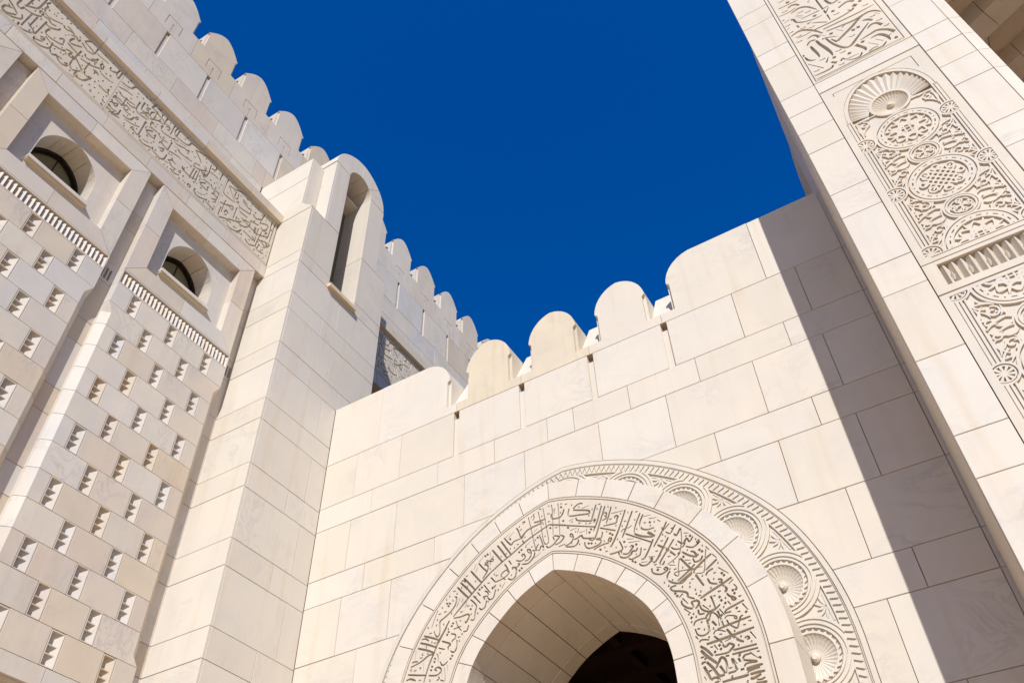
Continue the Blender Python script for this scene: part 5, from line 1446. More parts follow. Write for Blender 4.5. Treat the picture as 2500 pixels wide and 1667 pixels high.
def pen(cut, M=None, fat=1.6):
    pts, a, b, m = cut
    if M:
        pts = [M(*p) for p in pts]
    if len(pts) > 2:      # round the polyline
        q = []
        n = len(pts)
        for i in range(n - 1):
            p0 = pts[max(i - 1, 0)]
            p1, p2 = pts[i], pts[i + 1]
            p3 = pts[min(i + 2, n - 1)]
            for j in range(3):
                t = j / 3
                q.append(tuple(.5 * (2 * p1[k] + (p2[k] - p0[k]) * t + (2 * p0[k] - 5 * p1[k] + 4 * p2[k] - p3[k]) * t * t + (3 * p1[k] - p0[k] - 3 * p2[k] + p3[k]) * t**3) for k in (0, 1)))
        q.append(tuple(pts[-1]))
        pts = q
    # one quad per segment keeps crossings and tight bends sound
    L, R = [], []
    n = len(pts)
    for i in range(n):
        u = pts[max(i - 1, 0)]
        v = pts[min(i + 1, n - 1)]
        dx, dy = v[0] - u[0], v[1] - u[1]
        l = hypot(dx, dy) or 1
        t = i / (n - 1)
        w = a + (b - a) * t
        w = (w + (m - w) * (1 - (2 * t - 1) ** 2)) / 2 * fat
        L.append((pts[i][0] - dy / l * w, pts[i][1] + dx / l * w))
        R.append((pts[i][0] + dy / l * w, pts[i][1] - dx / l * w))
    return [[L[i], R[i], R[i + 1], L[i + 1]] for i in range(n - 1)]

def tick(x, y, s, k):
    if k == 0:      # small slanted vowel stroke
        return stroke([(x - s, y - s * .35), (x + s, y + s * .35)], s * .22, s * .34)
    if k == 1:      # rhomb dot
        return [(x - s * .5, y), (x, y + s * .5), (x + s * .5, y), (x, y - s * .5)]
    if k == 2:      # comma hook
        return stroke([(x + s * .4, y + s * .5), (x - s * .2, y + s * .35), (x - s * .25, y - s * .1), (x + s * .2, y - s * .7)], s * .4, s * .12)
    return stroke([(x - s * .6, y + s * .5), (x - s * .2, y - s * .4), (x + s * .15, y + s * .3), (x + s * .6, y + s * .1)], s * .25)

def fill_strokes(occupied, region, src, n, rg, cell=.045, fat=1.6):
    """set further pen strokes of the same hand into the blank places"""
    grid = set()
    def mark(pts):
        for i in range(len(pts) - 1):
            a, b = pts[i], pts[i + 1]
            m = max(1, int(hypot(a[0] - b[0], a[1] - b[1]) / cell * 2))
            for j in range(m + 1):
                t = j / m
                yield (int((a[0] + (b[0] - a[0]) * t) / cell), int((a[1] + (b[1] - a[1]) * t) / cell))
    for cons in occupied:
        for con in cons:
            grid.update(mark(con + con[:1]))
    u0, u1, v0, v1 = region
    out = []
    for _ in range(n):
        c = rg.choice(src)
        x, y = rg.uniform(u0, u1), rg.uniform(v0, v1)
        ox, oy = c[0][0]
        pts = [(p[0] - ox + x, p[1] - oy + y) for p in c[0]]
        if any(not (u0 < p[0] < u1 and v0 < p[1] < v1) for p in pts):
            continue
        cells = set(mark(pts))
        if any((a + i, b + j) in grid for a, b in cells for i in (-1, 0, 1) for j in (-1, 0, 1)):
            continue
        grid.update(cells)
        out += [[q] for q in pen((pts,) + tuple(c[1:]), fat=fat)]
    return out

def fill_ticks(occupied, region, s, n, rg, test):
    """scatter vowel marks where no letter stands"""
    cell = s * 0.9
    grid = set()
    for cons in occupied:
        for con in cons:
            for i in range(len(con)):
                a, b = con[i], con[(i + 1) % len(con)]
                m = max(1, int(hypot(a[0] - b[0], a[1] - b[1]) / cell * 1.5))
                for j in range(m):
                    t = j / m
                    grid.add((int((a[0] + (b[0] - a[0]) * t) / cell), int((a[1] + (b[1] - a[1]) * t) / cell)))
    out = []
    u0, u1, v0, v1 = region
    for _ in range(n):
        x, y = rg.uniform(u0, u1), rg.uniform(v0, v1)
        gx, gy = int(x / cell), int(y / cell)
        if any((gx + i, gy + j) in grid for i in (-1, 0, 1) for j in (-1, 0, 1)):
            continue
        if not test(x, y):
            continue
        out.append([tick(x, y, s, rg.choice((0, 0, 1, 2, 2, 3, 3)))])
        for i in (-1, 0, 1):
            for j in (-1, 0, 1):
                grid.add((gx + i, gy + j))
    return out

# ================================================================== GROUND
def tagk(o, kind):
    o['kind'] = kind
    return o
G = 400
tagk(mk('ground', [(-G, -G, -1.6), (G, -G, -1.6), (G, G, -1.6), (-G, G, -1.6)], [(0, 1, 2, 3)], PAVE), 'structure')

# ================================================================== ARCH PROFILE
AC, AD, AZ = -4.79, 0.385, 4.44
def smooth(x, a, b):
    t = max(0.0, min(1.0, (x - a) / (b - a)))
    return t * t * (3 - 2 * t)
def adr(th):
    d = math.degrees(th)
    return -0.065 * smooth(d, 22, 50) + 0.04 * smooth(d, 66, 86)
def apt(r, th, side=1):
    """point of the pointed arch; th from the springing up, side +1 right, -1 left"""
    q = r + adr(th)
    return (AC + side * (-AD + q * cos(th)), AZ + q * sin(th))
def apex_angle(r):
    th = math.acos(AD / r)
    for _ in range(4):
        th = math.acos(AD / (r + adr(th)))
    return th
def arch_path(r, zb, n=20):
    """left foot -> apex -> right foot"""
    ta = apex_angle(r)
    L = [apt(r, ta * i / n, -1) for i in range(n + 1)]
    R = [apt(r, ta * i / n, 1) for i in range(n, -1, -1)]
    p = [(L[0][0], zb)] + L + R[1:] + [(R[-1][0], zb)]
    return p
def arch_half_x(r, z):
    """half width of the arch r at height z (0 if above apex)"""
    if z <= AZ:
        return r - AD
    lo, hi = 0.0, apex_angle(r)
    if z >= apt(r, hi)[1]:
        return 0.0
    for _ in range(30):
        m = (lo + hi) / 2
        if apt(r, m)[1] < z:
            lo = m
        else:
            hi = m
    return apt(r, lo)[0] - AC
def arch_top_z(r, x):
    d = abs(x - AC)
    if d >= r - AD:
        return AZ
    lo, hi = 0.0, apex_angle(r)
    for _ in range(30):
        m = (lo + hi) / 2
        if apt(r, m)[0] - AC > d:
            lo = m
        else:
            hi = m
    return apt(r, lo)[1]
def sector(r0, r1, t0, t1, side, n=5):
    t0b, t1b = t0, t1
    a = [apt(r0, t0 + (min(t1, apex_angle(r0)) - t0) * i / n, side) for i in range(n + 1)]
    b = [apt(r1, t0 + ((apex_angle(r1) if t1 > 1.4 else t1) - t0) * i / n, side) for i in range(n + 1)]
    return a + b[::-1]

# ================================================================== ARCH WALL
ROUT = 4.02
wall = thing('arch_wall', 'white marble wall with rounded battlements standing around the pointed archway', 'wall')
fw = FY(10.0)
X0, X1 = -10.04, 0.46
SLOTS = [-6.90, -5.48, -4.07, -2.65]
rows = [
    (9.57, 10.62, [X0, -9.24, -8.17, -6.90, -5.48, -4.07, -2.65, -1.41, -.32, X1]),
    (9.05, 9.57, [X0, -8.76, -7.28, -6.08, -5.02, -4.51, -3.48, -2.27, -.79, X1]),
    (8.0, 9.05, [X0, -9.21, -8.15, -6.70, -5.49, -4.08, -2.87, -1.42, -.32, X1]),
    (7.48, 8.0, [X0, -8.76, -7.28, AC, -2.26, -.79, X1]),
    (6.43, 7.48, [X0, -9.2, -8.14, AC, -1.41, -.32, X1]),
    (5.39, 6.43, [X0, -8.74, AC, -.79, X1]),
    (4.86, 5.39, [X0, -9.2, AC, -.32, X1]),
    (3.80, 4.86, [X0, -8.76, AC, -.79, X1]),
    (3.27, 3.80, [X0, -9.2, AC, -.32, X1]),
    (2.22, 3.27, [X0, -8.76, AC, -.79, X1]),
    (-1.6, 2.22, [X0, AC, X1]),
]
def wall_block(x0, x1, z0, z1):
    hx0, hx1 = arch_half_x(ROUT, z0), arch_half_x(ROUT, z1)
    l, r = AC - hx0, AC + hx0
    if hx0 == 0 or x1 <= l or x0 >= r:
        return rect(x0, x1, z0, z1)
    n = 10
    if hx1 > 0.9 and not (x0 < AC - 0.01 and x1 > AC + 0.01):
        if x0 >= AC - 0.01:      # right of the arch
            p = [(x1, z0), (x1, z1)]
            for i in range(n + 1):
                z = z1 + (z0 - z1) * i / n
                p.append((min(x1, max(x0, AC + arch_half_x(ROUT, z))), z))
        else:
            p = [(x0, z1), (x0, z0)]
            for i in range(n + 1):
                z = z0 + (z1 - z0) * i / n
                p.append((max(x0, min(x1, AC - arch_half_x(ROUT, z))), z))
        return clean(p)
    p = []
    for i in range(n * 2 + 1):
        x = x0 + (x1 - x0) * i / (n * 2)
        p.append((x, min(z1, max(z0, arch_top_z(ROUT, x) if abs(x - AC) < hx0 else z0))))
    p += [(x1, z1), (x0, z1)]
    return clean(p)
for z0, z1, xs in rows:
    for a, b in zip(xs, xs[1:]):
        if z0 == 9.57:
            a2 = a + .055 if a in SLOTS else a
            b2 = b - .055 if b in SLOTS else b
        else:
            a2, b2 = a, b
        p = wall_block(a2, b2, z0, z1)
        block(wall, fw, p, name='stone_block')
for s in SLOTS:
    # weep slot: narrow fillet set back, with a sloped shoulder at its head
    block(wall, fw, rect(s - .075, s + .075, 9.55, 10.47), c=-0.045, depth=.06, name='slot_fillet', gap=.001)
ZT = 12.14
# strip of narrow blocks against the portal
for a, b in zip([-1.6, 2.22, 3.27, 3.8, 4.86, 5.39, 6.43, 7.48, 8.0, 9.05, 9.57, 10.62], [2.22, 3.27, 3.8, 4.86, 5.39, 6.43, 7.48, 8.0, 9.05, 9.57, 10.62, ZT]):
    block(wall, fw, rect(X1, .54, a, b), c=-0.01, depth=.06)

def merlon_outline(uc, h, ul, ur, zj, zf, zs, zp, rebate=0.0, n=9):
    """ul, ur: joint edges; h half width of the rounded part"""
    p = [(ul, zj), (ur, zj), (ur, zf)]
    hb = h - rebate
    p += [(uc + hb, zf), (uc + hb, zs - 0.02)]
    if rebate:
        p.append((uc + h, zs + 0.03))
    H = zp - zs
    pts = []
    for i in range(n + 1):
        t = i / n
        a = t * pi / 2
        if zj > 15:
            x = h * (1 - t)
            z = zs + H * (1 - (1 - t) ** 1.75)
        else:
            x = h * cos(a)
            z = zs + H * (0.82 * sin(a) + 0.18 * t)
        pts.append((x, z))
    st = 1 if rebate else 0
    p += [(uc + x, z) for x, z in pts[st:]]
    p += [(uc - x, z) for x, z in pts[st:-1][::-1]]
    if rebate:
        p.append((uc - h, zs + 0.03))
    p += [(uc - hb, zs - 0.02), (uc - hb, zf), (ul, zf)]
    return clean(p)

def merlon(parent, fr, uc, h, ul, ur, zj, zf, zs, zp, depth=0.66, groups=None, mat=None):
    mat = mat or WHITE
    g = GAP
    o = merlon_outline(uc, h, ul + g, ur - g, zj + g, zf, zs, zp, rebate=.055)
    m = relief_mesh('merlon', fr, o, groups or [], mat, parent, c=0, thick=.07)
    b = merlon_outline(uc, h, ul + g, ur - g, zj + g, zf - .03, zs, zp)
    bar(m, 'merlon_back', fr, b, -depth, -.068, mat)
    return m
def embrasure(parent, fr, u0, u1, zf, depth=0.66):
    # steep sloped sill between two merlons
    V = [fr(u0, zf - .05, -.1), fr(u1, zf - .05, -.1), fr(u1, zf + .02, -.1), fr(u0, zf + .02, -.1),
         fr(u0, zf + 1.12, -depth), fr(u1, zf + 1.12, -depth), fr(u1, zf - .05, -depth), fr(u0, zf - .05, -depth)]
    F = [(0, 1, 2, 3), (3, 2, 5, 4), (4, 5, 6, 7), (0, 3, 4, 7), (1, 6, 5, 2), (0, 7, 6, 1)]
    return mk('embrasure_sill', V, F, WHITE, parent)
ms = [(-6.19, -6.90, -5.48), (-4.78, -5.48, -4.07), (-3.37, -4.07, -2.66)]
for i, (uc, a, b) in enumerate(ms):
    merlon(wall, fw, uc, .5, a, b, 10.62, 10.83, 11.5, ZT, mat=STAINED if i < 2 else WHITE)
# left end: flat top then a quarter round
def half_end(xs, xj, side, x_end):
    """flat-topped end merlon; xs: rounded edge x, xj: joint x, x_end: far end, side +1 if the round is on the right"""
    g = GAP
    def prof(hb):
        pts = []
        for i in range(8):
            a = i / 7 * pi / 2
            pts.append((xs - side * (.53 - .53 * cos(a)), 11.5 + .64 * (0.82 * sin(a) + .18 * (i / 7))))
        p = [(x_end + side * g, 10.62 + g), (xj - side * g, 10.62 + g), (xj - side * g, 10.83), (xs - side * hb, 10.83), (xs - side * hb, 11.48)]
        if hb:
            p.append((xs, 11.53))
            pts = pts[1:]
        p += pts + [(x_end + side * g, ZT)]
        return p
    p = prof(.055)
    if side < 0:
        p = p[::-1]
    m = relief_mesh('merlon', fw, p, [], WHITE, wall, thick=.07)
    q = prof(0)
    bar(m, 'merlon_back', fw, q, -.66, -.068, WHITE)
half_end(-7.08, -6.90, 1, -8.76)
half_end(-2.44, -2.66, -1, -.79)
block(wall, fw, rect(X0, -8.76, 10.62, ZT), depth=.66)
block(wall, fw, rect(-.79, X1, 10.62, ZT), depth=.66)
for a, b in ((-7.08, -6.69), (-5.69, -5.28), (-4.28, -3.87), (-2.87, -2.44)):
    embrasure(wall, fw, a + .002, b - .002, 10.83)
relief_mesh('wall_core', fw, rect(X0 - .3, .56, -1.6, 10.70),
            [(-.16, [arch_path(4.0, 2.95), arch_path(3.1, 2.95)]), (None, [arch_path(1.96, -1.6)]), (-.1, [rect(s - .07, s + .07, 9.56, 10.61) for s in SLOTS])], JOINT, wall, c=-.025, thick=1.55)

# carved ring of shells round the archway
RH = 3.40
HUB = .49
angs = [radians(16.4 * k) for k in range(-1, 5)]
gr = []
def ringpoly(r0, r1, zb=2.9, n=30):
    return [arch_path(r1, zb, n), arch_path(r0, zb, n)]
gr.append((-.028, ringpoly(3.25, 3.80)))
hubs = []
for side in (-1, 1):
    for a in angs:
        hubs.append((apt(RH, a, side), a, side))
hubs.append(((AC, apt(RH, apex_angle(RH))[1] + .02), pi / 2, 1))
for (hx, hz), a, side in hubs:
    for rr, lv in ((.475, 0.0), (.442, -.014), (.418, 0.0), (.385, -.017), (.362, 0.0), (.335, -.02), (.325, -.006)):
        gr.append((lv, [circ(hx, hz, rr, 40)]))
    n = 26
    star = []
    for i in range(2 * n):
        q = 2 * pi * i / (2 * n)
        rr = .322 if i % 2 else .285
        star.append((hx + rr * cos(q), hz + rr * sin(q)))
    gr.append((-.026, [circ(hx, hz, .324, 40), star]))
    gr.append((-.10, [circ(hx, hz, .27, 36)]))
# spandrel flowers
for side in (-1, 1):
    for a, b in zip(angs, angs[1:] + [radians(81)]):
        m = (a + b) / 2
        c0 = apt(3.70, m, side)
        ax = Vector((side * cos(m), sin(m)))
        tx = Vector((-ax.y, ax.x))
        for k in (-2, -1, 0, 1, 2):
            d = (-ax * cos(k * .62) + tx * sin(k * .62))
            tri = []
            ln = .15 if k else .12
            e0 = Vector(c0) + ax * .05
            e1 = e0 + d * ln
            gr.append((-.01, [stroke([tuple(e0 + d * .02), tuple((e0 + e1) / 2), tuple(e1)], .012, .012, .035)]))
        gr.append((-.02, [[(c0[0] + ax.x * .07 + tx.x * .19, c0[1] + ax.y * .07 + tx.y * .19), (c0[0] + ax.x * .07 - tx.x * .19, c0[1] + ax.y * .07 - tx.y * .19),
                           (c0[0] + ax.x * .052 - tx.x * .18, c0[1] + ax.y * .052 - tx.y * .18), (c0[0] + ax.x * .052 + tx.x * .18, c0[1] + ax.y * .052 + tx.y * .18)]]))
gr.append((-.018, ringpoly(3.812, 3.935)))
# zigzag teeth
for side in (-1, 1):
    a = -.12
    while a < apex_angle(3.9) - .01:
        da = .088 / 3.9
        p = apt(3.818, a + da * .5, side)
        q = apt(3.925, a + da * .02, side)
        s_ = apt(3.925, a + da * .98, side)
        gr.append((.001, [[p, q, s_]]))
        a += da
gr.append((0.0, ringpoly(3.955, 4.05)))
gr.append((-.02, [[*arch_path(3.94, 2.9, 30)], [*arch_path(3.955, 2.9, 30)]]))
ringp = arch_path(ROUT - GAP, 2.9, 40) + arch_path(3.15, 2.9, 40)[::-1]
ring = relief_mesh('carved_shell_ring', fw, ringp, gr, CARVE, wall, c=.004, thick=.03)

def fluted(name, n, r0, r1, dish, amp, rmax=None, a0=0, a1=2 * pi, steps=4, boss=True, parent=None):
    """radial pleats in the local XZ plane, facing -Y"""
    V, F = [], []
    m = 2 * n
    for j in range(steps + 1):
        t = j / steps
        for i in range(m + 1):
            a = a0 + (a1 - a0) * i / m
            R = rmax(a) if rmax else r1
            r = r0 + (R - r0) * t
            d = dish(t) + (amp * (t * .8 + .2) if i % 2 else 0)
            V.append((r * cos(a), d, r * sin(a)))
    for j in range(steps):
        for i in range(m):
            k = j * (m + 1) + i
            F.append((k, k + m + 1, k + m + 2, k + 1))
    if boss:
        b0 = len(V)
        for j, (rr, dd) in enumerate(((r0 * 1.2, dish(0)), (r0 * 1.15, dish(0) - .035), (r0 * .6, dish(0) - .06))):
            for i in range(14):
                q = 2 * pi * i / 14
                V.append((rr * cos(q), dd, rr * sin(q)))
        for j in range(2):
            for i in range(14):
                F.append((b0 + j * 14 + i, b0 + (j + 1) * 14 + i, b0 + (j + 1) * 14 + (i + 1) % 14, b0 + j * 14 + (i + 1) % 14))
        F.append([b0 + 28 + i for i in range(14)][::-1])
    return mk(name, V, F, CARVE, parent)
shell0 = None
for (hx, hz), a, side in hubs:
    if shell0 is None:
        shell0 = fluted('carved_shell', 30, .05, .268, lambda t: .095 - .075 * t * t, -.009, parent=wall)
        s_ = shell0
    else:
        s_ = copy_obj(shell0, wall)
    s_.location = (hx, 9.996, hz)

# ================================================================== INSCRIBED ARCHWAY (stands proud of the wall)
arch = thing('inscribed_archway', 'pointed archway frame carved with a curved band of script below the battlements', 'arch')
YF = 9.42
ff = FY(YF)
TO = [radians(t) for t in (0, 14, 25.5, 37, 48.5, 57.2, 65.7, 74, 90)]
TI = [radians(t) for t in (0, 3.4, 14.2, 24.8, 35.6, 46, 57, 68, 90)]
for side in (-1, 1):
    for a, b in zip(TO, TO[1:]):
        block(arch, ff, sector(3.055, 3.355, a, min(b, 1.45) if b < 1.5 else b, side), depth=.6, name='voussoir', gap=.005)
    for a, b in zip(TI[1:] if side > 0 else TI[1:], TI[2:]):
        block(arch, ff, sector(1.90, 2.16, a, b, side), depth=.34, name='voussoir', gap=.005)
    x = AC + side * (1.90 - AD)
    x2 = AC + side * (2.16 - AD)
    x3 = AC + side * (3.055 - AD)
    x4 = AC + side * (3.355 - AD)
    z = AZ
    e = apt(1.90, TI[1], side)
    e2 = apt(2.16, TI[1], side)
    block(arch, ff, [(x, AZ - .55), (x2, AZ - .55), (x2, AZ), e2, e, (x, AZ)], depth=.34, name='voussoir')
    for z0, z1 in ((3.4, 4.44), (2.3, 3.4), (-1.6, 2.3)):
        block(arch, ff, rect(min(x3, x4), max(x3, x4), z0, z1), depth=.6, name='jamb_stone')
        block(arch, ff, rect(min(x, x2), max(x, x2), z0, min(z1, AZ - .55)), depth=.34, name='jamb_stone')
    # vault
    for a, b in zip([0] + TI[2:], TI[2:]):
        block(arch, FY(9.775), sector(1.90, 2.3, a, b, side, 6), depth=1.43, name='vault_stone', gap=.005)
        block(arch, FY(11.215), sector(1.885, 2.3, a, b, side, 6), depth=.32, name='vault_stone', gap=.005)
    block(arch, FY(9.775), rect(*sorted((x, x + side * .4)), -1.6, AZ), depth=1.43, name='jamb_stone')
    block(arch, FY(11.215), rect(*sorted((x - side * .012, x + side * .4)), -1.6, AZ), depth=.32, name='jamb_stone')
# solid behind the facing, brown sealant seen in its joints
arch_core = [(-.12, [arch_path(3.0, 3.0), arch_path(2.22, 3.0)]), (None, [arch_path(1.925, -1.6)])]
relief_mesh('arch_core', FY(YF + .03), arch_path(3.33, -1.6), arch_core, JOINT, arch, c=0, thick=.3)

# curved script
TXT_UP = ['لا', 'تعبدون', 'إلا', 'الله', 'وبالوالدين', 'إحسانا', 'وذي', 'واليتامى', 'والمساكين', 'حسنا', 'للناس', 'وأقيموا', 'وآتوا'.replace('آ', 'ا'), 'الزكاة', 'توليتم', 'قليلا', 'منكم', 'معرضون']
TXT_LO = ['وإذ', 'أخذنا', 'ميثاق', 'بني', 'إسرائيل', 'وبالوالدين', 'وذي', 'القربى', 'واليتمى', 'وقولوا', 'للناس', 'وأقيموا', 'الصلاة', 'وآتوا'.replace('آ', 'ا'), 'الزكاة', 'ثم', 'إلا', 'قليلا', 'منكم', 'وأنتم']
RM = 2.60
TA = apex_angle(RM)
HALF = RM * TA + 0.8           # arc length from apex to the foot of the band (straight below the springing)
def curve_map(s, t):
    """s: arc position, 0 at the apex, + to the right; t: radius offset from the band's inner edge"""
    side = 1 if s >= 0 else -1
    q = abs(s)
    r = 2.16 + t
    if q <= RM * TA:
        th = (RM * TA - q) / RM
        # squeeze towards the apex of this radius
        th = th * apex_angle(r) / TA
        return apt(r, th, side)
    x, z = apt(r, 0, side)
    return (x, z - (q - RM * TA))
def lay(words, y, em, s0, s1, sx, asc, slant, rg, gap=.10, jit=.04):
    """from right (s1) to left (s0) until the space is filled"""
    out = []
    x = s1
    k = 0
    while x > s0 + em * .4:
        g, x2 = put_word(words[k % len(words)], x, y + rg.uniform(-jit, jit), em, sx, asc, slant)
        if x2 < s0:
            break
        out += g
        x = x2 - gap * em
        k += 1
    return out
rg = random.Random(3)
occ = [[q] for c in CUTS_ARCH for q in pen(c, fat=1.6)]
# the feet of the band, below the measured stretch, carry on with set words
feet = []
S0 = RM * TA
for lo, hi in ((-HALF + .05, -S0 - .12), (S0 + .12, HALF - .05)):
    for t_ in (.14, .50):
        feet += lay(TXT_LO[5:], t_, .40, lo, hi, .7, 1.6, .08, rg, gap=0)
def dense(con, step=.12):
    out = []
    n = len(con)
    for i in range(n):
        a, b = con[i], con[(i + 1) % n]
        m = max(1, int(hypot(a[0] - b[0], a[1] - b[1]) / step))
        out += [(a[0] + (b[0] - a[0]) * j / m, a[1] + (b[1] - a[1]) * j / m) for j in range(m)]
    return out
groups = []
for lv, t0, t1 in ((-.018, .025, .04), (-.022, .85, .868)):
    groups.append((lv, [arch_path(2.16 + t1, 3.62, 40), arch_path(2.16 + t0, 3.62, 40)]))
for cons in occ:
    groups.append((-.048, cons))
for cons in feet:
    groups.append((-.036, [[curve_map(*p) for p in dense(c_)] for c_ in cons]))
relief_mesh('script_band', ff, arch_path(2.16 + .889, 3.62, 44) + arch_path(2.166, 3.62, 44)[::-1], groups, BANDM, arch, c=0, thick=.08)

# dim hall behind the archway
hall = thing('hall_interior', 'dark timber ceilinged hall seen through the pointed archway', 'hall')
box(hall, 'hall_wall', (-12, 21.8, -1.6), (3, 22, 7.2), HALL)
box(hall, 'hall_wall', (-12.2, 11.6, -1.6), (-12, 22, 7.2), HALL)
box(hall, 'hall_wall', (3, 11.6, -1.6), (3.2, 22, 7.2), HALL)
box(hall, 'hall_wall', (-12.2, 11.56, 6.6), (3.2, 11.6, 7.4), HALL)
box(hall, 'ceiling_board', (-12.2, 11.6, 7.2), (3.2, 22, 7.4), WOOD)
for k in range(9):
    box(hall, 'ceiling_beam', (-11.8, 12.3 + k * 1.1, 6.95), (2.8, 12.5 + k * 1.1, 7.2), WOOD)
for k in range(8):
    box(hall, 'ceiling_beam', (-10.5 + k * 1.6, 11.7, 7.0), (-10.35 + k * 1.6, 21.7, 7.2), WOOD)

# ================================================================== PIER
pier = thing('stone_pier', 'tall white square corner tower with narrow arched slit between the facade and the archway wall', 'tower')
XP, YP = -10.04, 8.09
fpy, fpx = FY(YP), FX(XP)
PZ = [-1.6, .14, 1.19, 1.71, 2.76, 3.28, 4.32, 4.84, 5.88, 6.40, 7.44, 7.96, 9.0, 9.52, 10.56, 11.08, 12.12, 12.64, 13.68, 14.22, 15.28]
for i, (a, b) in enumerate(zip(PZ, PZ[1:])):
    block(pier, fpy, rect(-11.34, XP, a, b), depth=.045)
    ye = 11.05 if b > 12.13 else 10.0
    js = [YP + .047]
    if b - a > .8:
        js.append(9.57)
    else:
        js.append(9.13)
        if b > 12.2:
            js.append(10.0)
    js.append(ye)
    for y0, y1 in zip(js, js[1:]):
        block(pier, fpx, rect(y0, y1, a, b))
block(pier, fpy, rect(-11.34, XP, 15.28, 15.66), depth=.045)
block(pier, fpy, rect(-12.3, XP, 15.66, 17.36), depth=.045)
SL, SR = 9.12, 10.03
for a, b in ((15.28, 15.66), (15.66, 17.38)):
    block(pier, fpx, rect(YP + .047, SL + (0 if a > 15.5 else 0), a, b), depth=.9)
    block(pier, fpx, rect(SR, 11.05, a, b), depth=.9)
block(pier, fpx, rect(SL, SR, 15.28, 15.40), depth=.9)
box(pier, 'pier_core', (-12.3, YP + .025, -1.6), (-10.97, 11.02, 17.38), JOINT)
box(pier, 'pier_core', (-10.97, YP + .025, -1.6), (XP - .025, 11.02, 15.28), JOINT)
box(pier, 'pier_core', (-10.97, YP + .025, 15.28), (XP - .025, SL - .06, 17.37), JOINT)
# sloped shoulders
for y0, y1 in ((YP, 8.57), (10.63, 11.05)):
    V = [(XP, y0, 17.385), (XP, y1, 17.385), (-10.48, y1, 17.84), (-10.48, y0, 17.84), (-12.3, y0, 17.385), (-12.3, y1, 17.385), (-12.3, y0, 17.84), (-12.3, y1, 17.84)]
    F = [(0, 1, 2, 3), (3, 2, 7, 6), (0, 3, 6, 4), (1, 5, 7, 2), (0, 4, 5, 1), (4, 6, 7, 5)]
    mk('sloped_shoulder', V, F, WHITE, pier)
block(pier, FY(8.11), rect(-12.3, -10.48, 17.85, 19.02), depth=.045)
block(pier, FY(8.11), rect(-12.3, -10.48, 19.02, 19.9), depth=.045)
for y0, y1 in ((8.157, 8.57), (10.63, 11.05)):
    block(pier, FX(-10.48), rect(y0, y1, 17.85, 19.9))
box(pier, 'pier_core', (-12.3, 8.14, 17.80), (-10.95, 11.02, 19.88), JOINT)
box(pier, 'pier_core', (-10.95, 8.14, 17.80), (-10.505, 8.6, 19.86), JOINT)
box(pier, 'coping_stone', (-12.3, 8.13, 19.885), (-10.49, 11.04, 19.95), WHITE)
# slit turret
YT0, YT1 = 8.57, 10.63
YC = (YT0 + YT1) / 2 - .02
for y0, y1 in ((YT0 + .047, SL), (SR, YT1)):
    block(pier, fpx, rect(y0, y1, 17.39, 20.03), depth=.9, name='turret_jamb')
block(pier, FY(YT0), rect(-12.2, XP, 17.385, 20.03), depth=.045, name='turret_jamb')
box(pier, 'pier_core', (-10.9, YT0 + .02, 17.4), (XP - .03, SL - .06, 20.0), JOINT)
box(pier, 'pier_core', (-12.1, YT0 + .03, 17.4), (-11.0, YT1 - .02, 20.0), JOINT)
for k in range(4):
    a0, a1 = pi * k / 4, pi * (k + 1) / 4
    n = 6
    def ptd(r, a):
        # slightly pointed crown
        return (YC + r * cos(a) * (1.0), 20.04 + r * sin(a) * (1 + .05 * abs(sin(a)) ** 6))
    p = [ptd(.455, a0 + (a1 - a0) * i / n) for i in range(n + 1)] + [ptd(1.035, a1 + (a0 - a1) * i / n) for i in range(n + 1)]
    block(pier, fpx, p, depth=2.15, name='turret_voussoir', gap=.004)
V0 = box(pier, 'slit_window', (-10.96, SL - .05, 15.4), (-10.93, SR + .05, 20.5), GLASS)
box(V0, 'slit_frame', (-10.93, SL + .0, 15.42), (-10.88, SL + .05, 20.1), BRONZE)
box(pier, 'window_sill', (-10.2, 9.07, 15.29), (-9.94, 10.035, 15.40), BUFF)

# ================================================================== MAIN FACADE
fac = thing('marble_facade', 'long cream marble facade with cornice, straight carved script band and battlements above the windows', 'building')
XF, XG, XQ = -11.11, -11.31, -12.3
ffx, fgx, fqx = FX(XF), FX(XG), FX(XQ)
PAN = [-1.11, 1.98, 5.07]
PW = 2.75
# grooves between the projecting panels
gy = [(-1.6, -1.11), (1.64, 1.98), (4.73, 5.07), (7.82, 8.09)]
for y0, y1 in gy:
    for a, b in zip(PZ[7:] , PZ[8:] + [15.30]):
        if b - a > .01:
            if a < 12.2 < b + .5 and abs(a - 12.12) < .01:
                relief_mesh('stone_block', fgx, rect(y0 - .05, y1 + .05, a + GAP, b - GAP),
                            [(-.05, [rect(y0 + .06 + k * .075, y0 + .105 + k * .075, a + .07, a + .36)]) for k in range(3)], CREAM, fac, thick=.1)
            else:
                block(fac, fgx, rect(y0 - .05, y1 + .05, a, b), mat=CREAM)
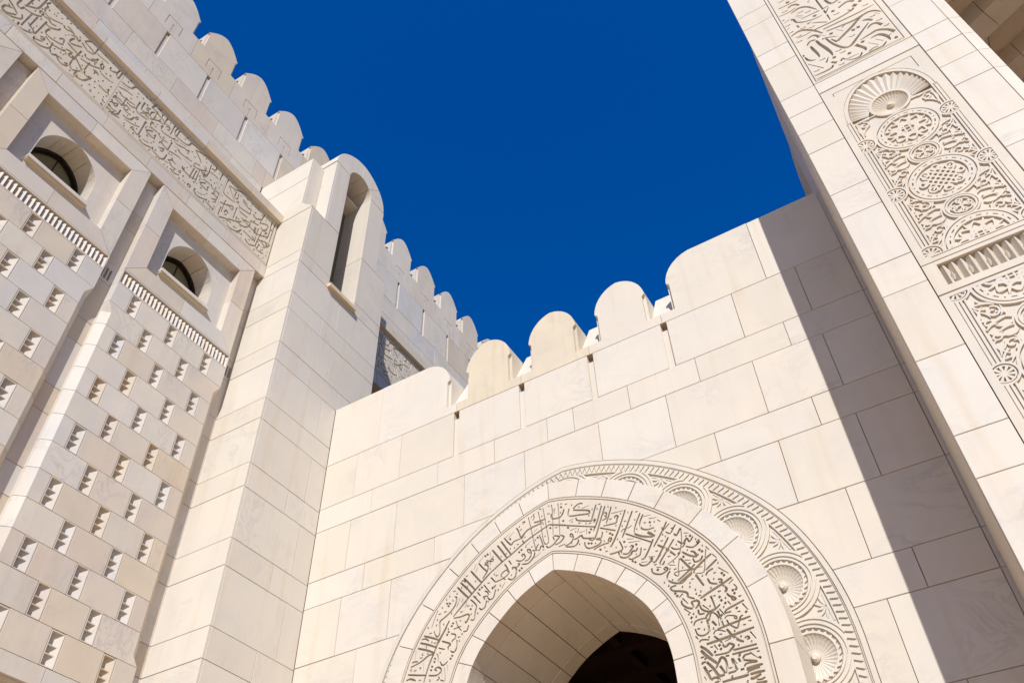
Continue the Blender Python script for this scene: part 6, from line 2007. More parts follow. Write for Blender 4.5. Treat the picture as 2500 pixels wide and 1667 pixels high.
# course under the script, script slabs, cornice, parapet: near run and far run
Y_A, Y_B = -1.6, 8.085
Y_C, Y_D = 11.06, 24.0
def split(y0, y1, off, pitch):
    k = math.ceil((y0 + .15 - off) / pitch)
    out = [y0]
    while off + k * pitch < y1 - .15:
        out.append(off + k * pitch)
        k += 1
    return out + [y1]
for ya, yb in ((Y_A, Y_B), (Y_C, Y_D)):
    if ya < 0:
        for z0, z1 in ((19.97, 20.74),):
            block(fac, fqx, rect(Y_B, 9.6, z0, z1), mat=CREAM)
            block(fac, fqx, rect(9.6, Y_C, z0, z1), mat=CREAM)
        box(fac, 'facade_core', (-13.0, Y_B, 19.0), (XQ - .10, Y_C, 22.6), JOINT)
    js = split(ya, yb, 1.25, 1.11)
    for a, b in zip(js, js[1:]):
        block(fac, ffx, rect(a, b, 15.31, 15.70), depth=.28, mat=CREAM)
    js = split(ya, yb, 1.15, 1.46)
    prof = [(-11.33, 17.33), (-11.07, 17.33), (-11.065, 17.345), (-11.0, 17.345), (-11.0, 17.63), (-11.16, 17.72), (-12.35, 17.85), (-12.35, 17.33)]
    for a, b in zip(js, js[1:]):
        bar(fac, 'cornice_stone', FY(a + .004), prof, -(b - a - .008), 0, CREAM)
    js = split(ya, yb, 1.09, 1.46)
    for a, b in zip(js, js[1:]):
        block(fac, fqx, rect(a, b, 18.4, 19.97), mat=CREAM)
        block(fac, fqx, rect(a, b, 17.8, 18.4), mat=CREAM)
    js = split(ya, yb, 3.29 - 1.46 * 3, 1.46)
    for a, b in zip(js, js[1:]):
        block(fac, fqx, rect(a, b, 19.97, 20.74), mat=CREAM)
    if ya > 0:
        box(fac, 'facade_core', (-13.0, ya, 9.0), (XG - .03, yb, 17.1), JOINT)
    else:
        box(fac, 'facade_core', (-13.0, ya, -1.6), (XG - .03, yb, 12.9), JOINT)
        box(fac, 'facade_core', (-13.0, ya, 14.95), (XG - .03, yb, 17.1), JOINT)
        box(fac, 'facade_core', (-13.0, ya, 12.9), (-12.0, yb, 14.95), JOINT)
        for a, b in ((ya, -.7), (1.2, 2.4), (4.3, 5.45), (7.4, yb)):
            box(fac, 'facade_core', (-12.0, a, 12.9), (XG - .03, b, 14.95), JOINT)
    box(fac, 'facade_core', (-13.0, ya, 15.32), (XF - .03, yb, 15.70), JOINT)
    box(fac, 'facade_core', (-13.0, ya, 15.70), (XF - .12, yb, 17.32), JOINT)
    box(fac, 'facade_core', (-13.0, ya, 17.15), (XQ - .10, yb, 22.6), JOINT)
P, OFF = 1.457, 4.755
slots = [OFF - .745 + P * k for k in range(-4, 14)]
ends = [Y_A + .02] + slots + [Y_D]
for a, b in zip(ends, ends[1:]):
    a2 = a + (.055 if a in slots else 0)
    b2 = b - (.055 if b in slots else 0)
    if b2 > a2:
        block(fac, fqx, rect(a2, b2, 20.74, 22.015), mat=CREAM)
for s in slots:
    block(fac, fqx, rect(s - .075, s + .075, 20.72, 21.9), c=-.035, depth=.06, gap=.001, name='slot_fillet', mat=CREAM)
for k in range(-4, 13):
    ul, ur = OFF + P * k, OFF + P * (k + 1)
    if ur > Y_D:
        break
    uc = (ul + ur) / 2
    w = .014
    q = .235
    zq0, zq1 = 22.26, 22.71
    gro = [(-.03, [rect(uc - q, uc + q, zq1 - w, zq1 + w)]), (-.02, [rect(uc - q - w, uc - q + w, zq0, zq1)]), (-.02, [rect(uc + q - w, uc + q + w, zq0, zq1)]),
           (-.05, [circ(uc - .02, 22.47, .028, 8)]), (-.02, [rect(uc - .03, uc - .015, 22.05, 22.44)])]
    merlon(fac, fqx, uc, .56, ul, ur, 22.015, 22.98, 23.75, 24.32, groups=gro, mat=CREAM)
    embrasure(fac, fqx, ur - .168, ur + .168, 22.98)

# straight script band
BAND = ['ليس', 'عليكم', 'جناح', 'فضلا', 'من', 'ربكم', 'ولا', 'تمنوا', 'ما', 'فضل', 'الله', 'به', 'بعضكم', 'على', 'للرجال', 'نصيب', 'مما', 'اكتسبوا', 'وللنساء', 'نصيب', 'واسألوا', 'الله', 'من', 'فضله', 'إن', 'الله', 'كان', 'بكل', 'شيء', 'عليما', 'الناس', 'وفصاله', 'قليلا', 'يستوي', 'لهم', 'صبرا', 'والحق', 'قولا']
rg2 = random.Random(11)
def big_sweeps(y0, y1, z0, z1, n, rg):
    out = []
    for _ in range(n):
        x, z = rg.uniform(y0 + .1, y1 - .5), rg.uniform(z0 + .1, z1 - .45)
        w, h = rg.uniform(.28, .5), rg.uniform(.12, .25)
        if rg.random() < .5:   # bowl
            pts = bez((x, z + h), (x - w * .15, z - h * .3), (x + w * .6, z - h * .35), (x + w, z + h * .6), 8)
            out.append([stroke(pts, .018, .012, .036)])
        elif rg.random() < .6:  # tall upright
            h2 = rg.uniform(.35, .6)
            pts = bez((x, z + h2), (x + .01, z + h2 * .5), (x - .01, z + .1), (x - .03, z), 4)
            out.append([stroke(pts, .036, .03)])
        else:                   # long kashida
            pts = bez((x, z + .02), (x + w * .4, z - .02), (x + w * .7, z + .03), (x + w, z + .06), 6)
            out.append([stroke(pts, .02, .014, .03)])
    return out
def script_slab(parent, fr, y0, y1, z0, z1, seed, em=.50, tiers=3, mat=BANDM, depth=-.04, marks=900, sweeps=6, words=BAND, cuts=None):
    rg = random.Random(seed)
    k = rg.randrange(len(words))
    ws = words[k:] + words[:k]
    occ = []
    th = (z1 - z0 - .22) / tiers
    for t in range(0 if cuts else tiers):
        kk = (t * 9) % len(ws)
        occ += lay(ws[kk:] + ws[:kk], z0 + .16 + th * t, em, y0 + .07, y1 - .07, .88, 1.45, .12, rg, gap=.06, jit=.05)
    if cuts:
        occ = [[q] for c in cuts for q in c]
        occ += fill_strokes(occ, (y0 + .05, y1 - .05, z0 + .1, z1 - .03), CUTS_BAND, 5000, rg)
    else:
        occ += big_sweeps(y0, y1, z0, z1, sweeps, rg)
    mk_ = fill_ticks(occ, (y0 + .09, y1 - .09, z0 + .12, z1 - .1), .075, marks, rg, lambda x, y: True)
    groups = [(-.015, [rect(y0, y1, z0 + .03, z0 + .042)]), (-.015, [rect(y0, y1, z0 + .06, z0 + .07)]), (-.02, [rect(y0, y1, z1 - .02, z1 - .01)])]
    lim = lambda c: [(min(max(p[0], y0 + .03), y1 - .03), min(max(p[1], z0 + .085), z1 - .03)) for p in c]
    for cons in occ + mk_:
        groups.append((depth, [lim(c) for c in cons]))
    return relief_mesh('script_slab', fr, rect(y0 + .004, y1 - .004, z0, z1), groups, mat, parent, thick=.1)
zmid = (15.70 + 17.24) / 2
YM = 5.0
BC = list(CUTS_BAND)
BC += [([(p[0] - 1.63, p[1]) for p in c[0]],) + c[1:] for c in CUTS_BAND if 4.75 < sum(p[0] for p in c[0]) / len(c[0]) < 5.2]
BC += [([(p[0] - 4.6, p[1]) for p in c[0]],) + c[1:] for c in CUTS_BAND if 3.6 < min(p[0] for p in c[0]) and max(p[0] for p in c[0]) < 5.4]
mid = lambda c, k: sum(p[k] for p in c[0]) / len(c[0])
BC += [([(p[0] - 1.25, p[1]) for p in c[0]],) + c[1:] for c in CUTS_BAND if 4.35 < mid(c, 0) < 4.85 and mid(c, 1) < 16.45]
BC += [([(p[0] + 1.55, p[1]) for p in c[0]],) + c[1:] for c in CUTS_BAND if 4.2 < mid(c, 0) < 4.75 and mid(c, 1) < 16.6]
for k, (a, b) in enumerate(((-1.6, .86), (.86, 3.30), (3.30, 6.35), (6.35, 8.06))):
    script_slab(fac, ffx, a, b, 15.705, 17.322, 21 + k, marks=300, depth=-.042,
                cuts=[pen(c) for c in BC if a <= sum(p[0] for p in c[0]) / len(c[0]) < b])
script_slab(fac, ffx, 11.1, 13.9, 15.705, 17.322, 31, cuts=[pen(c, lambda y, z: (y + 7.5, z)) for c in CUTS_BAND if min(p[0] for p in c[0]) > 3.6 and max(p[0] for p in c[0]) < 6.4], depth=-.042, marks=300)
script_slab(fac, ffx, 13.9, 16.7, 15.705, 17.322, 32, cuts=[pen(c, lambda y, z: (y + 10.3, z)) for c in CUTS_BAND if min(p[0] for p in c[0]) > 3.6 and max(p[0] for p in c[0]) < 6.4], depth=-.042, marks=300)

# ------------------------------------------------------------------ projecting panels with windows and niches
def niche_mesh():
    w, h, l, d = .222, .513, .016, .088
    def xz(y, x):
        return (x, y)
    plan = [(l, 0.0), (l, -d), (l + .03, -d), (w - l, 0.0)]      # (y, x)
    V, F = [], []
    def v(y, x, z):
        V.append((x, y, z))
        return len(V) - 1
    o = [v(0.003, 0, .003), v(w - .003, 0, .003), v(w - .003, 0, h), v(.003, 0, h)]
    i = [v(l, 0, l), v(w - l, 0, l), v(w - l, 0, h - l), v(l, 0, h - l)]
    for k in range(4):
        F.append((o[k], o[(k + 1) % 4], i[(k + 1) % 4], i[k]))
    ob = [v(0.003, -.1, .003), v(w - .003, -.1, .003), v(w - .003, -.1, h), v(.003, -.1, h)]
    for k in range(4):
        F.append((ob[k], ob[(k + 1) % 4], o[(k + 1) % 4], o[k]))
    lo = [v(y, x, l) for y, x in plan]
    hi = [v(y, x, h - l) for y, x in plan]
    for k in range(3):
        F.append((lo[k], lo[k + 1], hi[k + 1], hi[k]))
    F.append(lo[::-1])
    F.append(hi)
    for fz in (.33, .585):
        z = l + (h - 2 * l) * fz
        pl = [(l + .001, -.006), (l + .001, -d + .002), (l + .03, -d + .002), (w - l - .035, -.018)]
        a = [v(y, x, z) for y, x in pl]
        b = [v(y, x, z + .014) for y, x in pl]
        F.append(a[::-1])
        F.append(b)
        for k in range(4):
            F.append((a[k], a[(k + 1) % 4], b[(k + 1) % 4], b[k]))
    return V, F
NV, NF = niche_mesh()
niche_me = None
dentil_me = None
RZ = [12.145, 11.63, 11.11, 10.58, 10.05, 9.53, 9.02, 8.49, 7.97, 7.45, 6.93, 6.41, 5.90, 5.37]
CH = .125
def wall_panel(y0, label):
    global niche_me, dentil_me
    t = thing('wall_panel', label, 'wall panel', group='projecting window panels of the facade')
    y1 = y0 + PW
    g = GAP
    xb = XG - .02
    def edge_plan(a, b, cl, cr):
        """plan CCW seen from above of a block from a to b (y), chamfers cl/cr at either end"""
        p = [(xb, a)]
        p += [(XF - cl, a), (XF, a + cl)] if True else []
        p += [(XF, b - cr), (XF - cr, b), (xb, b)]
        return p
    for r, (zt, zb) in enumerate(zip(RZ, RZ[1:])):
        cols = (.35, 1.25, 2.15) if r % 2 == 0 else (.80, 1.70)
        cuts = [0]
        for c in cols:
            cuts += [c, c + .225]
            if niche_me is None:
                o = mk('niche', NV, NF, CREAM, t)
                niche_me = o.data
            else:
                o = bpy.data.objects.new('niche', niche_me)
                COL.objects.link(o)
                o.parent = t
            o.location = (XF, y0 + c, zb + .004)
        cuts.append(PW)
        for i in range(0, len(cuts), 2):
            a, b = y0 + cuts[i], y0 + cuts[i + 1]
            fl, frt = i == 0, i == len(cuts) - 2
            a += g if not fl else 0
            b -= g if not frt else 0
            e = .0015
            def plan(ch):
                return edge_plan(a, b, max(ch if fl else .004, e), max(ch if frt else .004, e))
            z0, z1 = zb + g, zt - g
            if not (fl or frt) or zb > 11.4 or zt < 5.95:
                lv = [(z0, plan(.004)), (z1, plan(.004))]
            elif zb > 11.0:
                lv = [(z0, plan(CH)), (11.41, plan(CH)), (z1, plan(.004))]
            elif zb < 5.95:
                lv = [(z0, plan(.004)), (6.05, plan(CH)), (z1, plan(CH))]
            else:
                lv = [(z0, plan(CH)), (z1, plan(CH))]
            prism_z(t, 'stone_block', lv, CREAM)
    # dentil course
    n = 30
    pitch = (PW - .05) / n
    if dentil_me is None:
        h = .315
        V = [(0, pitch - .004, 0), (-.085, 0.0, 0), (-.085, pitch - .004, 0), (0, pitch - .004, h - .05), (-.085, 0.0, h), (-.085, pitch - .004, h)]
        F = [(0, 3, 4, 1), (1, 4, 5, 2), (0, 2, 5, 3), (3, 5, 4), (0, 1, 2)]
        dentil_me = mk('dentil', V, F, CREAM, None).data
        bpy.data.objects.remove(bpy.data.objects['dentil'])
    for k in range(n):
        o = bpy.data.objects.new('dentil', dentil_me)
        COL.objects.link(o)
        o.parent = t
        o.location = (XF - .003, y0 + .03 + pitch * k, 12.178)
    relief_mesh('dentil_frame', ffx, rect(y0, y1, 12.145 + g, 12.525), [(-.087, [rect(y0 + .026, y1 - .02, 12.177, 12.497)])], CREAM, t, thick=.2)
    # mitred frame
    O = (y0, y1, 12.53, 15.295)
    I = (y0 + .39, y1 - .385, 12.935, 14.90)
    ym = (y0 + y1) / 2
    zm = 13.90
    ps = [[(O[0], O[2]), (ym, O[2]), (ym, I[2]), (I[0], I[2])], [(ym, O[2]), (O[1], O[2]), (I[1], I[2]), (ym, I[2])],
          [(O[0], O[3]), (I[0], I[3]), (ym, I[3]), (ym, O[3])], [(ym, O[3]), (ym, I[3]), (I[1], I[3]), (O[1], O[3])],
          [(O[0], O[2]), (I[0], I[2]), (I[0], zm), (O[0], zm)], [(O[0], zm), (I[0], zm), (I[0], I[3]), (O[0], O[3])],
          [(O[1], O[2]), (O[1], zm), (I[1], zm), (I[1], I[2])], [(O[1], zm), (O[1], O[3]), (I[1], I[3]), (I[1], zm)]]
    for p in ps:
        block(t, ffx, p, depth=.23, mat=CREAM, name='frame_stone', gap=.003, bev=.003)
    # recessed field with its arched window
    yc = ym - .005
    a, zs, d = .61, 13.88, .13
    def wp(r, z_, n=9):
        ta = math.acos(d / (r + d))
        L = [(yc - (-d + (r + d) * cos(ta * i / n)), zs + (r + d) * sin(ta * i / n)) for i in range(n + 1)]
        R = [(2 * yc - q[0], q[1]) for q in L[::-1]]
        return [(yc - r, z_)] + L + R[1:] + [(yc + r, z_)]
    relief_mesh('window_field', fgx, rect(I[0] - .05, I[1] + .05, I[2] - .05, I[3] + .05), [(None, [wp(a, 13.33)])], CREAM, t, c=0.001, thick=.07)
    fr2 = FX(XG - .072)
    def sec(r0, r1, t0, t1, side, n=4):
        def q(r, f):
            ta = math.acos(d / (r + d))
            th = ta * f
            return (yc + side * (-d + (r + d) * cos(th)), zs + (r + d) * sin(th))
        return [q(r0, t0 + (t1 - t0) * i / n) for i in range(n + 1)] + [q(r1, t1 + (t0 - t1) * i / n) for i in range(n + 1)]
    for side in (-1, 1):
        for t0, t1 in ((0, .33), (.33, .68), (.68, 1)):
            block(t, fr2, sec(a, a + .2, t0, t1, side), depth=.5, mat=CREAM, name='reveal_stone', gap=.004)
        block(t, fr2, rect(*sorted((yc + side * a, yc + side * (a + .2))), 13.2, zs), depth=.5, mat=CREAM, name='reveal_stone', gap=.004)
    fr3 = FX(-11.80)
    wf = relief_mesh('window_frame', fr3, wp(a + .02, 13.3), [(None, [wp(a - .055, 13.36)])], BRONZE, t, thick=.09)
    relief_mesh('window_frame', FX(-11.84), wp(a - .05, 13.33), [(None, [wp(a - .085, 13.39)])], BRONZE, t, thick=.05)
    bar(wf, 'pane', FX(-11.88), wp(a + .02, 13.3), -.01, 0, GLASS)
    bar(wf, 'mullion', FX(-11.88), rect(yc - .01, yc + .01, 13.33, 14.6), .0, .012, BRONZE)
    bar(wf, 'mullion', FX(-11.88), rect(yc - .55, yc + .55, 13.93, 13.945), .0, .012, BRONZE)
    si = box(t, 'window_sill', (-11.9, yc - .645, 13.285), (-11.20, yc + .635, 13.365), CREAM)
    box(si, 'sill_moulding', (-11.4, yc - .635, 13.245), (-11.225, yc + .625, 13.285), BUFF)
    # plinth courses and the head of the opening below
    block(t, ffx, rect(y0, ym, 5.09, 5.37), depth=.2, mat=CREAM)
    block(t, ffx, rect(ym, y1, 5.09, 5.37), depth=.2, mat=CREAM)
    for k in range(3):
        bar(t, 'opening_moulding', ffx, rect(y0 + .1 + .03 * k, y1 - .1 - .03 * k, 5.09 - .05 * (k + 1), 5.09 - .05 * k), -.25, -.05 - .05 * k, CREAM)
    box(t, 'panel_core', (XG - .04, y0 + CH + .01, 4.97), (XF - .19, y1 - CH - .01, 12.2), JOINT)
    for r, (zt, zb) in enumerate(zip(RZ, RZ[1:])):
        # sealant behind the block joints, kept out of the niches
        cols = (.35, 1.25, 2.15) if r % 2 == 0 else (.80, 1.70)
        cuts = [CH + .02]
        for c in cols:
            cuts += [c - .001, c + .226]
        cuts.append(PW - CH - .02)
        for i in range(0, len(cuts), 2):
            if cuts[i + 1] - cuts[i] > .02:
                box(t, 'joint_bed', (XG, y0 + cuts[i], zb), (XF - .022, y0 + cuts[i + 1], zt), JOINT)
    box(t, 'joint_bed', (XG + .0, y0 + .05, 12.5), (XF - .1, y0 + .36, 15.27), JOINT)
    box(t, 'panel_pier', (XG - .02, y0 + .03, -1.6), (XF - .02, y0 + .32, 5.08), CREAM)
    box(t, 'panel_pier', (XG - .02, y1 - .32, -1.6), (XF - .02, y1 - .03, 5.08), CREAM)
    return t
wall_panel(PAN[2], 'projecting marble panel with arched window, dentils and toothed niches, directly beside the white corner tower')
wall_panel(PAN[1], 'projecting marble panel with its whole arched window and bronze frame at the left, second from the corner tower')
wall_panel(PAN[0], 'projecting marble panel cut off by the left edge of the view, third from the corner tower')

# ================================================================== PORTAL
por = thing('carved_portal', 'tall white portal side with carved medallion panels and raised script rising at the right', 'portal')
YR = 8.09
fp = FY(YR)
ZR = [-1.6, 1.1, 2.22, 3.27, 3.80, 4.84, 5.37, 6.42, 7.49, 8.02, 9.07, 9.60, 10.65, 11.18, 11.70, 12.22, 13.26, 13.78, 14.81, 15.31, 16.35, 16.87, 17.9, 18.4, 20.0, 21.0, 22.6, 24.0]
XL = .52
for a, b in zip(ZR, ZR[1:]):
    def xl(z):
        return XL - .03 * smooth(z, 9.5, 14)
    if 11.6 < a < 12.0:
        pass
    block(por, fp, [(xl(a), a), (1.05, a), (1.05, b), (xl(b), b)], depth=.06)
    block(por, fp, rect(2.57, 3.09, a, b), depth=.06)
    prism_z(por, 'chamfer_stone', [(a + GAP, [(3.09 + GAP, YR + .1), (3.09 + GAP, YR + .001), (3.25, YR + .07), (3.25, YR + .2)]),
                                   (b - GAP, [(3.09 + GAP, YR + .1), (3.09 + GAP, YR + .001), (3.25, YR + .07), (3.25, YR + .2)])], WHITE)
    # side return towards the archway wall
    if b < 14.9:
        block(por, FNX(XL), rect(-9.98, -8.155, a, b), depth=.06)
        
side_poly = [(-8.155, 14.81), (-8.155, 14.95), (-12.55, 17.08), (-12.55, 12.3), (-10.1, 12.3), (-10.1, 14.81)]
bar(por, 'sloped_side_stone', FNX(XL), side_poly, -.06, 0, WHITE)
for a_, b_ in ((.56, 1.05), (2.57, 3.08)):
    box(por, 'joint_bed', (a_, YR + .028, -1.6), (b_, YR + .2, 23.9), JOINT)
box(por, 'joint_bed', (1.05, YR + .1, -1.6), (2.57, YR + .22, 23.9), JOINT)
bar(por, 'portal_core', FNX(.55), [(-8.32, -1.6), (-8.32, 23.95), (-8.35, 23.95), (-8.35, 14.93), (-12.4, 16.9), (-12.4, -1.6)], -2.65, 0, JOINT)
bar(por, 'rear_arch_stone', FY(12.5), [(.40, 12.0), (.39, 15.26), (.41, 15.78), (.46, 16.51), (.55, 17.36), (.9, 17.6), (.9, 12.0)], -.5, 0, CREAM)
bar(por, 'rear_arch_stone', FY(12.35), [(.47, 12.0), (.46, 15.4), (.52, 16.2), (.9, 16.2), (.9, 12.0)], -.1, 0, BUFF)

# ---- carved panels
CX = 1.80
def strap_loops(cx, cz, R, variant):
    out = []
    w = R * .085
    if variant == 0:
        for k in range(4):
            a = pi * k / 4
            pts = []
            for i in range(25):
                q = 2 * pi * i / 24
                x, y = R * .93 * cos(q), R * .36 * sin(q)
                x = x * (1 - .12 * abs(sin(q)))
                pts.append((cx + x * cos(a) - y * sin(a), cz + x * sin(a) + y * cos(a)))
            o_ = [pts[:-1]]
            inn = inset(pts[:-1], w) if area2(pts[:-1]) > 0 else inset(pts[:-1][::-1], w)
            out.append([o_[0], inn])
        out.append([circ(cx, cz, R * .5, 20), circ(cx, cz, R * .5 - w, 20)])
        for k in range(8):
            a = pi * k / 4 + pi / 8
            out.append([leaf((cx + R * .45 * cos(a), cz + R * .45 * sin(a)), (cx + R * .98 * cos(a), cz + R * .98 * sin(a)), .0, w * 1.3)])
        for h in (-.12, .12):
            out.append([stroke([(cx - R * .8, cz + R * h), (cx + R * .8, cz + R * h)], w * .8)])
            out.append([stroke([(cx + R * h, cz - R * .5), (cx + R * h, cz + R * .5)], w * .8)])
    elif variant == 1:
        for k in range(-2, 3):
            h = R * .22 * k
            l = sqrt(max(R * R * .62 - h * h, .0001))
            for a in (pi / 4, -pi / 4):
                p0, p1 = (-l, h), (l, h)
                rot = lambda p: (cx + p[0] * cos(a) - p[1] * sin(a), cz + p[0] * sin(a) + p[1] * cos(a))
                out.append([stroke([rot(p0), rot(p1)], w)])
        for k in range(8):
            a = pi * k / 4
            c = (cx + R * .74 * cos(a), cz + R * .74 * sin(a))
            out.append([circ(*c, R * .2, 12), circ(*c, R * .2 - w, 12)])
    else:
        for k in range(4):
            a = pi * k / 2 + pi / 4
            c = (cx + R * .45 * cos(a), cz + R * .45 * sin(a))
            out.append([circ(*c, R * .43, 14), circ(*c, R * .43 - w * 1.4, 14)])
            a = pi * k / 2
            c = (cx + R * .58 * cos(a), cz + R * .58 * sin(a))
            out.append([circ(*c, R * .3, 12, ry=R * .3), circ(*c, R * .3 - w * 1.4, 12)])
    return out
def leaf(p0, p1, bend, w):
    mx, my = (p0[0] + p1[0]) / 2, (p0[1] + p1[1]) / 2
    dx, dy = p1[0] - p0[0], p1[1] - p0[1]
    c = (mx - dy * bend, my + dx * bend)
    return stroke(bez(p0, ((p0[0] + 2 * c[0]) / 3, (p0[1] + 2 * c[1]) / 3), ((p1[0] + 2 * c[0]) / 3, (p1[1] + 2 * c[1]) / 3), p1, 7), w * .3, w * .3, w)
def spiral(cx, cz, r, turns, a0, dirn, w):
    pts = []
    n = int(14 * turns)
    for i in range(n + 1):
        t = i / n
        a = a0 + dirn * 2 * pi * turns * t
        rr = r * (1 - .78 * t)
        pts.append((cx + rr * cos(a), cz + rr * sin(a)))
    return stroke(pts, w, w * 1.3)
def arabesque(sx, zc, sz):
    """scrolls in a spandrel; sx = +-1 side, zc the row of the small circle, sz = +-1 up or down"""
    f = lambda a, b: (CX + sx * a, zc + sz * b)
    out = []
    out.append([spiral(*f(.35, .24), .085, 1.15, pi / 2 if sz > 0 else -pi / 2, sx * sz, .02)])
    out.append([spiral(*f(.45, .10), .055, 1.0, 0, -sx * sz, .018)])
    for a, b, bend, w in (((.27, .12), (.5, .02), .25, .035), ((.5, .02), (.42, .36), -.3, .03), ((.30, .33), (.49, .40), .3, .03),
                          ((.24, .02), (.40, .05), -.3, .03), ((.49, .2), (.51, .36), .2, .026), ((.30, .16), (.26, .30), .3, .024),
                          ((.22, .09), (.36, .13), .3, .024), ((.40, .30), (.52, .46), -.3, .024), ((.46, .14), (.53, .24), -.4, .022), ((.37, .06), (.47, .05), .4, .022),
                          ((.40, .17), (.50, .30), .35, .02), ((.33, .38), (.45, .47), -.25, .024), ((.25, .17), (.33, .22), .4, .02), ((.52, .02), (.53, .12), .3, .022), ((.43, .40), (.53, .38), .3, .02)):
        out.append([leaf(f(*a), f(*b), bend * sx * sz, w)])
    return out
def carved_panel(z0, z1, bigs, smalls, arch_top, px0, px1, name='medallion_panel'):
    """slab px0..px1 x z0..z1; raised tracery over a sunk ground"""
    x0, x1 = 1.24, 2.36
    zb = z0 + .10
    zt = 10.88 if arch_top else z1 - .06
    G_ = []
    D = -.026
    if arch_top:
        # outline of the arch head
        def ap(e):
            h, H = (x1 - x0) / 2 + e, .80 + e
            R = []
            for i in range(13):
                a = i / 12 * pi / 2
                R.append((CX + h * cos(a) ** .85, 10.93 + H * (.92 * sin(a) + .08 * (i / 12) ** 2)))
            return [(CX + h, zt)] + R + [(2 * CX - q[0], q[1]) for q in R[:-1][::-1]] + [(CX - h, zt)]
        G_.append((-.012, [ap(.062), ap(.052)]))
        G_.append((-.075, [ap(0)]))
        # incised corner frame of the slab
        for s in (-1, 1):
            G_.append((-.03, [stroke([(CX + s * .10 if s > 0 else CX - .12, 11.775), (CX + s * .585, 11.775)], .014)]))
            G_.append((-.03, [stroke([(CX + s * .585, 11.782), (CX + s * .585, 11.45 if s > 0 else 11.70)], .012)]))
    # long border lines
    for e, w, lv in ((.075, .009, -.012), (.03, .012, -.03)):
        for s in (-1, 1):
            xx = CX + s * ((x1 - x0) / 2 + e)
            G_.append((lv, [rect(xx - w / 2, xx + w / 2, zb - e, zt + (.05 if arch_top else e))]))
        G_.append((lv, [rect(x0 - e, x1 + e, zb - e - w / 2, zb - e + w / 2)]))
    G_.append((D, [rect(x0, x1, zb, zt)]))
    # inner edge frame
    G_.append((-.004, [rect(x0 + .022, x1 - .022, zb + .02, zt - .03), rect(x0 + .045, x1 - .045, zb + .045, zt - .05)]))
    for zc in smalls:
        for sx in (-1, 1):
            for sz in (-1, 1):
                for c in arabesque(sx, zc, sz):
                    G_.append((-.004, c))
    if arch_top:
        for sx in (-1, 1):
            f = lambda a, b: (CX + sx * a, 10.7 + b)
            G_.append((-.004, [spiral(*f(.44, .03), .07, 1.1, pi / 2, sx, .02)]))
            for a, b, bend, w in (((.34, .12), (.53, .12), .2, .03), ((.5, .1), (.5, -.2), .25, .03), ((.38, -.02), (.5, -.16), .3, .028)):
                G_.append((-.004, [leaf(f(*a), f(*b), bend * sx, w)]))
    # half shells on the long sides
    for zc in bigs:
        for s in (-1, 1):
            c = (CX + s * .575, zc + .03)
            G_.append((0.0, [circ(*c, .155, 22)]))
            G_.append((-.03, [circ(*c, .13, 22)]))
            G_.append((-.006, [circ(*c, .115, 22)]))
            for k in range(10):
                a = 2 * pi * k / 10
                G_.append((-.035, [[(c[0] + .03 * cos(a), c[1] + .03 * sin(a)), (c[0] + .1 * cos(a - .16), c[1] + .1 * sin(a - .16)), (c[0] + .1 * cos(a + .16), c[1] + .1 * sin(a + .16))]]))
    for i, zc in enumerate(bigs):
        G_.append((0.0, [circ(CX, zc, .435, 48)]))
        G_.append((-.03, [circ(CX, zc, .405, 48)]))
        G_.append((0.0, [circ(CX, zc, .388, 48)]))
        for k in range(24):
            a = 2 * pi * k / 24
            b0, b1 = a - .085, a + .085
            if k % 2:
                G_.append((-.03, [[(CX + .352 * cos(b0), zc + .352 * sin(b0)), (CX + .352 * cos(b1), zc + .352 * sin(b1)), (CX + .336 * cos(b1), zc + .336 * sin(b1)), (CX + .336 * cos(b0), zc + .336 * sin(b0))]]))
            else:
                G_.append((-.03, [circ(CX + .344 * cos(a), zc + .344 * sin(a), .011, 6)]))
        G_.append((D, [circ(CX, zc, .305, 36)]))
        for c in strap_loops(CX, zc, .30, 0 if i % 2 == 0 else 1):
            G_.append((-.002, c))
    for i, zc in enumerate(smalls):
        G_.append((0.0, [circ(CX, zc, .212, 30)]))
        G_.append((-.02, [circ(CX, zc, .188, 30)]))
        G_.append((-.0, [circ(CX, zc, .178, 30)]))
        G_.append((D, [circ(CX, zc, .155, 26)]))
        for c in strap_loops(CX, zc, .15, 2):
            G_.append((-.002, c))
    if arch_top:
        G_.append((0.0, [circ(CX, 10.97, .285, 36), circ(CX, 10.97, .245, 36)]))
        G_.append((-.09, [circ(CX, 10.97, .245, 36)]))
    # plain margin wins over everything that would spill out of the field
    top = z1 if not arch_top else None
    mg = [[(px0, z0), (px1, z0), (px1, zb - .001), (px0, zb - .001)], [(px0, zb), (x0 - .09, zb), (x0 - .09, z1), (px0, z1)], [(x1 + .09, zb), (px1, zb), (px1, z1), (x1 + .09, z1)]]
    if not arch_top:
        mg.append([(px0, zt + .001), (px1, zt + .001), (px1, z1), (px0, z1)])
    for p in mg:
        G_.append((0.0, [p]))
    G_.append((-.02, [rect(x0 - .03, x1 + .03, zb - .03, zb - .015)]))
    return relief_mesh(name, fp, rect(px0 + .01, px1 - .01, z0 + .008, z1 - .008), G_, CARVE, por, c=-.006, thick=.1)
mp = carved_panel(7.73, 11.93, [10.25, 9.05, 7.83], [9.65, 8.44], True, 1.05, 2.57)
carved_panel(3.4, 7.19, [7.13, 5.86, 4.65], [6.47, 5.25], False, 1.05, 2.57)
block(por, fp, rect(1.05, 2.57, 11.94, 12.23), depth=.06)
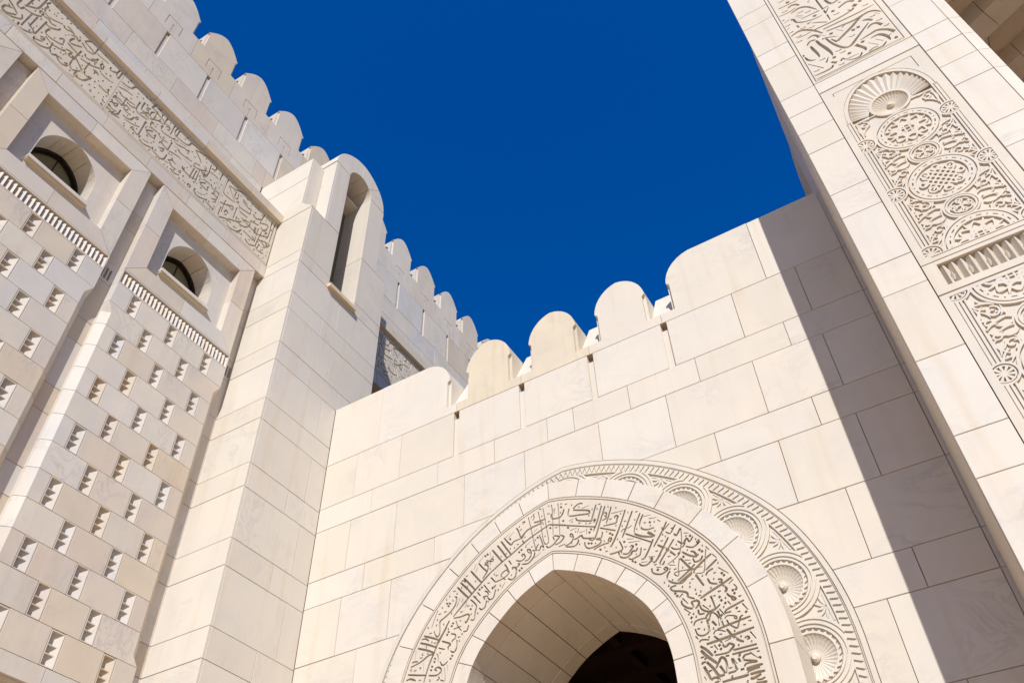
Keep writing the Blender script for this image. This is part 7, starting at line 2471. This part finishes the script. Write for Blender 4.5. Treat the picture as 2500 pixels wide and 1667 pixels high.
# fluted half dome and small shell of the arch head
def fan_r(a):
    h, H = .555, .795
    lo, hi = .3, 1.2
    for _ in range(24):
        m = (lo + hi) / 2
        x, z = m * cos(a), m * sin(a) + .04
        inside = False
        if abs(x) < h:
            q = math.acos(min(1, (abs(x) / h)) ** (1 / .85))
            zz = H * (.92 * sin(q) + .08 * (q / (pi / 2)) ** 2)
            inside = z < zz
        if inside:
            lo = m
        else:
            hi = m
    return max(lo, .30)
fan = fluted('fluted_fan', 20, .31, .6, lambda t: .072 - .03 * t, -.03, rmax=fan_r, a0=.0, a1=pi, steps=2, boss=False, parent=mp)
fan.location = (CX, YR + .004, 10.97)
sh = fluted('fluted_shell', 30, .045, .245, lambda t: .085 - .06 * t * t, -.014, parent=mp)
sh.location = (CX, YR, 10.97)
# pleated dentil strip
ds = relief_mesh('dentil_slab', fp, rect(1.06, 2.56, 7.20, 7.715), [(-.08, [rect(1.21, 2.40, 7.30, 7.66)])], CARVE, por, thick=.12)
pl = .099
tri_me = None
for k in range(12):
    x = 1.21 + pl * k
    if tri_me is None:
        V = [(0, .08, 0), (pl / 2, 0, 0), (pl, .08, 0), (0, .08, .36), (pl / 2, 0.0, .315), (pl, .08, .36)]
        F = [(0, 1, 4, 3), (1, 2, 5, 4), (3, 4, 5), (0, 2, 1)]
        o = mk('pleat', V, F, CARVE, ds)
        tri_me = o.data
        # added spur in place of a dark diamond hole; its downward facet falls into shade
        V = [(0, .0, .055), (.035, .05, 0), (0, .058, -.055), (-.035, .05, 0), (0, .075, 0)]
        F = [(0, 3, 2), (0, 2, 1), (0, 1, 4), (0, 4, 3), (2, 3, 4), (1, 2, 4)]
        dm = mk('diamond_shade_spur', V, F, CARVE, ds)
        dm_me = dm.data
        dm.location = (x + pl, YR, 7.43)
    else:
        o = bpy.data.objects.new('pleat', tri_me)
        COL.objects.link(o)
        o.parent = ds
        if k % 2 == 0 and k < 11:
            dm = bpy.data.objects.new('diamond_shade_spur', dm_me)
            COL.objects.link(dm)
            dm.parent = ds
            dm.location = (x + pl, YR, 7.43)
    o.location = (x, YR, 7.30)

# large script of the portal
def portal_script():
    rg = random.Random(5)
    occ = []
    occ += [[q] for c in CUTS_PORTAL for q in pen(c)]
    occ += [[stroke([(1.775, 14.9), (1.775, 17.0)], .02)]]
    for w, x, z, em in (('دار', 2.42, 14.95, .8), ('السلام', 1.72, 15.1, .6), ('صراط', 2.4, 15.8, .7), ('مستقيم', 1.72, 16.0, .55)):
        g, _ = put_word(w, x, z, em, .9, 1.35, .1)
        occ += g
    mk_ = fill_ticks(occ, (1.14, 2.42, 13.9, 16.6), .06, 260, rg, lambda x, y: True)
    groups = [(-.03, [rect(1.10, 1.115, 12.28, 23)]), (-.03, [rect(2.465, 2.48, 12.28, 23)]), (-.02, [rect(1.10, 2.48, 12.28, 12.292)]), (-.02, [rect(1.13, 2.45, 12.31, 12.322)])]
    lim = lambda c: [(min(max(p[0], 1.13), 2.45), min(max(p[1], 12.33), 16.6)) for p in c]
    for cons in occ + mk_:
        groups.append((-.048, [lim(c) for c in cons]))
    return relief_mesh('script_slab', fp, rect(1.06, 2.56, 12.245, 23.9), groups, CARVE, por, c=-.004, thick=.1)
portal_script()

# deep recess of the portal, in shade
rec = thing('portal_recess', 'shaded stone ceiling with diagonal beams inside the portal at the upper right corner', 'ceiling')
for i in range(5):
    for j in range(4):
        prism_z(rec, 'ceiling_slab', [(16.5, [(3.3 + i * 1.5 + .006, 9.0 + j * 1.6 + .006), (3.3 + (i + 1) * 1.5 - .006, 9.0 + j * 1.6 + .006), (3.3 + (i + 1) * 1.5 - .006, 9.0 + (j + 1) * 1.6 - .006), (3.3 + i * 1.5 + .006, 9.0 + (j + 1) * 1.6 - .006)]),
                                      (16.6, [(3.3 + i * 1.5 + .006, 9.0 + j * 1.6 + .006), (3.3 + (i + 1) * 1.5 - .006, 9.0 + j * 1.6 + .006), (3.3 + (i + 1) * 1.5 - .006, 9.0 + (j + 1) * 1.6 - .006), (3.3 + i * 1.5 + .006, 9.0 + (j + 1) * 1.6 - .006)])], CREAM)
box(rec, 'recess_roof', (3.26, 7.9, 16.6), (11, 15.6, 17.0), JOINT)
box(rec, 'recess_wall', (3.2, 15.4, -1.6), (11, 15.6, 16.6), CREAM)
box(rec, 'recess_wall', (10.8, 8.2, -1.6), (11, 15.6, 20), CREAM)
d = Vector((1, -.5, 0)).normalized()
nn = Vector((-d.y, d.x, 0))
for c0 in (Vector((4.6, 11.15, 0)), Vector((5.1, 12.45, 0)), Vector((4.2, 9.95, 0))):
    for k in range(-1, 5):
        p0, p1 = c0 + d * (k * 1.1 - .9 + .005), c0 + d * ((k + 1) * 1.1 - .9 - .005)
        w = .26
        if p0.x < 3.3:
            p0 = p0 + d * (3.35 - p0.x)
        if p1.x <= p0.x:
            continue
        pl_ = [tuple((q)[:2]) for q in (p0 - nn * w, p1 - nn * w, p1 + nn * w, p0 + nn * w)]
        prism_z(rec, 'beam_stone', [(16.0, pl_), (16.495, pl_)], CREAM)

# ------------------------------------------------------------------ tidy
bpy.data.objects.remove(_txto)
